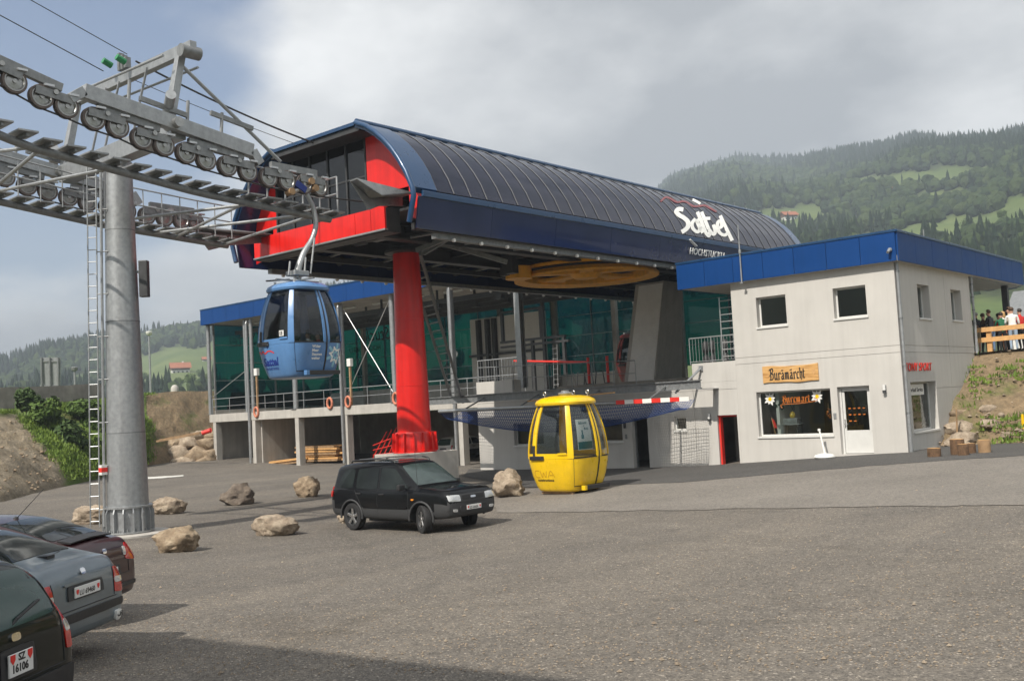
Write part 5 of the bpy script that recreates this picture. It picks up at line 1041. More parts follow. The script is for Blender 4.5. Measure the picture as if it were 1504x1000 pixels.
# cross-arm and lifting frame
mb = MB(); mb.beam((XW+.1, TWR.y, 10.55), (XN-.1, TWR.y, 10.55), .42, .5); mb.build('cross_arm', M['galv'], tw, bevel=.01)
mb = MB(); mb.beam((-29.3, TWR.y+.35, 12.85), (XN+.15, TWR.y+.35, 12.72), .2, .3); mb.build('lifting_beam', M['galv'], tw, bevel=.01)
mb = MB(); mb.tube((XN+.02, TWR.y+.05, 12.6), (XN+.02, TWR.y+.6, 12.6), .17, n=14); mb.build('beam_end_sheave', M['galvd'], tw, smooth=40)
for xx in (XN-.35, XW+.3): mb = MB(); mb.beam((xx-.05, TWR.y-.1, 10.7), (xx, TWR.y+.3, 12.7), .26, .2, w2=.2); mb.build('frame_leg', M['galv'], tw, bevel=.008)
mb = MB(); mb.tube((XN-.3, TWR.y+.3, 12.3), (XN-.2, TWR.y+3.2, 10.2), .05, n=8); mb.build('frame_strut', M['galv'], tw)
for dz, yy in ((.55,-.25),(.25,.75)): mb = MB(); mb.tube((XW-.2, TWR.y+yy, 12.55+dz*.3), (XN-.3, TWR.y+yy, 12.3+dz*.3), .035, n=8); mb.build('frame_rail', M['galv'], tw)
for k in range(6):
    xx = -27.9+k*.75; mb = MB(); mb.beam((xx, TWR.y-.2, 10.8), (xx+.02, TWR.y+.25, 12.7), .05, .05); mb.build('frame_upright', M['galvd'], tw) if k in (1,2,4) else None
for k in range(3): p = Vector((-26.35+k*.17, TWR.y+.3, 13.0)); mb = MB(); mb.bb(p-Vector((.06,.08,0)), p+Vector((.06,.08,.5-.1*k))); mb.build('cable_bracket', M['galvd'], tw)
M['green'] = pm('green_plastic', (.02,.22,.08), .4)
for k in range(2): p = Vector((-26.5+k*.75, TWR.y+.1, 13.15-.1*k)); mb = MB(); mb.tube(p, p+Vector((0,-.25,.1)), .09, n=10); mb.build('insulator', M['green'], tw)
# sheave trains
NS = [(9.20,11.13),(9.81,10.89),(10.41,10.66),(10.99,10.54),(11.64,10.37),(12.24,10.28),(12.85,10.10),(13.45,10.02),(14.06,9.92),(14.64,9.83),(15.27,9.76),(15.90,9.71),(16.55,9.63),(17.16,9.62),(17.75,9.60),(18.29,9.59)]
RS = .285
def sheave(X, y, z, parent):
    Mr = Matrix.Rotation(math.pi/2, 3, 'Y')
    mb = MB(); mb.lathe([(RS-.06,-.075),(RS-.01,-.075),(RS,-.06),(RS-.035,-.02),(RS-.035,.02),(RS,.06),(RS-.01,.075),(RS-.06,.075),(RS-.06,-.075)], (X,y,z), 28, Mr); s = mb.build('sheave', M['tyre'] if 'tyre' in M else M.setdefault('tyre', pm('sheave_liner', (.13,.105,.095), .7, 0, .3, 8)), parent, smooth=35)
    mb = MB(); mb.lathe([(0,-.085),(.05,-.085),(.05,-.05),(RS-.11,-.035),(RS-.075,-.08),(RS-.055,-.08),(RS-.055,.08),(RS-.075,.08),(RS-.11,.035),(.05,.05),(.05,.085),(0,.085)], (X,y,z), 24, Mr); mb.build('sheave_disc', M['steel'], s, smooth=30)
def train(X, P, out):
    for y, z in P: sheave(X, y, z, tw)
    for i in range(0, len(P)-1, 2):
        (ya, za), (yb, zb_) = P[i], P[i+1]
        for dx_ in (-.11, .11): mb = MB(); mb.beam((X+dx_, ya-.16, za+.14), (X+dx_, yb+.16, zb_+.14), .02, .2); mb.build('rocker_arm', M['galvd'], tw, bevel=.006)
        mb = MB(); mb.tube((X-.16, (ya+yb)/2, (za+zb_)/2+.2), (X+.16, (ya+yb)/2, (za+zb_)/2+.2), .06, n=10); mb.build('pivot_pin', M['steel'], tw)
        for yy, zz_ in ((ya, za), (yb, zb_)): mb = MB(); mb.box((X+.13, yy+.14, zz_+.27), (.07,.22,.05)); mb.build('clip', M['alu'], tw)
    for i in range(0, len(P)-3, 4):
        ym, zm = [(P[i+a][0]+P[i+a+1][0])/2 for a in (0,2)], [(P[i+a][1]+P[i+a+1][1])/2 for a in (0,2)]
        mb = MB(); mb.beam((X, ym[0]-.2, zm[0]+.36), (X, ym[1]+.2, zm[1]+.36), .14, .2); mb.build('sub_beam', M['galvd'], tw, bevel=.01)
train(XN, NS, 1)
FSH = [(y, z) for y, z in NS]; train(XW, FSH, -1)
for X in (XN, XW):
    P = [(11.05,10.72),(11.4,10.98),(16.05,10.28),(16.28,9.95)]
    for (ya, za), (yb, zb_) in zip(P, P[1:]): mb = MB(); mb.beam((X+.02, ya, za), (X+.02, yb, zb_), .24, .36 if abs(yb-ya) > 1 else .24); mb.build('main_beam', M['galv'], tw, bevel=.012)
    mb = MB(); mb.tube((X-.3, 13.75, 10.62), (X+.3, 13.75, 10.62), .13, n=16); mb.build('main_pivot', M['steel'], tw, smooth=40)
    mb = MB(); mb.tube((X+.35, 13.5, 11.25), (X-.55, 13.9, 11.0), .13, n=16); mb.build('hydraulic_cylinder', M['galv'], tw, smooth=40)
    for yy in (12.6, 14.2, 15.2): mb = MB(); mb.tube((X-.1, yy, 10.9-.13*(yy-12.6)), (X-.1, yy+.05, 11.55-.13*(yy-12.6)), .045, n=8); mb.build('damper', M['galvd'], tw)
    for yy in (12.9, 14.9): mb = MB(); mb.beam((X-.1, yy, 11.15), (X-.1, yy+1.3, 10.95), .08, .12); mb.build('stay_arm', M['galvd'], tw)
# catwalks
def cwz(y): return float(np.interp(y, [8.2,9.5,10.4,11.6,14.8,18.6,19.2], [10.42,9.98,9.76,9.62,9.24,9.0,8.98]))
for X, inn in ((XN, -1), (XW, 1)):
    xc = X+inn*.55
    mb = MB(); mb.ringtube([(xc, y, cwz(y)-.16) for y in np.linspace(8.2, 19.1, 20)], .10, 10); mb.build('catwalk_tube', M['galvd'], tw, smooth=40)
    y = 8.3
    while y < 19:
        z_ = cwz(y); mb = MB(); mb.bb((xc-.36, y, z_), (xc+.36, y+.46, z_+.05)); pl_ = mb.build('catwalk_plate', M['galv'], tw, bevel=.008)
        mb = MB(); mb.bb((xc-.3, y+.2, z_-.09), (xc+.3, y+.26, z_-.001)); mb.build('plate_bracket', M['galvd'], pl_); y += .56
    xo = xc+inn*.36
    rails_ = [(8.4,15.8)] if X == XW else []
    for yy in np.arange(8.5, 19.2, .62): 
        if X == XN and yy < 16.2: continue
        mb = MB(); mb.tube((xo, yy, cwz(yy)), (xo, yy, cwz(yy)+1.05), .02 if X == XW else .032, n=6); mb.build('rail_post', M['galv'], tw)
    y0_ = 8.5 if X == XW else 16.3
    for k in (1.05, .55): mb = MB(); mb.ringtube([(xo, y_, cwz(y_)+k) for y_ in np.linspace(y0_, 19.1, 9)], .024, 6); mb.build('hand_rail', M['galv'], tw)
    if X == XN:
        for k in (.05, .55, 1.05): mb = MB(); mb.tube((xo, 19.1, cwz(19.1)+k), (xo+.75, 19.1, cwz(19.1)+k), .024, n=6); mb.build('end_rail', M['galv'], tw)
        mb = MB(); mb.tube((xo+.75, 19.1, cwz(19.1)), (xo+.75, 19.1, cwz(19.1)+1.05), .03, n=6); mb.build('rail_post', M['galv'], tw)
for (ya, yb) in ((8.9,10.4),(11.4,10.6),(11.2,12.3),(14.6,16.4),(17.2,16.2),(16.4,18.2),(18.9,18.4)):
    mb = MB(); mb.tube((XW+.55, ya, cwz(ya)-.16), (XN-.55, yb, cwz(yb)-.16), .045, n=8); mb.build('cross_tube', M['galv'], tw, smooth=40)
# ropes
def rope(X, label):
    pts_ = [(X,-60,11.13+.33*69+6), (X,-20,11.13+.36*29+1.2), (X,5,11.13+.385*4.2-RS*.95+.02)]+[(X,y,z-RS+.02) for y,z in NS]+[(X,22.5,9.42),(X,26,9.40)]
    mb = MB(); mb.ringtube(pts_, .024, 8); return tag(mb.build('haul_rope', M['cableb'], org=(X,13.95,9.7), smooth=60), label, 'cable')
rope(XN, 'black steel haul rope under the near row of sheaves'); rope(XW, 'black steel haul rope under the far row of sheaves')
def cable(P, r, label, n=16, sag=.0):
    pts_ = []
    for a, b in zip(P, P[1:]):
        for k in range(n): t = k/n; q = Vector(a).lerp(Vector(b), t); q.z -= sag*4*t*(1-t); pts_.append(q)
    pts_.append(Vector(P[-1])); mb = MB(); mb.ringtube(pts_, r, 6); return tag(mb.build('overhead_cable', M['cableb'], org=Vector(P[-1]), smooth=60), label, 'cable')
cable([(-26.3,-40,31), (-26.3,13.7,12.87)], .014, 'thin lower overhead cable rising left from the pylon top', sag=.3); cable([(-25.9,-40,31.6), (-25.9,14.2,13.35)], .012, 'thin upper overhead cable rising left from the pylon top', sag=.3)
cable([(-26.0,14.5,13.25), (-26.1,20.9,11.93)], .028, 'thick black cable sloping from the pylon top into the terminal front', sag=.12); cable([(-26.4,14.4,12.9), (-27.0,20.6,12.12)], .010, 'hair-thin cable sloping from the pylon to the terminal roof edge', sag=.05)
# ------------------------------------------------------------------ gondola cabins
NEXP = 4.2
PROF = [(0,.66),(.05,.72),(.18,.775),(.45,.855),(.80,.92),(1.05,.935),(1.35,.915),(1.7,.865),(2.05,.78),(2.30,.695),(2.42,.645)]
def cw(z): return float(np.interp(z, [p[0] for p in PROF], [p[1] for p in PROF]))
def cpt(phi, z, off=0., zo=0.):
    c, s = math.cos(phi), math.sin(phi); r = (abs(c)**NEXP+abs(s)**NEXP)**(-1/NEXP)*(cw(z)+off); return Vector((c*r, s*r*1.02, z+zo))
def csect(mb, a, b, zs, t0, t1, n=None):
    n = n or max(2, int((b-a)/4)); ph = [math.radians(a+(b-a)*i/n) for i in range(n+1)]
    rings = []
    for z in zs: rings.append([cpt(p, z, t1) for p in ph]+[cpt(p, z, t0) for p in reversed(ph)])
    mb.loft(rings)
def cabin(name, label, loc, S, paint, logo, arm, gl='glass_smoke'):
    T = thing(name, label, 'gondola', loc, 0.); T.scale = (S, S, S)
    zl = [0,.02,.05,.1,.18,.3,.45,.62,.80,.92]; full = [math.radians(k*4) for k in range(90)]
    mb = MB(); mb.loft([[cpt(p, z, -.06 if z == 0 else 0) for p in full] for z in zl]); shell = mb.build('lower_shell', M[paint], T, smooth=35)
    bv = bvh_of(mb)
    zs = [.925,1.05,1.2,1.4,1.6,1.8,2.0,2.2,2.35,2.42]; ze = [1.075]+zs[2:]
    panes = [(-133,-119,ze),(-113,-53,ze),(-44,5,zs),(17,41,zs),(52,128,ze),(142,218,zs)]
    posts = [(-138,-133.2),(-118.8,-113.2),(-52.8,-44.2),(5.2,9.6),(12.4,16.8),(41.2,51.8),(128.2,141.8),(218.2,222)]
    for a, b, z in panes: mb = MB(); csect(mb, a+.2, b-.2, z, -.022, -.008); mb.build('pane', M[gl], T, smooth=40)
    for a, b in posts: mb = MB(); csect(mb, a, b, zs, -.03, .012); mb.build('post', M[paint], T, smooth=40)
    for a, b in ((-133,-52.9),(52,128)): mb = MB(); csect(mb, a, b, [.925,1.07], -.03, .004); mb.build('belt_panel', M[paint], T, smooth=40)
    mb = MB(); csect(mb, 9.6, 12.4, [.16]+zl[5:]+zs, -.02, .014); mb.build('door_seal', M['seal'], T)
    for a in (-44.4, 41.2): mb = MB(); csect(mb, a-.25, a+.25, [.14]+zl[5:9]+[.92], -.01, .004); mb.build('door_seam', M['seal'], T)
    mb = MB(); csect(mb, -44, 41, [.155,.175], -.01, .006); mb.build('door_seam', M['seal'], T)
    for a, b in ((-44,5),(17,41)): mb = MB(); csect(mb, a, b, [.92,.955], -.02, .008); mb.build('pane_seal', M['seal'], T)
    # roof cap
    mb = MB(); rz = [(2.38,.70),(2.40,.76),(2.46,.775),(2.53,.74),(2.60,.62),(2.645,.40),(2.66,.12)]
    mb.loft([[Vector((math.cos(p)*(abs(math.cos(p))**3+abs(math.sin(p))**3)**(-1/3)*r, math.sin(p)*(abs(math.cos(p))**3+abs(math.sin(p))**3)**(-1/3)*r, z)) for p in full] for z, r in rz]); roof = mb.build('roof_cap', M[paint], T, smooth=40)
    # floor, seats
    mb = MB(); mb.bb((-.6,-.6,.10), (.6,.6,.16)); mb.build('floor', M['darksteel'], T)
    for s_ in (-1, 1): mb = MB(); mb.bb((-.62, s_*.35, .45), (.62, s_*.72, .52)); mb.bb((-.62, s_*.66, .52), (.62, s_*.73, .95)); mb.build('seat_bench', M['blackpl'], T, bevel=.02)
    # outside fittings: step at the doors, end bumper with hose, ledge under the corner post
    mb = MB(); mb.bb((.80,-.42,.06), (.93,.62,.17)); st = mb.build('step', M['blackpl'], T, bevel=.012); mb = MB(); mb.bb((.80,-.52,.05), (.925,-.425,.175)); mb.build('step_end', M[paint if paint == 'yellow' else 'ltblue'], st)
    mb = MB(); csect(mb, -124, -97, [.90,.915,.955,.995,1.01], -.02, .055); mb.build('bumper', M['blackpl'], T, bevel=.02, smooth=40)
    mb = MB(); mb.ringtube([cpt(math.radians(-116), z, .02) for z in (1.0,1.1,1.3)], .035, 8); mb.build('hose', M['blackpl'], T, smooth=40)
    mb = MB(); mb.ringtube([cpt(math.radians(-118.8), z, .012) for z in (1.3,1.5,1.7,1.9,2.1,2.3)], .02, 6); mb.build('trim_tube', M[paint], T, smooth=40)
    mb = MB(); csect(mb, -68, -54, [1.03,1.085], -.02, .03); mb.build('corner_ledge', M[paint], T, bevel=.01)
    def wrap(txt, size, face, u, v, mat, shear=0., bold=0., nm='lettering'):
        o = text_mesh(nm, txt, size, Matrix.Identity(4), M[mat], T, .0, shear, bold, org=(0,0,0)); me = o.data
        for q in me.vertices:
            a, b = u+q.co.x, v+q.co.y
            org_, dr_ = (Vector((a,-4,b)), Vector((0,1,0))) if face == 'end' else (Vector((4,a,b)), Vector((-1,0,0)))
            h = bv.ray_cast(org_, dr_); q.co = (h[0]-dr_*.007) if h[0] is not None else Vector((a,-.9,b)) if face == 'end' else Vector((.9,a,b))
        return o
    def strokes(S_, face, w, mat, nm='logo_mark'):
        mb = MB()
        for P in S_:
            P = catmull([(a, b, 0) for a, b in P], 5); L = []
            for i, p in enumerate(P):
                d = (P[min(i+1,len(P)-1)]-P[max(i-1,0)]).normalized(); nn = Vector((-d.y, d.x, 0))*w/2
                for q in (p+nn, p-nn):
                    org_, dr_ = (Vector((q.x,-4,q.y)), Vector((0,1,0))) if face == 'end' else (Vector((4,q.x,q.y)), Vector((-1,0,0)))
                    h = bv.ray_cast(org_, dr_); L.append((h[0] if h[0] is not None else Vector((q.x,-.9,q.y)) if face == 'end' else Vector((.9,q.x,q.y)))-dr_*.006)
            o = len(mb.v); mb.v += [tuple(q) for q in L]; mb.f += [(o+2*i, o+2*i+1, o+2*i+3, o+2*i+2) for i in range(len(P)-1)]
        return mb.build(nm, M[mat], T)
    logo(wrap, strokes)
    # suspension plate and springs on the roof
    mb = MB(); mb.lathe([(.16,2.655),(.20,2.70),(.20,2.73),(.11,2.76),(.11,2.80)], (0,0,0), 20); mb.build('suspension_plate', M['galv'], T, smooth=35)
    if arm:
        for a in (0, math.pi/2):
            d = Vector((math.cos(a), math.sin(a), 0)); mb = MB(); mb.beam(d*-.72+Vector((0,0,2.71)), d*.72+Vector((0,0,2.71)), .07, .04); mb.build('roof_frame', M['galvd'], T)
        for sx_ in (-.55,.55):
            for sy_ in (-.55,.55): mb = MB(); mb.tube((sx_*.8,sy_*.8,2.56), (sx_*.8,sy_*.8,2.70), .035, n=8); mb.build('damper', M['alu'], T)
        mb = MB(); mb.beam((-.6,-.62,2.74), (-.15,-.15,2.76), .1, .03); mb.build('guide_bar', M['blackpl'], T)
    return T
def logo_blue(wrap, strokes):
    wrap('Sattel', .30, 'end', -.52, .36, 'text_blue', .25, .010, 'logo_lettering'); wrap('HOCHSTUCKLI', .085, 'end', -.46, .25, 'text_blue', 0, .002)
    strokes([[(-.72,.70),(-.62,.76),(-.54,.70),(-.44,.76),(-.34,.70),(-.20,.755),(-.06,.745),(.06,.69)]], 'end', .035, 'text_red', 'logo_wave'); strokes([[(-.22,.84),(-.18,.87)],[(-.18,.84),(-.22,.87)]], 'end', .05, 'text_blue', 'logo_dot')
    for i, tx in enumerate(('Wider','Meer','Staunen','weiter')): wrap(tx, .105, 'side', -.30, .78-i*.105, 'text_white', 0, .003, 'door_lettering')
    c = (.52,.58)
    for k in range(6):
        a = k*math.pi/3+.3; d = (math.cos(a), math.sin(a)); n_ = (-d[1], d[0])
        strokes([[(c[0]+d[0]*.05, c[1]+d[1]*.05), (c[0]+d[0]*.33, c[1]+d[1]*.33)]], 'side', .075, 'snow' if 'snow' in M else 'text_white', 'snowflake_arm')
        strokes([[(c[0]+d[0]*.20+n_[0]*.13, c[1]+d[1]*.20+n_[1]*.13), (c[0]+d[0]*.13, c[1]+d[1]*.13), (c[0]+d[0]*.20-n_[0]*.13, c[1]+d[1]*.20-n_[1]*.13)]], 'side', .05, 'text_white', 'snowflake_branch')
M['snow'] = pm('pale_cyan_print', (.25,.50,.62), .5, 0, .2, 20)
def logo_yellow(wrap, strokes):
    w = .018
    for k, S_ in enumerate(([[(-.36,.60),(-.5,.60),(-.54,.50),(-.48,.42),(-.36,.42)]], [[(-.32,.60),(-.27,.42),(-.21,.55),(-.15,.42),(-.10,.60)]], [[(-.06,.42),(.05,.60),(.17,.42)],[(0,.48),(.12,.48)]])): strokes(S_, 'end', w, 'outline', 'logo_letter')
    wrap('constructions', .105, 'end', -.47, .31, 'text_black', 0, .003)
M['outline'] = pm('ochre_print', (.45,.22,.01), .5)
gC = atX(441, 483, XN); zbot = 4.13; Sb = (6.79-4.13)/2.66
blue = cabin('blue_gondola', 'light blue gondola cabin hanging from the rope below the terminal front', Vector((XN, 17.42, zbot)), Sb, 'ltblue', logo_blue, True)
# its number, passenger and hanger arm
o = text_mesh('cabin_number', '13', .13, frame3(Vector((.36,-.945,1.15)), (1,0,0), (0,0,1)), M['text_black'], blue, .006, 0, .004, org=(0,0,0)); mb = MB(); mb.bb((.34,-.938,1.12), (.54,-.93,1.27)); mb.build('number_plate', M['plate'], blue)
def local(p): return (Vector(p)-Vector((XN,17.42,zbot)))/Sb
arm = [(437,398),(446,372),(458,352),(464,330),(460,305),(452,288),(450,280)]; rad = [.10,.085,.075,.075,.07,.065,.06]
mb = MB(); mb.ringtube(catmull([local(atX(*p, XN)) for p in arm], 4), [float(np.interp(i, range(0, 25, 4), rad)) for i in range(25)], 12); mb.build('hanger_arm', M['galv'], blue, smooth=60)
for pa, pb in (((424,404),(426,384)),((447,404),(449,378)),((456,402),(462,350)),((437,408),(437,396))): mb = MB(); mb.tube(local(atX(*pa, XN+.1)), local(atX(*pb, XN+.1)), .028, n=8); mb.build('hanger_link', M['galv'], blue)
mb = MB(); mb.box(local(atX(437,402,XN)), (.42,.5,.14)); mb.build('hanger_yoke', M['galv'], blue, bevel=.02)
mb = MB(); mb.tube(local(atX(424,284,XN)), local(atX(466,268,XN)), .07, n=10); mb.tube(local(atX(448,278,XN)), local(atX(470,273,XN)), .06, n=10); mb.build('grip', M['steel'], blue)
for p in ((426,282),(455,267),(461,277)): q = local(atX(*p, XN+.05)); mb = MB(); mb.tube(q-Vector((.12,0,0)), q+Vector((.12,0,0)), .10, n=14); mb.build('grip_roller', M['woodd'], blue, smooth=40)
mb = MB(); mb.box(local(atX(440,275,XN)), (.2,.38,.2), Matrix.Rotation(-.5,3,'X')); mb.build('grip_spring', M['text_blue'], blue, bevel=.02)
yb_ = gp(838, 722); dy = (yb_-CAM).dot(FW); Sy = Sb*dy/28.3*.985
yellow = cabin('yellow_gondola', 'bright yellow gondola cabin standing on the ground beside a boulder', Vector((yb_.x, yb_.y, yb_.z+.06)), Sy, 'yellow', logo_yellow, False, 'glass_cabin')
mb = MB(); mb.bb((-.55,-.6,-.06), (.55,-.5,.0)); mb.build('skid', M['woodd'], yellow); mb = MB(); mb.bb((-.55,.5,-.06), (.55,.6,.0)); mb.build('skid', M['woodd'], yellow)
for q in ((-.5,-.3),(.05,.0),(.1,.25),(.45,.45)): mb = MB(); mb.ringtube([Vector((q[0]+math.cos(t)*.05, q[1], 2.73+math.sin(t)*.05)) for t in np.linspace(0,6.28,12)], .012, 6); mb.tube((q[0],q[1],2.6),(q[0],q[1],2.69),.015); mb.build('lifting_eye', M['steel'], yellow)
# poster inside the door glass
M['teal'] = pm('teal_print', (.01,.17,.19), .4)
zq = [1.14,1.3,1.5,1.7,1.9,1.97]; mb = MB(); csect(mb, -36, -1, zq, -.042, -.034, 8); pst = mb.build('poster', M['text_white'], yellow)
mb = MB(); csect(mb, -35, -2, [1.16,1.25,1.36], -.0335, -.031, 8); mb.build('poster_band', M['teal'], pst)
mb = MB(); csect(mb, -28, -22, [1.44,1.55], -.0335, -.031, 3); csect(mb, -26.5, -23.5, [1.551,1.68], -.0335, -.031, 2); mb.build('poster_figure', M['teal'], pst)
def on_glass(o):
    for v in o.data.vertices: a_ = math.atan2(v.co.x, 1.0); v.co = cpt(a_, max(.93, min(2.4, v.co.y)), -.029)
for tx, s_, u_, z_ in (('Ballonwelt', .105, -.60, 1.84), ('und', .05, -.38, 1.775), ('Mobil', .10, -.36, 1.68)):
    o = text_mesh('poster_lettering', tx, s_, Matrix.Translation((u_, z_, 0)), M['teal'], pst, .0, 0, .002, org=(0,0,0)); on_glass(o)
# plank resting on the gantry pipe above the yellow cabin
a, b = atY(776, 592, YN2-.02), atY(902, 579.5, YN2-.02); mb = MB(); mb.beam(a+Vector((0,0,.08)), b+Vector((0,0,.08)), .16, .045); tag(mb.build('timber_plank', M['wood'], org=a), 'long fresh timber plank lying along the gantry pipe above the yellow cabin', 'plank')
# ------------------------------------------------------------------ vehicles
def cat_rows(A, n):
    A = np.array(A, float); out = []
    for i in range(len(A)-1):
        a, b, c, d = A[max(i-1,0)], A[i], A[i+1], A[min(i+2,len(A)-1)]
        for k in range(n):
            t = k/n; v = .5*((2*b)+(c-a)*t+(2*a-5*b+4*c-d)*t*t+(3*b-a-3*c+d)*t**3); lo, hi = np.minimum(b, c), np.maximum(b, c); out.append(np.clip(v, lo-.15*(hi-lo)-1e-6, hi+.15*(hi-lo)+1e-6))
    return np.array(out+[A[-1]])
def car_ring(x, zb, zs, zt, w, wt):
    h = zt-zs
    H = [(0,zb),(.75*w,zb),(.93*w,zb+.03),(.985*w,zb+.14),(w,zb+.42*(zs-zb)),(.992*w,zb+.8*(zs-zb)),(.962*w,zs),(.962*w+(wt-.962*w)*.14,zs+.07*h),(.955*w+(wt-.955*w)*.82,zs+.78*h),(wt*.985,zs+.93*h),(.82*wt,zt),(.42*wt,zt+.012),(0,zt+.016)]
    H = cat_rows(H, 2); R = [Vector((x, y, z)) for y, z in H]; L = [Vector((x, -y, z)) for y, z in H[-2:0:-1]]; return R+L
def patch(mb, bv, poly, kind, off=.006, rings=4, rnd=2, rad=.05):
    """pane / lamp / badge following the body skin; kind: 'L','R' (side view x,z), 'F','B' (end view y,z), 'T' (top x,y)"""
    P = [Vector((a, b, 0)) for a, b in poly]
    for _ in range(rnd):
        Q = []
        for i in range(len(P)):
            a, b = P[i], P[(i+1) % len(P)]; l = (b-a).length; c = min(.2, rad/max(l, 1e-6)) if _ == 0 else .25; Q += [a.lerp(b, c), a.lerp(b, 1-c)]
        P = Q
    cen = sum(P, Vector((0,0,0)))/len(P); n = len(P); D = {'L': Vector((0,-1,0)), 'R': Vector((0,1,0)), 'F': Vector((-1,0,0)), 'B': Vector((1,0,0)), 'T': Vector((0,0,-1))}[kind]
    def hit(p, o):
        s = {'L': Vector((p.x,5,p.y)), 'R': Vector((p.x,-5,p.y)), 'F': Vector((6,p.x,p.y)), 'B': Vector((-6,p.x,p.y)), 'T': Vector((p.x,p.y,5))}[kind]; h = bv.ray_cast(s, D)
        if h[0] is None: return s+D*5.2
        nn = h[1] if h[1].dot(D) < 0 else -h[1]; return h[0]+nn*o
    vs = [hit(p, -.012) for p in P]; 
    for k in range(rings): f = 1-k/rings*.98-.012*(k == 0); vs += [hit(cen.lerp(p, f), off) for p in P]
    fs = [(k*n+i, k*n+(i+1) % n, (k+1)*n+(i+1) % n, (k+1)*n+i) for k in range(rings) for i in range(n)]+[tuple(rings*n+i for i in range(n))]
    return mb.add(vs, fs)
def line_on(mb, bv, pts, kind, w=.010, off=.002):
    D = {'L': Vector((0,-1,0)), 'R': Vector((0,1,0)), 'B': Vector((1,0,0)), 'T': Vector((0,0,-1)), 'F': Vector((-1,0,0))}[kind]; Q = []
    P = [Vector(p) for p in pts]; PP = []
    for a, b in zip(P, P[1:]):
        for k in range(8): PP.append(a.lerp(b, k/8))
    PP.append(P[-1])
    for p in PP:
        s = {'L': Vector((p.x,5,p.y)), 'R': Vector((p.x,-5,p.y)), 'B': Vector((-6,p.x,p.y)), 'T': Vector((p.x,p.y,5)), 'F': Vector((6,p.x,p.y))}[kind]; h = bv.ray_cast(s, D)
        if h[0] is not None: Q.append(h[0]-D*off)
    if len(Q) > 1: mb.ringtube(Q, w/2, 4, cap=False)
def wheel(parent, x, y, r, wd, steer=0., rimmat='wheelalu'):
    Mr = Matrix.Rotation(math.pi/2, 3, 'X'); sg = 1 if y > 0 else -1; Rz = Matrix.Rotation(steer, 3, 'Z'); A = Rz @ Mr; c = Vector((x, y, r))
    mb = MB(); h = wd/2; mb.lathe([(r*.66,-h*.9),(r*.80,-h),(r*.95,-h*.95),(r,-h*.72),(r,-h*.25),(r*.985,-h*.22),(r*.985,-h*.16),(r,-h*.13),(r,h*.13),(r*.985,h*.16),(r*.985,h*.22),(r,h*.25),(r,h*.72),(r*.95,h*.95),(r*.80,h),(r*.66,h*.9),(r*.66,-h*.9)], c, 36, A); t = mb.build('wheel', M['rubber'], parent, smooth=35)
    mb = MB(); o = -sg; mb.lathe([(r*.66,h*.92*o),(r*.62,h*.90*o),(r*.58,h*.35*o),(r*.2,h*.25*o),(0,h*.25*o)], c, 32, A, cap=False); mb.build('rim', M['darksteel'], t, smooth=35)
    for k in range(5):
        a = k*2*math.pi/5+.3; d = Vector((math.cos(a), math.sin(a), 0)); s_ = Vector((-math.sin(a), math.cos(a), 0)); mb = MB(); P = [d*r*.05-s_*r*.10, d*r*.63-s_*r*.11, d*r*.63+s_*r*.11, d*r*.05+s_*r*.10]; zf_ = Vector((0,0,h*.82*o)); zb_ = Vector((0,0,h*.5*o)); mb.hexa([c+A@(p+zb_) for p in P]+[c+A@(p+zf_) for p in P]); mb.build('spoke', M[rimmat], t, bevel=.008)
    mb = MB(); mb.lathe([(0,h*.6*o),(r*.17,h*.6*o),(r*.15,h*.86*o),(0,h*.88*o)], c, 18, A); mb.build('hub_cap', M[rimmat], t, smooth=40)
def plate(T, bv, y, z, txt, w, h, rear=True, two=None, size=None):
    o = -1 if rear else 1; xs = [bv.ray_cast(Vector((o*6, y+dy_*w/2, z+dz_*h/2)), Vector((-o,0,0)))[0] for dy_ in (-1,0,1) for dz_ in (-1,1)]; x = max(o*q.x for q in xs if q is not None)*o+o*.014; mb = MB(); mb.bb((x, y-w/2, z-h/2), (x+o*.015, y+w/2, z+h/2)); p = mb.build('number_plate', M['plate'], T, bevel=.003)
    fx_ = frame3(Vector((x+o*.017, y+(w/2-.03)*(1 if rear else -1), z-h*.33)), (0, -1 if rear else 1, 0), (0,0,1))
    def shield(yy, zz, m, s_=1.): mb = MB(); mb.prism([Vector((x+o*.0165, yy+a*.028*s_, zz+b*.034*s_)) for a, b in ((-1,1),(1,1),(1,-.1),(0,-1),(-1,-.1))], (o*.002,0,0)); mb.build('shield', M[m], p)
    if two:
        text_mesh('plate_lettering', two[0], h*.46, Matrix.Translation((0,0,h*.48))@Matrix.Translation((0,-.085,0))@fx_, M['text_black'], p, .003, 0, .002, org=(0,0,0)); text_mesh('plate_lettering', two[1], h*.50, fx_, M['text_black'], p, .003, 0, .002, org=(0,0,0)); shield(y+w*.36, z+h*.26, 'text_red', 1.1); shield(y-w*.36, z+h*.26, 'text_red', 1.1)
    else:
        text_mesh('plate_lettering', txt, size or h*.70, Matrix.Translation((0, -.05 if rear else .05, 0))@fx_, M['text_black'], p, .003, 0, .0, org=(0,0,0)); shield(y+(w/2-.045)*(1 if rear else -1), z, 'text_red', .8); shield(y-(w/2-.045)*(1 if rear else -1), z, 'text_red', .8)
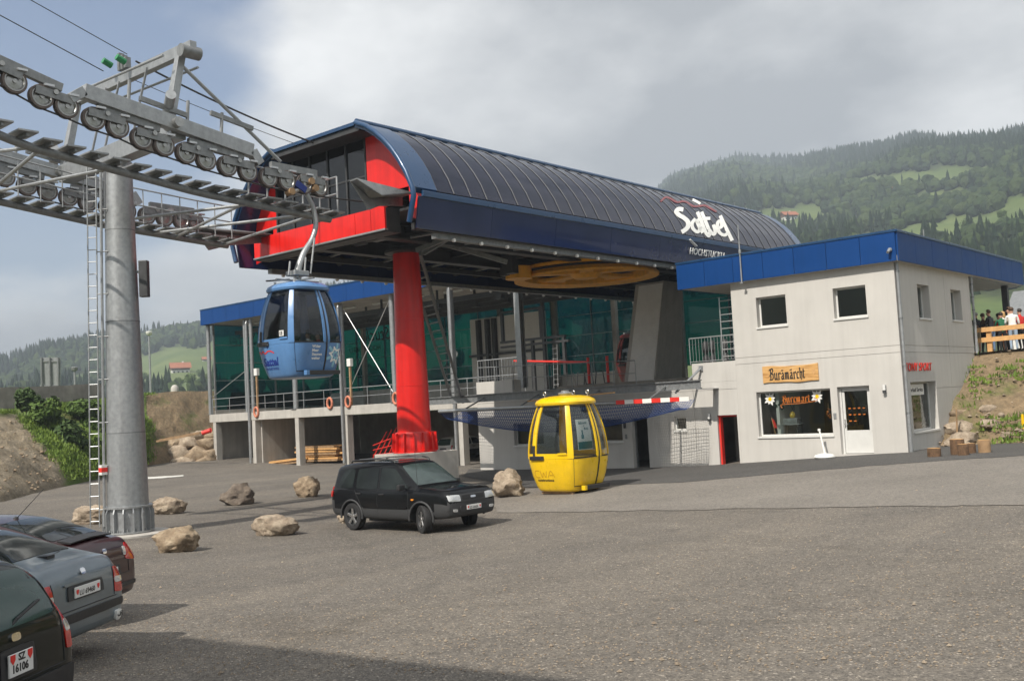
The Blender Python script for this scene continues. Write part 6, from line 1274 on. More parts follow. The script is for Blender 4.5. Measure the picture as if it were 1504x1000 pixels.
def make_car(name, label, cat, loc, rotz, sp):
    T = thing(name, label, cat, loc, rotz); St = cat_rows(sp['st'], 5); mb = MB(); mb.loft([car_ring(*s) for s in St]); bv = bvh_of(mb)
    body = mb.build('body', M[sp['paint']], T, smooth=28); body.data.materials.append(M['rubber']); body.data.materials.append(M[sp.get('clad', sp['paint'])])
    r = sp['r']; cut = MB()
    for x in sp['ax']:
        for s_ in (-1, 1): cut.tube((x, s_*.55, r+.01), (x, s_*1.3, r+.01), r*1.17, n=28)
    co = cut.build('cutter', M['rubber'], None); md = body.modifiers.new('b', 'BOOLEAN'); md.operation = 'DIFFERENCE'; md.object = co; md.solver = 'EXACT'
    bpy.context.view_layer.update(); dg = bpy.context.evaluated_depsgraph_get(); co.matrix_world = Matrix.Translation(loc)@Matrix.Rotation(rotz, 4, 'Z'); bpy.context.view_layer.update(); dg.update()
    me = bpy.data.meshes.new_from_object(body.evaluated_get(dg)); body.modifiers.clear(); body.data = me; bpy.data.objects.remove(co)
    me.materials.clear(); 
    for m_ in (sp['paint'], 'rubber', sp.get('clad', sp['paint'])): me.materials.append(M[m_])
    for p in me.polygons:
        c = p.center; inwell = any((math.hypot(c.x-x, c.z-r-.01) < r*1.19 and abs(c.y) < sp['w']-.012) for x in sp['ax'])
        p.material_index = 1 if (inwell or c.z < sp['st'][5][1]+.02) else (2 if sp.get('cladf') and sp['cladf'](c) else 0)
    me.polygons.foreach_set('use_smooth', [True]*len(me.polygons)); me.set_sharp_from_angle(angle=math.radians(32))
    for poly in sp['side']:
        for k in 'LR': mb = MB(); patch(mb, bv, poly, k); mb.build('side_window', M['carglass'], T, smooth=50)
    for nm, kind, poly, m_ in sp['panes']: mb = MB(); patch(mb, bv, poly, kind, .006, 6); mb.build(nm, M[m_], T, smooth=50)
    for bi_, (nm, kind, poly, m_, mir) in enumerate(sp['bits']):
        for s_ in ((1, -1) if mir else (1,)):
            mb = MB(); kk = kind
            if kind in 'LR' and mir: kk = 'L' if s_ == 1 else 'R'; pp = poly
            else: pp = [(a, b*s_) for a, b in poly] if kind == 'T' else ([(a*s_, b) for a, b in poly] if kind in 'FB' else poly)
            patch(mb, bv, pp, kk, .009+.0025*bi_, 4, 2, .018); mb.build(nm, M[m_], T, smooth=40)
    for kind, pts in sp['seams']:
        for k in (('L','R') if kind == 'S' else (kind,)): mb = MB(); line_on(mb, bv, pts, k); mb.build('panel_gap', M['seal'], T) if mb.v else None
    for i, x in enumerate(sp['ax']):
        for s_ in (-1, 1): wheel(T, x, s_*(sp['w']-.11), r, sp.get('tw',.2), sp.get('steer',0.) if i == 1 else 0.)
    for x in sp['ax']:
        if sp.get('flare'):
            for s_ in (-1, 1): mb = MB(); mb.ringtube([(x+math.cos(t)*r*1.22, s_*(sp['w']-.005), r+.01+math.sin(t)*r*1.20) for t in np.linspace(-.12, math.pi+.12, 18)], .028, 8); mb.build('wheel_arch', M[sp['clad']], T, smooth=50)
    for s_ in (-1, 1):
        x, z = sp['mirror']; mb = MB(); mb.box((x, s_*(sp['w']+.09), z), (.10,.20,.14)); mb.beam((x, s_*(sp['w']-.06), z-.04), (x, s_*(sp['w']+.02), z-.03), .05, .04); mb.build('door_mirror', M[sp.get('mirmat','blackpl')], T, bevel=.03)
        for x, z in sp['handles']:
            h = bv.ray_cast(Vector((x, s_*5, z)), Vector((0,-s_,0))); 
            if h[0] is not None: mb = MB(); mb.box(h[0]+Vector((0,s_*.012,0)), (.20,.03,.035)); mb.build('door_handle', M[sp.get('mirmat','blackpl')], T, bevel=.01)
    # underbody shadow mass
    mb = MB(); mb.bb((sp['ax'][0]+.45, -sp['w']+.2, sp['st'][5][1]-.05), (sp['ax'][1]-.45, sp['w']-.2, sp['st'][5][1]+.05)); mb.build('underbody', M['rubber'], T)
    return T, bv
M['tintglass'] = pm('green_tinted_car_glass', (.02,.05,.042), .03, 0, .3, 1.6, spec=.6)
M['screenglass'] = pm('windscreen_glass', (.045,.062,.060), .04, 0, .35, 1.6, spec=.45)
M['p_black'] = carpaint('black_car_paint', (.006,.0065,.0075)); M['p_red'] = carpaint('dark_red_car_paint', (.030,.005,.007), .2); M['p_grey'] = carpaint('blue_grey_car_paint', (.15,.185,.21), .4); M['p_white'] = carpaint('white_car_paint', (.66,.66,.64)); M['p_dk'] = carpaint('dark_green_black_paint', (.008,.011,.010))
SUV = dict(paint='p_black', clad='greypl', w=.89, r=.345, ax=(-1.30,1.30), tw=.22, steer=-.42, flare=True, cladf=lambda c: c.z < .56 or (c.x > 1.72 and c.z < .74) or (c.x < -2.0 and c.z < .74),
 st=[(-2.19,.46,.74,.80,.66,.5),(-2.15,.40,.95,1.20,.82,.58),(-2.08,.37,1.02,1.50,.87,.62),(-1.92,.34,1.03,1.64,.885,.66),(-1.2,.31,1.02,1.71,.89,.68),(-.4,.29,1.0,1.725,.89,.68),(.15,.29,1.0,1.70,.89,.67),(.42,.29,1.0,1.60,.89,.67),(.82,.29,1.0,1.33,.89,.69),(1.12,.30,1.0,1.12,.885,.74),(1.5,.33,.99,1.08,.88,.75),(1.9,.36,.965,1.05,.87,.74),(2.08,.38,.92,1.01,.84,.72),(2.18,.42,.84,.92,.80,.66),(2.22,.48,.70,.76,.70,.5)],
 side=[[(-1.96,1.08),(-1.28,1.06),(-1.25,1.55),(-1.66,1.56)],[(-1.16,1.06),(-.33,1.05),(-.33,1.59),(-1.14,1.57)],[(-.25,1.05),(.80,1.06),(.72,1.16),(.26,1.56),(-.25,1.59)]],
 panes=[('windscreen','T',[(.36,.60),(.36,-.60),(1.06,-.72),(1.06,.72)],'screenglass'),('rear_window','B',[(-.58,1.08),(.58,1.08),(.50,1.48),(-.50,1.48)],'carglass'),('sunroof','T',[(-.55,-.38),(.0,-.38),(.0,.38),(-.55,.38)],'carglass')],
 bits=[('headlamp','F',[(.42,.76),(.80,.78),(.80,.93),(.44,.92)],'clearlamp',True),('grille_surround','F',[(-.43,.74),(.43,.74),(.43,.93),(-.43,.93)],'greypl',False),('grille','F',[(-.38,.78),(.38,.78),(.38,.90),(-.38,.90)],'seal',False),('badge','F',[(-.09,.82),(.09,.82),(.09,.87),(-.09,.87)],'chrome',False),('lower_grille','F',[(-.46,.50),(.46,.50),(.46,.66),(-.46,.66)],'blackpl',False),('fog_lamp','F',[(.56,.52),(.70,.53),(.70,.60),(.56,.59)],'clearlamp',True),('tail_lamp','B',[(.64,.86),(.80,.86),(.78,1.10),(.66,1.10)],'taillight',True),('side_repeater','L',[(.98,.80),(1.06,.80),(1.06,.84),(.98,.84)],'amber',True),('tail_lamp_side','L',[(-2.13,.84),(-2.04,.84),(-2.02,1.0),(-2.11,1.0)],'taillight',True),('sill_trim','L',[(-.85,.60),(.82,.60),(.82,.64),(-.85,.64)],'p_black',True)],
 seams=[('S',[(-.29,.40),(-.29,1.62)]),('S',[(.84,.42),(.84,1.0)]),('S',[(-1.18,1.02),(-1.05,.85),(-.90,.62),(-.88,.42)]),('T',[(1.12,.72),(2.08,.60)]),('T',[(1.12,-.72),(2.08,-.60)])],
 mirror=(.72,1.12), handles=((-.12,.93),(-1.02,.94)))
w0, w1_ = gp(522,778), gp(623,783); hd = (w1_-w0); ang = math.atan2(hd.y, hd.x)+math.radians(.5); wb = hd.length
ks = wb/2.60; cpos = (w0+w1_)/2+Vector((-math.sin(ang), math.cos(ang), 0))*.80*ks; cpos.z = gz(cpos.x, cpos.y)
suv, sbv = make_car('black_suv', 'black off-road estate car with grey cladding parked before the red pillar', 'car', cpos, ang, SUV); suv.scale = (ks,)*3
plate(suv, sbv, 0, .60, 'SZ 63609', .50, .11, rear=False)
for s_ in (-1, 1): mb = MB(); mb.ringtube(catmull([Vector((-1.55,s_*.60,1.70)), Vector((-1.4,s_*.60,1.77)), Vector((-.3,s_*.60,1.79)), Vector((.05,s_*.60,1.76)), Vector((.15,s_*.60,1.70))], 3), .02, 6); mb.build('roof_rail', M['blackpl'], suv, smooth=60)
for x in (-1.2,-.15): mb = MB(); mb.beam((x,-.60,1.785), (x,.60,1.785), .07, .03); mb.build('roof_bar', M['galv'], suv)
mb = MB(); mb.tube((1.05,-.72,1.08), (1.0,-.72,2.0), .006, .003, 5); mb.build('aerial', M['blackpl'], suv)
hv = Vector((-.825,-.565,0)).normalized(); hang = math.atan2(hv.y, hv.x)
base_bits = lambda: []
OCT = dict(paint='p_grey', w=.865, r=.31, ax=(-1.25,1.26), clad='p_grey', mirmat='p_grey',
 st=[(-2.27,.38,.58,.64,.70,.55),(-2.24,.31,.76,.88,.81,.62),(-2.15,.27,.87,1.02,.845,.66),(-1.95,.25,.92,1.075,.855,.66),(-1.55,.23,.93,1.19,.86,.62),(-1.1,.2,.93,1.34,.86,.60),(-.6,.19,.93,1.42,.865,.59),(0,.19,.93,1.435,.865,.59),(.45,.19,.93,1.38,.865,.60),(.95,.2,.92,1.13,.865,.65),(1.2,.2,.90,1.0,.86,.70),(1.7,.22,.86,.93,.85,.68),(2.08,.26,.77,.84,.80,.6),(2.22,.34,.62,.68,.68,.5)],
 side=[[(-1.62,.98),(-1.10,.97),(-1.05,1.26),(-1.25,1.22)],[(-1.0,.97),(-.18,.96),(-.18,1.33),(-.95,1.29)],[(-.10,.96),(.86,.96),(.42,1.28),(-.10,1.33)]],
 panes=[('rear_window','T',[(-1.80,-.56),(-1.80,.56),(-1.02,.52),(-1.02,-.52)],'carglass'),('windscreen','T',[(.42,.52),(.42,-.52),(1.02,-.64),(1.02,.64)],'carglass')],
 bits=[('tail_lamp','B',[(.58,.62),(.79,.60),(.76,.88),(.62,.90)],'taillight',True),('reverse_lamp','B',[(.60,.72),(.785,.71),(.785,.775),(.60,.785)],'clearlamp',True),('bumper_strip','B',[(-.78,.46),(.78,.46),(.78,.55),(-.78,.55)],'blackpl',False),('plate_recess','B',[(-.36,.68),(.36,.68),(.34,.83),(-.34,.83)],'greypl',False),('boot_trim','B',[(-.40,.835),(.40,.835),(.40,.865),(-.40,.865)],'p_grey',False),('badge','B',[(-.045,.91),(.045,.91),(.045,.97),(-.045,.97)],'chrome',False),('headlamp','F',[(.44,.60),(.74,.62),(.72,.74),(.46,.72)],'clearlamp',True),('tail_lamp_side','L',[(-2.20,.63),(-2.06,.63),(-2.03,.86),(-2.16,.86)],'taillight',True),('country_sticker','B',[(-.70,.32),(-.58,.32),(-.58,.42),(-.70,.42)],'text_white',False)],
 seams=[('B',[(-.58,.60),(-.60,.90)]),('B',[(.58,.60),(.60,.90)]),('B',[(-.80,.585),(.80,.585)]),('S',[(-.14,.3),(-.14,.93)]),('S',[(-1.05,.93),(-.9,.6),(-.88,.35)]),('S',[(.9,.35),(.9,.9)])], mirror=(.62,1.0), handles=((-.02,.84),(-.85,.85)))
def park(rear, L, name, label, sp, sc_=1.):
    o = Vector((rear[0], rear[1], 0))+hv*L; o.z = gz(o.x, o.y)-.02; T, bv = make_car(name, label, 'car', o, hang, sp); T.scale = (sc_,)*3; return T, bv
oct_, obv = park((-10.66,5.18), 2.25, 'grey_sedan', 'blue-grey car with red and white tail lamps, middle of the parked row', OCT)
plate(oct_, obv, 0, .755, 'LU 69460', .50, .11); text_mesh('sticker_lettering', 'CH', .075, frame3(Vector((obv.ray_cast(Vector((-6,-.64,.37)),Vector((1,0,0)))[0].x-.03,-.598,.345)), (0,-1,0), (0,0,1)), M['text_black'], oct_, .004, 0, .002, org=(0,0,0))
mb = MB(); mb.ringtube([(-1.86,.05,1.10),(-1.82,-.25,1.115),(-1.75,-.42,1.13)], .014, 6); mb.box((-1.87,.07,1.10),(.12,.14,.06)); mb.build('rear_wiper', M['blackpl'], oct_)
RED = dict(OCT); RED.update(paint='p_red', clad='p_red', mirmat='p_red', st=[(-2.20,.38,.58,.64,.70,.55),(-2.17,.31,.76,.90,.81,.62),(-2.08,.27,.88,1.04,.845,.64),(-1.9,.25,.93,1.10,.855,.64),(-1.5,.23,.94,1.24,.86,.61),(-1.05,.2,.94,1.37,.86,.59),(-.6,.19,.94,1.43,.865,.58),(0,.19,.94,1.44,.865,.58),(.45,.19,.94,1.38,.865,.59),(.95,.2,.92,1.13,.865,.64),(1.2,.2,.90,1.0,.86,.70),(1.7,.22,.86,.93,.85,.68),(2.08,.26,.77,.84,.80,.6),(2.2,.34,.62,.68,.68,.5)],
 bits=[('tail_lamp','B',[(.50,.76),(.79,.72),(.77,.96),(.56,.98)],'taillight',True),('reverse_lamp','B',[(.46,.82),(.54,.81),(.54,.93),(.48,.94)],'clearlamp',True),('plate_recess','B',[(-.36,.56),(.36,.56),(.34,.72),(-.34,.72)],'greypl',False),('badge','B',[(-.05,.90),(.05,.90),(.05,.96),(-.05,.96)],'chrome',False),('bumper_strip','B',[(-.78,.40),(.78,.40),(.78,.46),(-.78,.46)],'blackpl',False),('headlamp','F',[(.44,.60),(.74,.62),(.72,.74),(.46,.72)],'clearlamp',True)])
red_, rbv = park((-12.99,6.60), 2.18, 'dark_red_car', 'dark maroon car with roof aerial and black spoiler, farthest of the parked row', RED)
plate(red_, rbv, 0, .64, 'SZ 48640', .50, .11); mb = MB(); mb.tube((-.95,0,1.40), (-1.35,0,1.78), .006, .004, 5); mb.lathe([(.045,1.37),(.03,1.42),(0,1.44)], (-.95,0,0), 10); mb.build('aerial', M['blackpl'], red_)
mb = MB(); mb.loft([[Vector((-1.80,y,1.14-abs(y)*.04)), Vector((-2.0,y,1.115-abs(y)*.04)), Vector((-2.01,y,1.135-abs(y)*.04)), Vector((-1.82,y,1.165-abs(y)*.04))] for y in np.linspace(-.50,.50,9)]); mb.build('spoiler', M['blackpl'], red_, smooth=40)
BLK = dict(OCT); BLK.update(paint='p_dk', clad='blackpl', mirmat='p_dk', w=.85, ax=(-1.2,1.25), cladf=None,
 st=[(-1.98,.36,.56,.62,.70,.55),(-1.95,.29,.78,.92,.81,.60),(-1.88,.26,.90,1.12,.835,.60),(-1.74,.24,.94,1.32,.845,.60),(-1.5,.22,.95,1.44,.85,.60),(-1.05,.2,.95,1.50,.85,.60),(-.6,.19,.95,1.52,.85,.60),(0,.19,.95,1.52,.85,.60),(.45,.19,.94,1.44,.85,.60),(.95,.2,.92,1.16,.85,.64),(1.2,.2,.90,1.0,.85,.70),(1.6,.22,.86,.93,.84,.68),(1.95,.26,.77,.84,.79,.6),(2.05,.34,.62,.68,.68,.5)],
 side=[[(-1.60,1.0),(-1.05,.99),(-1.02,1.34),(-1.38,1.33)],[(-.97,.99),(-.18,.98),(-.18,1.40),(-.95,1.38)],[(-.10,.98),(.86,.98),(.42,1.34),(-.10,1.40)]],
 panes=[('rear_window','B',[(-.60,.98),(.60,.98),(.52,1.38),(-.52,1.38)],'tintglass'),('windscreen','T',[(.42,.52),(.42,-.52),(1.02,-.64),(1.02,.64)],'carglass')],
 bits=[('tail_lamp','B',[(.68,.66),(.79,.66),(.75,1.12),(.68,1.14)],'taillight',True),('lamp_lens','B',[(.69,.80),(.785,.80),(.78,.90),(.69,.90)],'clearlamp',True),('plate_recess','B',[(-.24,.60),(.24,.60),(.22,.84),(-.22,.84)],'blackpl',False),('badge','B',[(-.06,.88),(.06,.88),(.06,.94),(-.06,.94)],'chrome',False),('bumper','B',[(-.78,.36),(.78,.36),(.78,.54),(-.78,.54)],'blackpl',False),('headlamp','F',[(.44,.60),(.74,.62),(.72,.74),(.46,.72)],'clearlamp',True)],
 seams=[('B',[(-.64,.58),(-.66,.98)]),('B',[(.64,.58),(.66,.98)]),('B',[(-.78,.57),(.78,.57)]),('S',[(-.14,.3),(-.14,.95)])])
blk, bbv = park((-7.74,3.24), 1.96*.94, 'black_hatchback', 'black hatchback with green-tinted rear glass, nearest of the parked row', BLK, .94)
plate(blk, bbv, 0, .715, '', .31, .17, two=('SZ','16106'))
mb = MB(); mb.ringtube([(-1.93,.0,1.0),(-1.945,-.05,1.04),(-1.91,-.40,1.12)], .012, 6); mb.build('rear_wiper', M['blackpl'], blk)
VAN = dict(BLK); VAN.update(paint='p_white', clad='greypl', mirmat='blackpl', cladf=lambda c: c.z < .62, flare=True, bits=[('tail_lamp','B',[(.66,.72),(.79,.72),(.76,.98),(.68,.98)],'taillight',True),('plate_recess','B',[(-.3,.68),(.3,.68),(.28,.82),(-.28,.82)],'greypl',False),('headlamp','F',[(.44,.60),(.74,.62),(.72,.74),(.46,.72)],'clearlamp',True)])
vp_ = atY(684, 678, 43.6); van, _ = make_car('white_van', 'small white van with grey bumper parked in the garage bay', 'car', Vector((vp_.x, 43.6, .16)), math.pi/2, VAN); van.scale = (.92,)*3
# ------------------------------------------------------------------ boulders
def rock_mesh(seed, sub=4):
    r = random.Random(seed); bm = bmesh.new(); bmesh.ops.create_icosphere(bm, subdivisions=sub, radius=1); o = Vector((r.random()*50, r.random()*50, r.random()*50))
    cuts = [(Vector((r.gauss(0,1), r.gauss(0,1), r.gauss(0,1))).normalized(), r.uniform(.62,.9)) for _ in range(9)]
    for v in bm.verts:
        d = v.co.normalized(); k = 1.
        for n, t in cuts:
            q = d.dot(n)
            if q > 0: k = min(k, t/q) if t/q < k else k
        k = k*(1+.20*mnoise.fractal(d*1.3+o, 1., 2., 3)+.15*mnoise.fractal(d*4+o, 1., 2., 5)+.05*mnoise.noise(d*13+o)); v.co = d*k
    V_ = [v.co.copy() for v in bm.verts]; F_ = [tuple(v.index for v in f.verts) for f in bm.faces]; bm.free(); return V_, F_
def boulder(px, py, wpx, hpx, mat, label, seed, name='boulder', p=None, group=None, dep=1.0, sub=4):
    p = p or gp(px, py); D = (p-CAM).dot(FW); W, H = wpx*D/FPX/2, hpx*D/FPX/2; V_, F_ = rock_mesh(seed, sub); zr = Matrix.Rotation(seed*1.7, 3, 'Z')
    mb = MB(); c = p+Vector((FW.x, FW.y, 0))*W*.5*dep+Vector((0,0,H*(.80 if name != 'bank_stone' else .55))); a = Matrix.Rotation(YAW-math.pi/2, 3, 'Z')
    mb.add([c+a@Vector((q.x*W*1.12, q.y*W*.9*dep, q.z*H*1.18)) for q in [zr@v for v in V_]], F_); return tag(mb.build(name, M[mat], org=(c.x,c.y,p.z), smooth=60), label, 'rock', group)
BG = 'boulders set out on the gravel lot'
boulder(255,811,58,40,'rock','tan boulder with a deep cleft, nearest to the pylon foot',1,group=BG); boulder(402,787,60,34,'rockw','broad pale low boulder on the gravel left of the black car',2,group=BG)
boulder(345,742,44,31,'rockd','dark brown boulder standing alone behind the pale low one',3,group=BG); boulder(449,730,36,30,'rock','rounded greyish tan boulder near the rear of the black car',4,group=BG)
boulder(243,755,44,25,'rockw','flat tan boulder right behind the pylon',5,group=BG); boulder(133,770,56,30,'rockw','pale boulder half hidden behind the pylon ladder',6,group=BG)
boulder(748,730,52,40,'rockw','large rough tan boulder between the black car and the yellow gondola',7,group=BG); boulder(506,768,26,18,'rockw','small pale stone peeking out behind the black car rear wheel',8,group=BG)
RP = [(238,672,42,28),(262,668,36,30),(285,668,34,24),(305,670,34,22),(276,651,32,24),(302,652,34,22),(250,655,32,22),(290,640,30,18),(308,640,26,16),(228,664,26,20),(268,679,34,18),(296,681,30,16)]
wrd = ['lowest left','broad one','low middle','beside the hall wall','middle of the heap','big one at the hall wall','upper left','topmost left','topmost at the wall','leftmost','front middle','front right']
for i, (x, y, w, h) in enumerate(RP): q = gp(285, 674); Dp = (q-CAM).dot(FW)-2.2+(674-y)*.03; boulder(x, y+h*.35, w, h, ('rock','rockw','rock')[i % 3], 'blocky tan stone in the heap left of the hall, %s' % wrd[i], 20+i, 'heap_stone', atD(x, y+h*.4, Dp), 'stones heaped beside the hall', sub=3)
# ------------------------------------------------------------------ right bank: stones, chunks, fence
BS = [(1413,621,44,22,'pale slab, upper'),(1418,640,54,22,'long pale block, lowest'),(1412,604,42,14,'flat brown ledge under the grass'),(1453,598,24,14,'yellowish wedge on the bank'),(1455,618,30,14,'half buried block right of the slabs'),(1480,636,16,8,'small stone near the yellow marker'),(1472,607,10,6,'pebble-sized white stone')]
for i, (x, y, w, h, l) in enumerate(BS):
    t_ = (648-y)/128; p = atY(x, y, 37.75+5.2*max(0, t_)-.25); boulder(x, y, w, h, 'rockw' if i != 2 else 'rock', 'embedded stone in the right bank, %s' % l, 50+i, 'bank_stone', p-Vector((0,0,h*.5*45/FPX)), 'stones in the right bank', .7, 3)
def log(px, py, wpx, hpx, label, tilt=0.):
    p = gp(px, py); D = (p-CAM).dot(FW); r = wpx*D/FPX/2; h = hpx*D/FPX; t = thing('log_chunk', label, 'log', p, group='cut log chunks by the shop corner'); n = 22; rings = []
    for z in (0,.3,.6,.97,1.): rings.append([p+Vector((math.cos(a)*r*(1+.06*math.sin(a*3+px)+.03*random.uniform(-1,1))*(.95 if z == 1 else 1), math.sin(a)*r*(1+.05*math.sin(a*2+px)), z*h)) for a in np.linspace(0, 2*math.pi, n, endpoint=False)])
    mb = MB(); mb.loft(rings); mb.build('trunk', M['bark'] if px % 2 else M['woodd'], t, smooth=50); mb = MB(); mb.add([q+Vector((0,0,.004)) for q in [p+(v-p)*1 for v in rings[-1]]], [tuple(range(n))]); mb.build('cut_face', M['wood'], t); return t
log(1373,671,19,13,'low sawn log chunk nearest to the shop corner'); log(1407,668,20,23,'tallest log chunk at the back of the cluster'); log(1415,669,15,17,'split log chunk leaning at the front of the cluster'); log(1427,666,12,15,'fresh pale log chunk right in the cluster'); log(1446,665,17,19,'lone dark log chunk on the right')
def stake(px, y0, y1, Y, r, mat, label):
    a, b = atY(px, y0, Y), atY(px-1.5, y1, Y); mb = MB(); mb.tube(a-Vector((0,0,.1)), b, r, r*.7, 6); mb.lathe([(r*1.6,0),(r*1.3,.05),(0,.07)], a-Vector((0,0,.06)), 6); return tag(mb.build('marker_stake', M[mat], org=a), label, 'stake')
stake(1406,640,600,38.2,.035,'woodd','thin bleached stake leaning before the bank stones'); stake(1503,628,608,38.8,.06,'yellow','short yellow marker post at the right picture edge')
fn = thing('wooden_fence', 'fresh timber two-rail fence on the terrace edge beside the shop', 'fence', Vector((-10, 43.5, 4.2)))
YFE = 43.45; fz = lambda x, y: atY(x, y, YFE)
for (a, b) in (((1433,485.5),(1560,474)),((1433,500.5),(1560,489))): p, q = fz(*a), fz(*b); mb = MB(); mb.beam(p, q, .06, .19); mb.build('rail', M['wood'], fn, bevel=.008)
for px in (1450.5,1540): p, q = fz(px, 482 if px < 1500 else 474), fz(px, 524); mb = MB(); mb.bb((p.x-.09, YFE+.04, q.z-.1), (p.x+.09, YFE+.2, p.z)); mb.build('post', M['wood'], fn, bevel=.008)
p = atY(1431, 523, 43.0); rb_ = thing('red_lamp', 'small red and black warning lamp at the foot of the house downpipe', 'lamp', p); mb = MB(); mb.lathe([(.12,0),(.13,.22),(.1,.26)], p-Vector((0,0,.1)), 14); mb.build('lens', M['text_red'], rb_, smooth=40); mb = MB(); mb.lathe([(.1,.16),(.1,.32),(.04,.36)], p, 14); mb.build('cap', M['darksteel'], rb_, smooth=40)
# parasol foot before the shop window
p = atY(1211, 668, YH-.6); p.z = gz(p.x, p.y)+.02; D = (p-CAM).dot(FW); ub = thing('parasol_base', 'white plastic parasol foot with short tube before the shop window', 'parasol base', p)
mb = MB(); mb.lathe([(.32,0),(.36,.05),(.33,.12),(.12,.17),(0,.18)], p, 24); mb.build('foot', M['text_white'], ub, smooth=50); mb = MB(); mb.tube(p+Vector((.02,0,.15)), p+Vector((-.17,.1,.98)), .03, n=10); mb.tube(p+Vector((-.17,.1,.95)), p+Vector((-.18,.1,1.03)), .05, n=10); mb.build('tube', M['text_white'], ub, smooth=40)
# toilet items glimpsed in the red-edged doorway
u0, u1, a0, a1 = rd; q = Vector((u0+.55, YH+1.4, a0+.02)); wb_ = thing('waste_bin', 'dark round bin just inside the red-edged doorway', 'bin', q); mb = MB(); mb.lathe([(.16,0),(.19,.42),(.2,.44),(.17,.44)], q, 18); mb.build('bin', M['blackpl'], wb_, smooth=40); mb = MB(); mb.ringtube([q+Vector((math.cos(t)*.2, math.sin(t)*.2, .45)) for t in np.linspace(0,6.28,16)], .012, 5); mb.build('rim', M['galv'], wb_)
q = Vector((u0+.5, YH+1.85, a0+.8)); ba = thing('wash_basin', 'small pale wash basin on the wall inside the doorway', 'basin', q); mb = MB(); mb.lathe([(.08,-.1),(.22,.0),(.24,.1),(.2,.1),(.1,.02)], q, 20); mb.build('bowl', M['white'], ba, smooth=40); mb = MB(); mb.tube(q+Vector((0,.1,.1)), q+Vector((0,.1,.3)), .015); mb.tube(q+Vector((0,.1,.3)), q+Vector((0,0,.28)), .012); mb.build('tap', M['chrome'], ba)
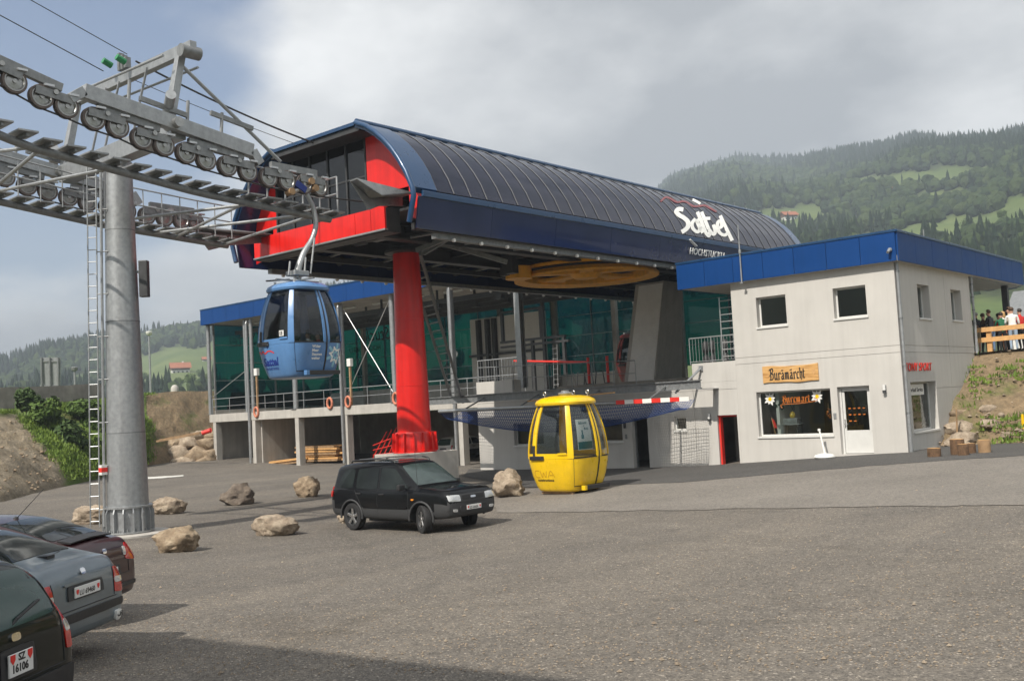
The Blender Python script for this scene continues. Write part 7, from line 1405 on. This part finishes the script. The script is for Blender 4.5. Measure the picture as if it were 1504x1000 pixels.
# ------------------------------------------------------------------ people on the terrace
M['skin'] = pm('skin', (.48,.27,.19), .55, 0, .08, 12)
def cloth(n, c): return M.setdefault('c_'+n, pm('cloth_'+n, c, .85, 0, .14, 14, .15, 120))
for n, c in (('black',(.012,.012,.014)),('jeans',(.12,.19,.32)),('ltjeans',(.28,.36,.46)),('white',(.72,.72,.70)),('red',(.50,.02,.015)),('orange',(.65,.16,.02)),('green',(.02,.12,.06)),('beige',(.55,.48,.36)),('brown',(.10,.06,.035)),('grey',(.22,.22,.22)),('khaki',(.26,.22,.14)),('navy',(.02,.03,.07))): cloth(n, c)
for n, c in (('hbrown',(.06,.032,.015)),('hblond',(.48,.30,.12)),('hgrey',(.25,.24,.22)),('hdark',(.018,.013,.010))): M['c_'+n] = pm('hair_'+n, c, .55, 0, .3, 40)
def person(label, loc, face, H, top, legs, hair, shoes='black', short=False, sleeves=False, arms=((.25,.05),(.25,.05)), lean=0., longhair=False, sit=False, group='people waiting on the terrace'):
    k = H/1.72; T = thing('person', label, 'person', loc, face, group=group); T.scale = (k,)*3
    J = {'pel':(0,0,.95),'wst':(.0,0,1.10),'chs':(.02,0,1.30),'nkb':(.0,0,1.44),'nek':(.01,0,1.50),'hd1':(.025,0,1.58),'hd2':(.02,0,1.66)}
    R = {'pel':(.15,.105),'wst':(.135,.095),'chs':(.165,.11),'nkb':(.075,.065),'nek':(.055,.055),'hd1':(.072,.085),'hd2':(.075,.088)}
    E = [('pel','wst','top'),('wst','chs','top'),('chs','nkb','top'),('nkb','nek','skin'),('nek','hd1','skin'),('hd1','hd2','skin')]
    for s, sg in (('l',1),('r',-1)):
        fw_, el = arms[0 if s == 'l' else 1]
        sh = Vector((0, .19*sg, 1.40)); elb = sh+Vector((fw_*.28, .06*sg, -.27)); wr = elb+Vector((.05+el*.9, -.04*sg*(el > .1), -.24+el*.9)); hn = wr+(wr-elb).normalized()*.08
        J.update({s+'sh':sh, s+'el':elb, s+'wr':wr, s+'hn':hn}); R.update({s+'sh':(.062,.062), s+'el':(.043,.043), s+'wr':(.028,.032), s+'hn':(.022,.042)})
        E += [('chs',s+'sh','top'),(s+'sh',s+'el','top'),(s+'el',s+'wr','top' if sleeves else 'skin'),(s+'wr',s+'hn','skin')]
        if sit: hp, kn, an, to = (0,.10*sg,.90), (.42,.12*sg,.92), (.44,.12*sg,.50), (.58,.13*sg,.47)
        else: st_ = .05*sg; hp, kn, an, to = (0,.095*sg,.88), (.03+st_*.3,.105*sg,.49), (-.01-st_*.3,.11*sg,.085), (.13-st_*.3,.13*sg,.035)
        J.update({s+'hp':hp, s+'kn':kn, s+'an':an, s+'to':to}); R.update({s+'hp':(.092,.092), s+'kn':(.06,.062), s+'an':(.042,.042), s+'to':(.035,.045)})
        E += [('pel',s+'hp','legs'),(s+'hp',s+'kn','legs'),(s+'kn',s+'an','skin' if short else 'legs'),(s+'an',s+'to','shoe')]
    names = list(J); bm = bmesh.new(); sk = bm.verts.layers.skin.verify(); vs_ = {}
    for n in names:
        p = Vector(J[n]); p.x += lean*max(0, p.z-.95); v = bm.verts.new(p); v[sk].radius = R[n]; v[sk].use_root = (n == 'pel'); vs_[n] = v; J[n] = p
    for a, b, _ in E: bm.edges.new((vs_[a], vs_[b]))
    me = bpy.data.meshes.new('tmp'); bm.to_mesh(me); bm.free(); o = bpy.data.objects.new('tmp', me); COL.objects.link(o); o.modifiers.new('s','SKIN').use_smooth_shade = True; ss = o.modifiers.new('u','SUBSURF'); ss.levels = 2; ss.render_levels = 2
    dg = bpy.context.evaluated_depsgraph_get(); m2 = bpy.data.meshes.new_from_object(o.evaluated_get(dg)); bpy.data.objects.remove(o)
    # fingers: five unequal, bent, rooted in the palm
    fm = MB(); fm.v = [tuple(v.co) for v in m2.vertices]; fm.f = [tuple(p.vertices) for p in m2.polygons]; bpy.data.meshes.remove(m2)
    for s, sg in (('l',1),('r',-1)):
        d = (J[s+'hn']-J[s+'wr']).normalized(); side = Vector((1,0,0)); side = (side-d*side.dot(d)).normalized(); inw = d.cross(side)*sg
        for q, L_ in ((-.028,.062),(-.010,.075),(.009,.080),(.027,.070)): a = J[s+'hn']+side*q; fm.ringtube([a-d*.01, a+d*L_*.5-inw*.008, a+d*L_*.85-inw*.03], [.0085,.008,.006], 6)
        a = J[s+'wr'].lerp(J[s+'hn'], .5)+side*.03; fm.ringtube([a, a+side*.03+d*.02, a+side*.038+d*.055-inw*.015], [.011,.010,.007], 6)
    # nose, ears
    h1 = J['hd1']; fm.lathe([(.0,-.02),(.013,-.015),(.011,.0),(.0,.03)], h1+Vector((.088,0,.015)), 6)
    for sg in (-1, 1): fm.lathe([(0,-.03),(.012,-.015),(.014,.01),(0,.03)], h1+Vector((.0,.078*sg,.02)), 6)
    body = fm.build('body', M['skin'], T, smooth=60); me = body.data; me.materials.clear()
    for m_ in ('skin', top, legs, shoes): me.materials.append(M[m_ if m_ == 'skin' else 'c_'+m_])
    ix = {'skin':0,'top':1,'legs':2,'shoe':3}; seg = [(J[a], J[b], ix[c], (R[a][0]+R[b][0])/2) for a, b, c in E]
    for p in me.polygons:
        best = 0; bd = 9
        for a, b, c, r_ in seg:
            ab = b-a; t = max(0, min(1, (p.center-a).dot(ab)/ab.length_squared)); d = (p.center-(a+ab*t)).length/r_
            if d < bd: bd = d; best = c
        p.material_index = best
        if p.center.z > 1.5: p.material_index = 0
    # eyes and mouth
    mb = MB()
    for sg in (-1, 1): mb.lathe([(0,-.009),(.009,0),(0,.009)], h1+Vector((.083,.03*sg,.04)), 6)
    mb.beam(h1+Vector((.082,-.022,-.035)), h1+Vector((.082,.022,-.035)), .006, .008); mb.build('face_marks', M['c_hdark'], T)
    # hair cap
    c = J['hd2']+Vector((-.012,0,.015)); mb = MB(); bm = bmesh.new(); bmesh.ops.create_icosphere(bm, subdivisions=3, radius=1); V_ = []
    for v in bm.verts:
        q = v.co; n_ = 1+.07*mnoise.noise(q*3+Vector((H*9,0,0))); w = Vector((q.x*.105, q.y*.098, q.z*.105))*n_
        if q.z < 0: w.z *= (1.25 if longhair else .75); 
        if longhair and q.z < -.2: w.z -= .10; w.x -= .02
        if q.x > .35 and q.z < .35: w.x *= .45; w.z = max(w.z, .02)
        V_.append(c+w)
    mb.add(V_, [tuple(v.index for v in f.verts) for f in bm.faces]); bm.free(); mb.build('hair', M['c_'+hair], T, smooth=60)
    return T
def stand(px, pyfeet, Y): q = atY(px, pyfeet, Y); return Vector((q.x, Y, 4.24))
away = math.radians(100); PE = [
 (1437,44.9,1.66,'black','khaki','hgrey',dict(short=True,sleeves=True,arms=((.2,.1),(.3,.15))),'person in a black vest and knee-length trousers, leftmost at the fence',2.6),
 (1459,44.6,1.70,'black','jeans','hbrown',dict(sleeves=True,arms=((.3,.25),(.3,.2)),lean=.12),'person in a black jacket and blue jeans behind the fence post',2.9),
 (1470,46.2,1.62,'red','black','hdark',dict(sleeves=True),'person in a red top half hidden behind the black jacket',1.6),
 (1474,45.3,1.60,'green','black','hdark',dict(sleeves=True,arms=((.5,.2),(.4,.1))),'person in dark green with black trousers',2.2),
 (1477,46.0,1.66,'white','orange','hblond',dict(short=True,longhair=True),'blond person in a white top and orange shorts',3.6),
 (1487,46.8,1.88,'beige','grey','hbrown',dict(arms=((.6,.3),(.2,.05))),'tall person in a beige shirt at the back of the group',3.4),
 (1490,44.7,1.72,'white','ltjeans','hbrown',dict(arms=((.3,.2),(.3,.1)),lean=.08),'person in a white T-shirt and pale jeans facing away',1.9),
 (1502,45.5,1.68,'red','black','hdark',dict(sleeves=True),'person in a red jacket at the picture edge',2.7),
 (1447,46.6,1.70,'brown','black','hbrown',dict(sleeves=True),'person in a brown coat behind the leftmost one',1.2)]
for px, Y, H, top, legs, hair, kw, lab, fc in PE: person(lab, stand(px, 512, Y), fc, H, top, legs, hair, **kw)
person('seated passenger in a white shirt inside the blue gondola', Vector((XN-.15, 17.42+.42, zbot-.28)), -math.pi/2, 1.6, 'white', 'navy', 'hdark', sit=True, group='gondola passengers'); person('seated passenger in red inside the blue gondola', Vector((XN+.25, 17.42+.45, zbot-.30)), -math.pi/2, 1.55, 'red', 'navy', 'hbrown', sit=True, group='gondola passengers')
# red cabin waiting inside the station
p = atY(914, 545, 40.5)
def nologo(w, s): pass
M['darkred'] = pm('dark_red_gelcoat', (.11,.008,.007), .35, 0, .06, 2, coat=.4)
rc = cabin('red_gondola', 'dark red gondola cabin parked in the shade of the terminal', Vector((atY(934,500,45.5).x, 45.5, 4.0)), 1.0, 'darkred', nologo, True)
# ------------------------------------------------------------------ left bank: wall, plants, street furniture
def m_leaf(name, c0, c1):
    m, t, b = nt(name); n = noise_n(t, 1.7, 4, .6); oi = t.nodes.new('ShaderNodeObjectInfo'); r = ramp(t, n.outputs['Fac'], [(.3, c0), (.7, c1)]); t.links.new(r.outputs[0], b.inputs['Base Color']); b.inputs['Roughness'].default_value = .6; b.inputs['Specular IOR Level'].default_value = .25; return m
M['leaf'] = m_leaf('shrub_leaf', (.045,.085,.014), (.10,.16,.03)); M['leafd'] = m_leaf('dark_leaf', (.024,.052,.012), (.06,.10,.024)); M['grass'] = m_leaf('grass_blade', (.08,.14,.02), (.17,.24,.04))
def leaves(mb, c, rx, rz, n, size, r):
    for _ in range(n):
        d = Vector((r.gauss(0,1), r.gauss(0,1), r.gauss(0,1))).normalized()*(r.random()**.4); lump = 1+.35*mnoise.noise(d*2.2+c*.7); p = c+Vector((d.x*rx, d.y*rx, d.z*rz))*lump
        n_ = (d+Vector((r.uniform(-.8,.8), r.uniform(-.8,.8), r.uniform(-.2,1)))).normalized(); a = n_.orthogonal().normalized(); a = Matrix.Rotation(r.random()*6.3, 3, n_)@a; b = n_.cross(a); s = size*r.uniform(.6,1.4); o = len(mb.v)
        mb.v += [tuple(p-a*s), tuple(p+b*s*.45+n_*s*.15), tuple(p+a*s), tuple(p-b*s*.45+n_*s*.15)]; mb.f.append((o,o+1,o+2,o+3))
def bush(px, py, D, wpx, hpx, label, seed, mat='leaf', n=900):
    c = atD(px, py, D); rx, rz = wpx*D/FPX/2, hpx*D/FPX/2; base = c-Vector((0,0,rz*1.1)); t = thing('shrub', label, 'shrub', base, group='shrubs on the left bank'); r = random.Random(seed); mb = MB()
    leaves(mb, c, rx*.9, rz*.9, n, .17, r)
    for k in range(6): leaves(mb, c+Vector((r.uniform(-1,1)*rx*.7, r.uniform(-1,1)*rx*.7, r.uniform(-.6,.8)*rz)), rx*.42, rz*.42, n//6, .16, r)
    mb.build('foliage', M[mat], t); mb = MB()
    for k in range(5): a = r.random()*6.3; mb.ringtube([base, base+Vector((math.cos(a)*rx*.3, math.sin(a)*rx*.3, rz)), c+Vector((math.cos(a)*rx*.6, math.sin(a)*rx*.6, rz*.5))], [.06,.04,.015], 6)
    mb.build('stem', M['bark'], t); return t
for i, (px, py, D, w, h, l, mt) in enumerate(((40,588,57,34,36,'tall shrub left below the old wall','leafd'),(66,604,57,44,36,'round shrub under the sign back','leaf'),(98,640,56,56,42,'dark bush in the middle of the bank slope','leafd'),(120,598,62,48,26,'light shrub below the wall near the ladder','leaf'),(84,622,58,36,26,'small shrub between the round one and the dark bush','leaf'),(128,660,58,36,36,'grassy bush low on the slope beside the ladder','leaf'),(135,620,62,36,30,'mid-slope shrub behind the ladder','leaf'))): bush(px, py, D, w, h, l, 60+i, mt)
def blades(name, P, n, h, mat, label, seed, spread=.35):
    r = random.Random(seed); mb = MB()
    for _ in range(n):
        p, t = r.choice(P); c = p+Vector((r.uniform(-spread,spread), r.uniform(-spread,spread), r.uniform(-.02,.02))); a = r.random()*6.3; d = Vector((math.cos(a), math.sin(a), 0)); hh_ = h*r.uniform(.5,1.5); o = len(mb.v)
        mb.v += [tuple(c-d*.045), tuple(c+d*.045), tuple(c+Vector((r.uniform(-.4,.4)*hh_, r.uniform(-.4,.4)*hh_, hh_)))]; mb.f.append((o,o+1,o+2))
    return tag(mb.build(name, M[mat]), label, 'grass', kind='stuff')
GP_ = [q for q in BANKPTS if mnoise.noise(q[0]*.35) > -.25 and q[1] > .02 and bare(q[0]) < .35]
blades('bank_grass', GP_, 42000, .15, 'grass', 'rough green grass on the left bank', 3, .5)
RB = [(Vector((x, y, 0)), 0) for x, y in ()]
for i in range(900):
    x = random.uniform(-13.2, 3); t = random.random(); 
    if mnoise.noise(Vector((x*.55, t*3.2, 4.))) < (.05 if t < .45 else -.02): continue
    RB.append((Vector((x, 37.75+5.2*t-.25, .82+3.35*t**1.05)), t))
blades('bank_tufts', RB, 5000, .12, 'grass', 'sparse grass tufts on the right bank', 4, .3)
STN = MB(); _r = random.Random(9)
for i in range(420):
    x = _r.uniform(-13, 4); t = _r.random()**1.3; s = _r.uniform(.03,.09)*(1.6 if _r.random() < .1 else 1); STN.lathe([(0,-s*.6),(s,0),(0,s*.6)], Vector((x, 37.75+5.2*t-.28, .83+3.35*t**1.05)), 5)
tag(STN.build('bank_gravel', M['rockw']), 'loose pale stones strewn over the right bank', 'gravel', kind='stuff')
PB = MB(); _r = random.Random(21); npb = 0
while npb < 5200:
    x_, y_ = _r.uniform(-20, 1524), 690+330*_r.random()**.7
    if x_ < 200 and y_ < 740: continue
    p = gp(x_, y_) if False else atZ(x_, y_, .45); z_ = gz(p.x, p.y); s = _r.uniform(.006,.016)*(2. if _r.random() < .04 else 1)*(1+y_*0); q = Vector((p.x, p.y, z_+s*.3)); a_ = _r.random()*6.3
    if p.y > 33: continue
    o_ = len(PB.v); PB.v += [(q.x+math.cos(a_+k*1.57)*s*_r.uniform(.7,1.3), q.y+math.sin(a_+k*1.57)*s*_r.uniform(.7,1.3), q.z) for k in range(4)]+[(q.x, q.y, q.z+s*.8)]; PB.f += [(o_+k, o_+(k+1) % 4, o_+4) for k in range(4)]; npb += 1
tag(PB.build('loose_pebbles', M['rockw']), 'loose pale pebbles scattered over the gravel lot', 'pebbles', kind='stuff')
SC = MB(); _r = random.Random(33); _bp = [q[0] for q in BANKPTS if bare(q[0]) > .6]
for i in range(700):
    p = _r.choice(_bp)+Vector((_r.uniform(-.3,.3), _r.uniform(-.3,.3), 0)); s = _r.uniform(.03,.10)*(2 if _r.random() < .06 else 1); a_ = _r.random()*6; SC.lathe([(0,-s*.6),(s*.9,-s*.1),(s*.7,s*.4),(0,s*.6)], p, 5)
tag(SC.build('scree_stones', M['rock']), 'small stones strewn over the bare eroded slope', 'stones', kind='stuff')
# old concrete wall on the bank top
WL = [atD(x, y, D) for x, y, D in ((-200,576,52),(-60,572,57),(0,569,60),(60,567,63),(146,564,67))]; WB = [p.z-2.2 for p in WL]
mb = MB(); nrm = Vector((.55,-.83,0)); rings = []
for i in range(41):
    t = i/40*4; k = min(3, int(t)); p = WL[k].lerp(WL[k+1], t-k); zt_ = p.z+.10*mnoise.noise(p*.6); d = nrm*.25
    rings.append([Vector((p.x, p.y, p.z-2.2))+d*1.4, Vector((p.x, p.y, zt_))+d, Vector((p.x, p.y, zt_))-d, Vector((p.x, p.y, p.z-2.2))-d])
mb.loft(rings); tag(mb.build('retaining_wall', M['concd'], org=Vector((WL[2].x, WL[2].y, WL[2].z-2)), smooth=40), 'long weathered concrete wall along the top of the left bank', 'wall')
# sign seen from behind
a, b, c, d = [atD(x, y, 74) for x, y in ((60,570),(89,570),(60,525),(89,525))]; sg = thing('road_sign', 'back of a large grey road sign above the old wall', 'sign', (a+b)/2-Vector((0,0,2.0)))
mid = a.lerp(b, .5); midt = c.lerp(d, .5); vn = Vector((.02,-.02,0))
for A, B, Cc, Dd in ((a, mid, c, midt), (mid, b, midt, d)):
    g_ = (B-A)*.02; mb = MB(); mb.hexa([A+g_-vn, B-g_-vn, B-g_+vn, A+g_+vn, Cc+g_-vn, Dd-g_-vn, Dd-g_+vn, Cc+g_+vn]); mb.build('panel', M['galv'], sg)
for t in (.08, .5, .92): p = a.lerp(b, t)+Vector((.06,-.1,0)); q = c.lerp(d, t)+Vector((.06,-.1,0)); mb = MB(); mb.tube(p-Vector((0,0,2)), q, .07, n=8); mb.build('post', M['galvd'], sg)
for t in (.08, .88): mb = MB(); mb.beam(a.lerp(c, t)+Vector((.05,-.08,0)), b.lerp(d, t)+Vector((.05,-.08,0)), .05, .10); mb.build('stiffener', M['galvd'], sg)
def lamp_post(px, y0, y1, D, label, head=True):
    a, b = atD(px, y0, D), atD(px, y1, D); b = Vector((a.x, a.y, b.z)); t = thing('street_lamp', label, 'lamp', a-Vector((0,0,1.5))); mb = MB(); mb.tube(a-Vector((0,0,1.5)), b, .10, .07, 10); mb.build('pole', M['galv'], t, smooth=40)
    mb = MB(); mb.lathe([(.08,0),(.22,.08),(.26,.30),(.20,.34),(0,.36)], b, 16); mb.build('lamp_head', M['plate'], t, smooth=50) if head else mb.box(b, (.12,.12,.25)); 
    if not head: mb.build('post_cap', M['galvd'], t)
lamp_post(221.5,579,492,84,'tall slim street lamp with a pale round head beyond the bank'); lamp_post(110,568,545,80,'short grey post behind the old wall',False)
p = atD(257, 579, 74); mb = MB(); mb.lathe([(.28,-.4),(.30,.2),(.27,.5),(.15,.66),(0,.7)], p, 14); tag(mb.build('boundary_stone', M['concrete'], org=p, smooth=50), 'small rounded boundary stone on the earth bank top', 'stone')
a, b = gp(-30, 716)+Vector((0,0,.4)), gp(108, 697)+Vector((0,0,.4)); lg = thing('log_bench', 'long rough log laid on short blocks at the foot of the scree', 'log', a.lerp(b,.5)-Vector((0,0,.4))); mb = MB(); mb.ringtube([a.lerp(b, t)+Vector((0,0,.04*math.sin(t*9))) for t in np.linspace(0,1,12)], [.20,.21,.2,.2,.19,.2,.19,.18,.18,.17,.17,.15], 12); mb.build('log', M['woodd'], lg, smooth=50)
for t in (.2,.55,.9): q = a.lerp(b, t); mb = MB(); mb.bb(q-Vector((.2,.2,.5)), q+Vector((.2,.2,-.15))); mb.build('block', M['concd'], lg)
mb = MB(); q0, q1 = atD(297,636,63.5), atD(309,632,63.5); mb.tube(q0, q1, .14, n=12); mb.ringtube([q1+Vector((0,0,.14*math.cos(t)))+Vector((.05,.05,0))*math.sin(t) for t in np.linspace(0,6.28,9)], .03, 6); tag(mb.build('red_pipe', M['text_red'], org=q0, smooth=40), 'short red pipe end lying on the stone heap beside the hall', 'pipe')
a, b = atD(230,648,64.5), atD(294,636,64); mb = MB(); mb.beam(a, b, .1, .13); mb.beam(a+Vector((0,.2,.06)), b+Vector((0,.2,.06)), .08, .12); tag(mb.build('timber_beam', M['woodd'], org=a), 'dark timber beams lying across the top of the stone heap', 'beam')
# ------------------------------------------------------------------ chalets and lone trees on the hills
def hill_at(px, py):
    s = np.linspace(.02, 1, 400); x, y, z = terr(np.full(400, float(px)), s); _, u, w = meadow(x, y, z); k = int(np.argmin(np.abs(w-py)+(np.abs(u-px) > 30)*1000)); return Vector((float(x[k]), float(y[k]), float(z[k])))
M['tile'] = pm('roof_tiles', (.30,.11,.055), .8, 0, .2, .6); M['chwood'] = pm('chalet_wood', (.12,.065,.035), .8, 0, .2, .8)
def chalet(px, py, wpx, label, rot=.4):
    p = hill_at(px, py); D = (p-CAM).dot(FW); W = wpx*D/FPX/2; t = thing('chalet', label, 'house', p, group='chalets on the hills'); Rz = Matrix.Rotation(YAW-math.pi/2+rot, 3, 'Z'); g = lambda x, y, z: p+Rz@Vector((x*W, y*W, z*W-.15*W))
    mb = MB(); mb.hexa([g(-.85,-.6,-.3),g(.85,-.6,-.3),g(.85,.6,-.3),g(-.85,.6,-.3),g(-.85,-.6,.3),g(.85,-.6,.3),g(.85,.6,.3),g(-.85,.6,.3)]); mb.build('base_wall', M['white'], t)
    mb = MB(); mb.hexa([g(-.86,-.61,.3),g(.86,-.61,.3),g(.86,.61,.3),g(-.86,.61,.3),g(-.86,-.61,.62),g(.86,-.61,.62),g(.86,.61,.62),g(-.86,.61,.62)]); mb.prism([g(-.86,-.61,.62),g(-.86,.61,.62),g(-.86,0,.95)], Rz@Vector((1.72*W,0,0))); mb.build('upper_wall', M['chwood'], t)
    mb = MB()
    for s_ in (-1, 1): mb.hexa([g(-1,s_*.85,.46),g(1,s_*.85,.46),g(1,0,1.0),g(-1,0,1.0),g(-1,s_*.85,.53),g(1,s_*.85,.53),g(1,0,1.08),g(-1,0,1.08)])
    rf = mb.build('roof', M['tile'], t); mb = MB(); mb.hexa([g(.2,.15,.9),g(.35,.15,.9),g(.35,.3,.9),g(.2,.3,.9),g(.2,.15,1.2),g(.35,.15,1.2),g(.35,.3,1.2),g(.2,.3,1.2)]); mb.build('chimney', M['white'], rf)
    for k in range(4):
        x0 = -.7+k*.4; mb = MB(); mb.hexa([g(x0,-.63,.02),g(x0+.16,-.63,.02),g(x0+.16,-.60,.02),g(x0,-.60,.02),g(x0,-.63,.2),g(x0+.16,-.63,.2),g(x0+.16,-.60,.2),g(x0,-.60,.2)]); mb.build('window', M['carglass'], t)
chalet(263,546,30,'brown chalet with red roof on the left meadow'); chalet(302,530,14,'small orange-roofed house near the hall edge'); chalet(1153,322,24,'reddish chalet on the bright meadow above the terminal roof',.2); chalet(1312,282,14,'tiny red-roofed hut high on the mountain forest edge',.2); chalet(12,617-60,12,'little house far off at the left edge',.3)
def hill_tree(px, py, wpx, hpx, label, seed, conif=False):
    p = hill_at(px, py); D = (p-CAM).dot(FW); W, H = wpx*D/FPX/2, hpx*D/FPX; r = random.Random(seed); t = thing('lone_tree', label, 'tree', p, group='lone trees on the meadows'); mb = MB(); mb.tube(p-Vector((0,0,.5)), p+Vector((0,0,H*.5)), W*.10, W*.05, 7)
    for k in range(4): a = r.random()*6.3; mb.tube(p+Vector((0,0,H*(.25+.08*k))), p+Vector((math.cos(a)*W*.6, math.sin(a)*W*.6, H*(.5+.08*k))), W*.05, W*.02, 5)
    mb.build('trunk', M['bark'], t); mb = MB(); 
    if conif:
        for k in range(7): f = k/7; leaves(mb, p+Vector((0,0,H*(.15+.8*f))), W*(1-f)*1.05+.1, H*.10, 120, W*.20, r)
    else:
        leaves(mb, p+Vector((0,0,H*.58)), W, H*.42, 500, W*.15, r)
        for k in range(5): leaves(mb, p+Vector((r.uniform(-.6,.6)*W, r.uniform(-.6,.6)*W, H*r.uniform(.4,.85))), W*.45, H*.2, 130, W*.14, r)
    mb.build('crown', M['leafd' if conif else 'leaf'], t); return t
LT = [(277,570,18,22,'dark round tree below the left chalet',0),(261,570,14,16,'small dark tree left of the round one below the chalet',0),(292,556,12,14,'tree right of the left chalet',0),(210,560,12,14,'small tree on the meadow beside the pylon',0),(1240,338,10,12,'lone round tree under the mountain meadow',0),(1293,276,16,20,'dark conifer clump on the mountain meadow',1),(1462,322,14,14,'round tree on the bright upper meadow',0),(1345,216,8,12,'tall conifer on the mountain ridge line, left',1),(1441,217,7,11,'conifer on the ridge, second from the right',1),(1462,214,7,12,'conifer on the ridge near the right edge',1),(1180,300,10,16,'conifer left above the bright meadow',1),(1410,340,18,18,'broad tree at the lower edge of the bright meadow',0)]
for i, (x, y, w, h, l, cf) in enumerate(LT): hill_tree(x, y, w, h, l, 90+i, bool(cf))
# grey gabled roof at the right picture edge
p = atD(1512, 478, 75); gh = thing('gabled_house', 'pale house with grey gable roof at the right picture edge', 'house', Vector((p.x,p.y,4))); x0,x1,y0,y1 = p.x-1.2, p.x+9, p.y-1, p.y+7; zt_ = p.z
mb = MB(); mb.bb((x0,y0,3.5),(x1,y1,zt_)); mb.prism([(x0+.001,y0,zt_),(x0+.001,y1,zt_),(x0+.001,(y0+y1)/2,zt_+2.6)], (x1-x0-.002,0,0)); mb.build('wall', M['white'], gh)
rf = MB()
for s_ in (0, 1): ye = y0-.6 if s_ == 0 else y1+.6; ym = (y0+y1)/2; rf.hexa([(x0-.5,ye,zt_-.4),(x1+.5,ye,zt_-.4),(x1+.5,ym,zt_+2.65),(x0-.5,ym,zt_+2.65),(x0-.5,ye,zt_-.2),(x1+.5,ye,zt_-.2),(x1+.5,ym,zt_+2.85),(x0-.5,ym,zt_+2.85)])
rf.build('roof', M['galvd'], gh)
# barn added unseen behind the viewpoint to throw shade over the near gravel
bz = .9; bn = thing('shade_blocker', 'dark timber barn added unseen behind the viewpoint to cast shade', 'blocker', Vector((-4,-8,bz)))
s0, s1 = gp(255,934), gp(860,1000); tn = math.tan(SUN_EL); yb0 = -5.2; d0 = s0-SUN_TRAVEL*((s0.y-yb0)/SUN_TRAVEL.y); d1 = s1-SUN_TRAVEL*((s1.y-yb0)/SUN_TRAVEL.y)
h0 = s0.z+(s0-d0).length*tn; h1 = s1.z+(s1-d1).length*tn; dv = (Vector((d1.x,d1.y,h1))-Vector((d0.x,d0.y,h0))); E0 = Vector((d0.x,d0.y,h0))-dv*.0; E1 = Vector((d1.x,d1.y,h1))+dv*1.0
back = Vector((0,-7,0)); mb = MB(); top = [E0, E1, E1+back, E0+back]; mb.hexa([Vector((q.x,q.y,.3)) for q in top]+[q-Vector((0,0,.3)) for q in top]); mb.build('wall', M['chwood'], bn)
mb = MB(); ex = dv.normalized()*.4; mb.hexa([E0-ex-Vector((0,0,.28)), E1+ex-Vector((0,0,.28)), E1+ex+back-Vector((0,.4,.28)), E0-ex+back-Vector((0,.4,.28)), E0-ex, E1+ex, E1+ex+back-Vector((0,.4,0)), E0-ex+back-Vector((0,.4,0))]); mb.build('roof', M['galvd'], bn)
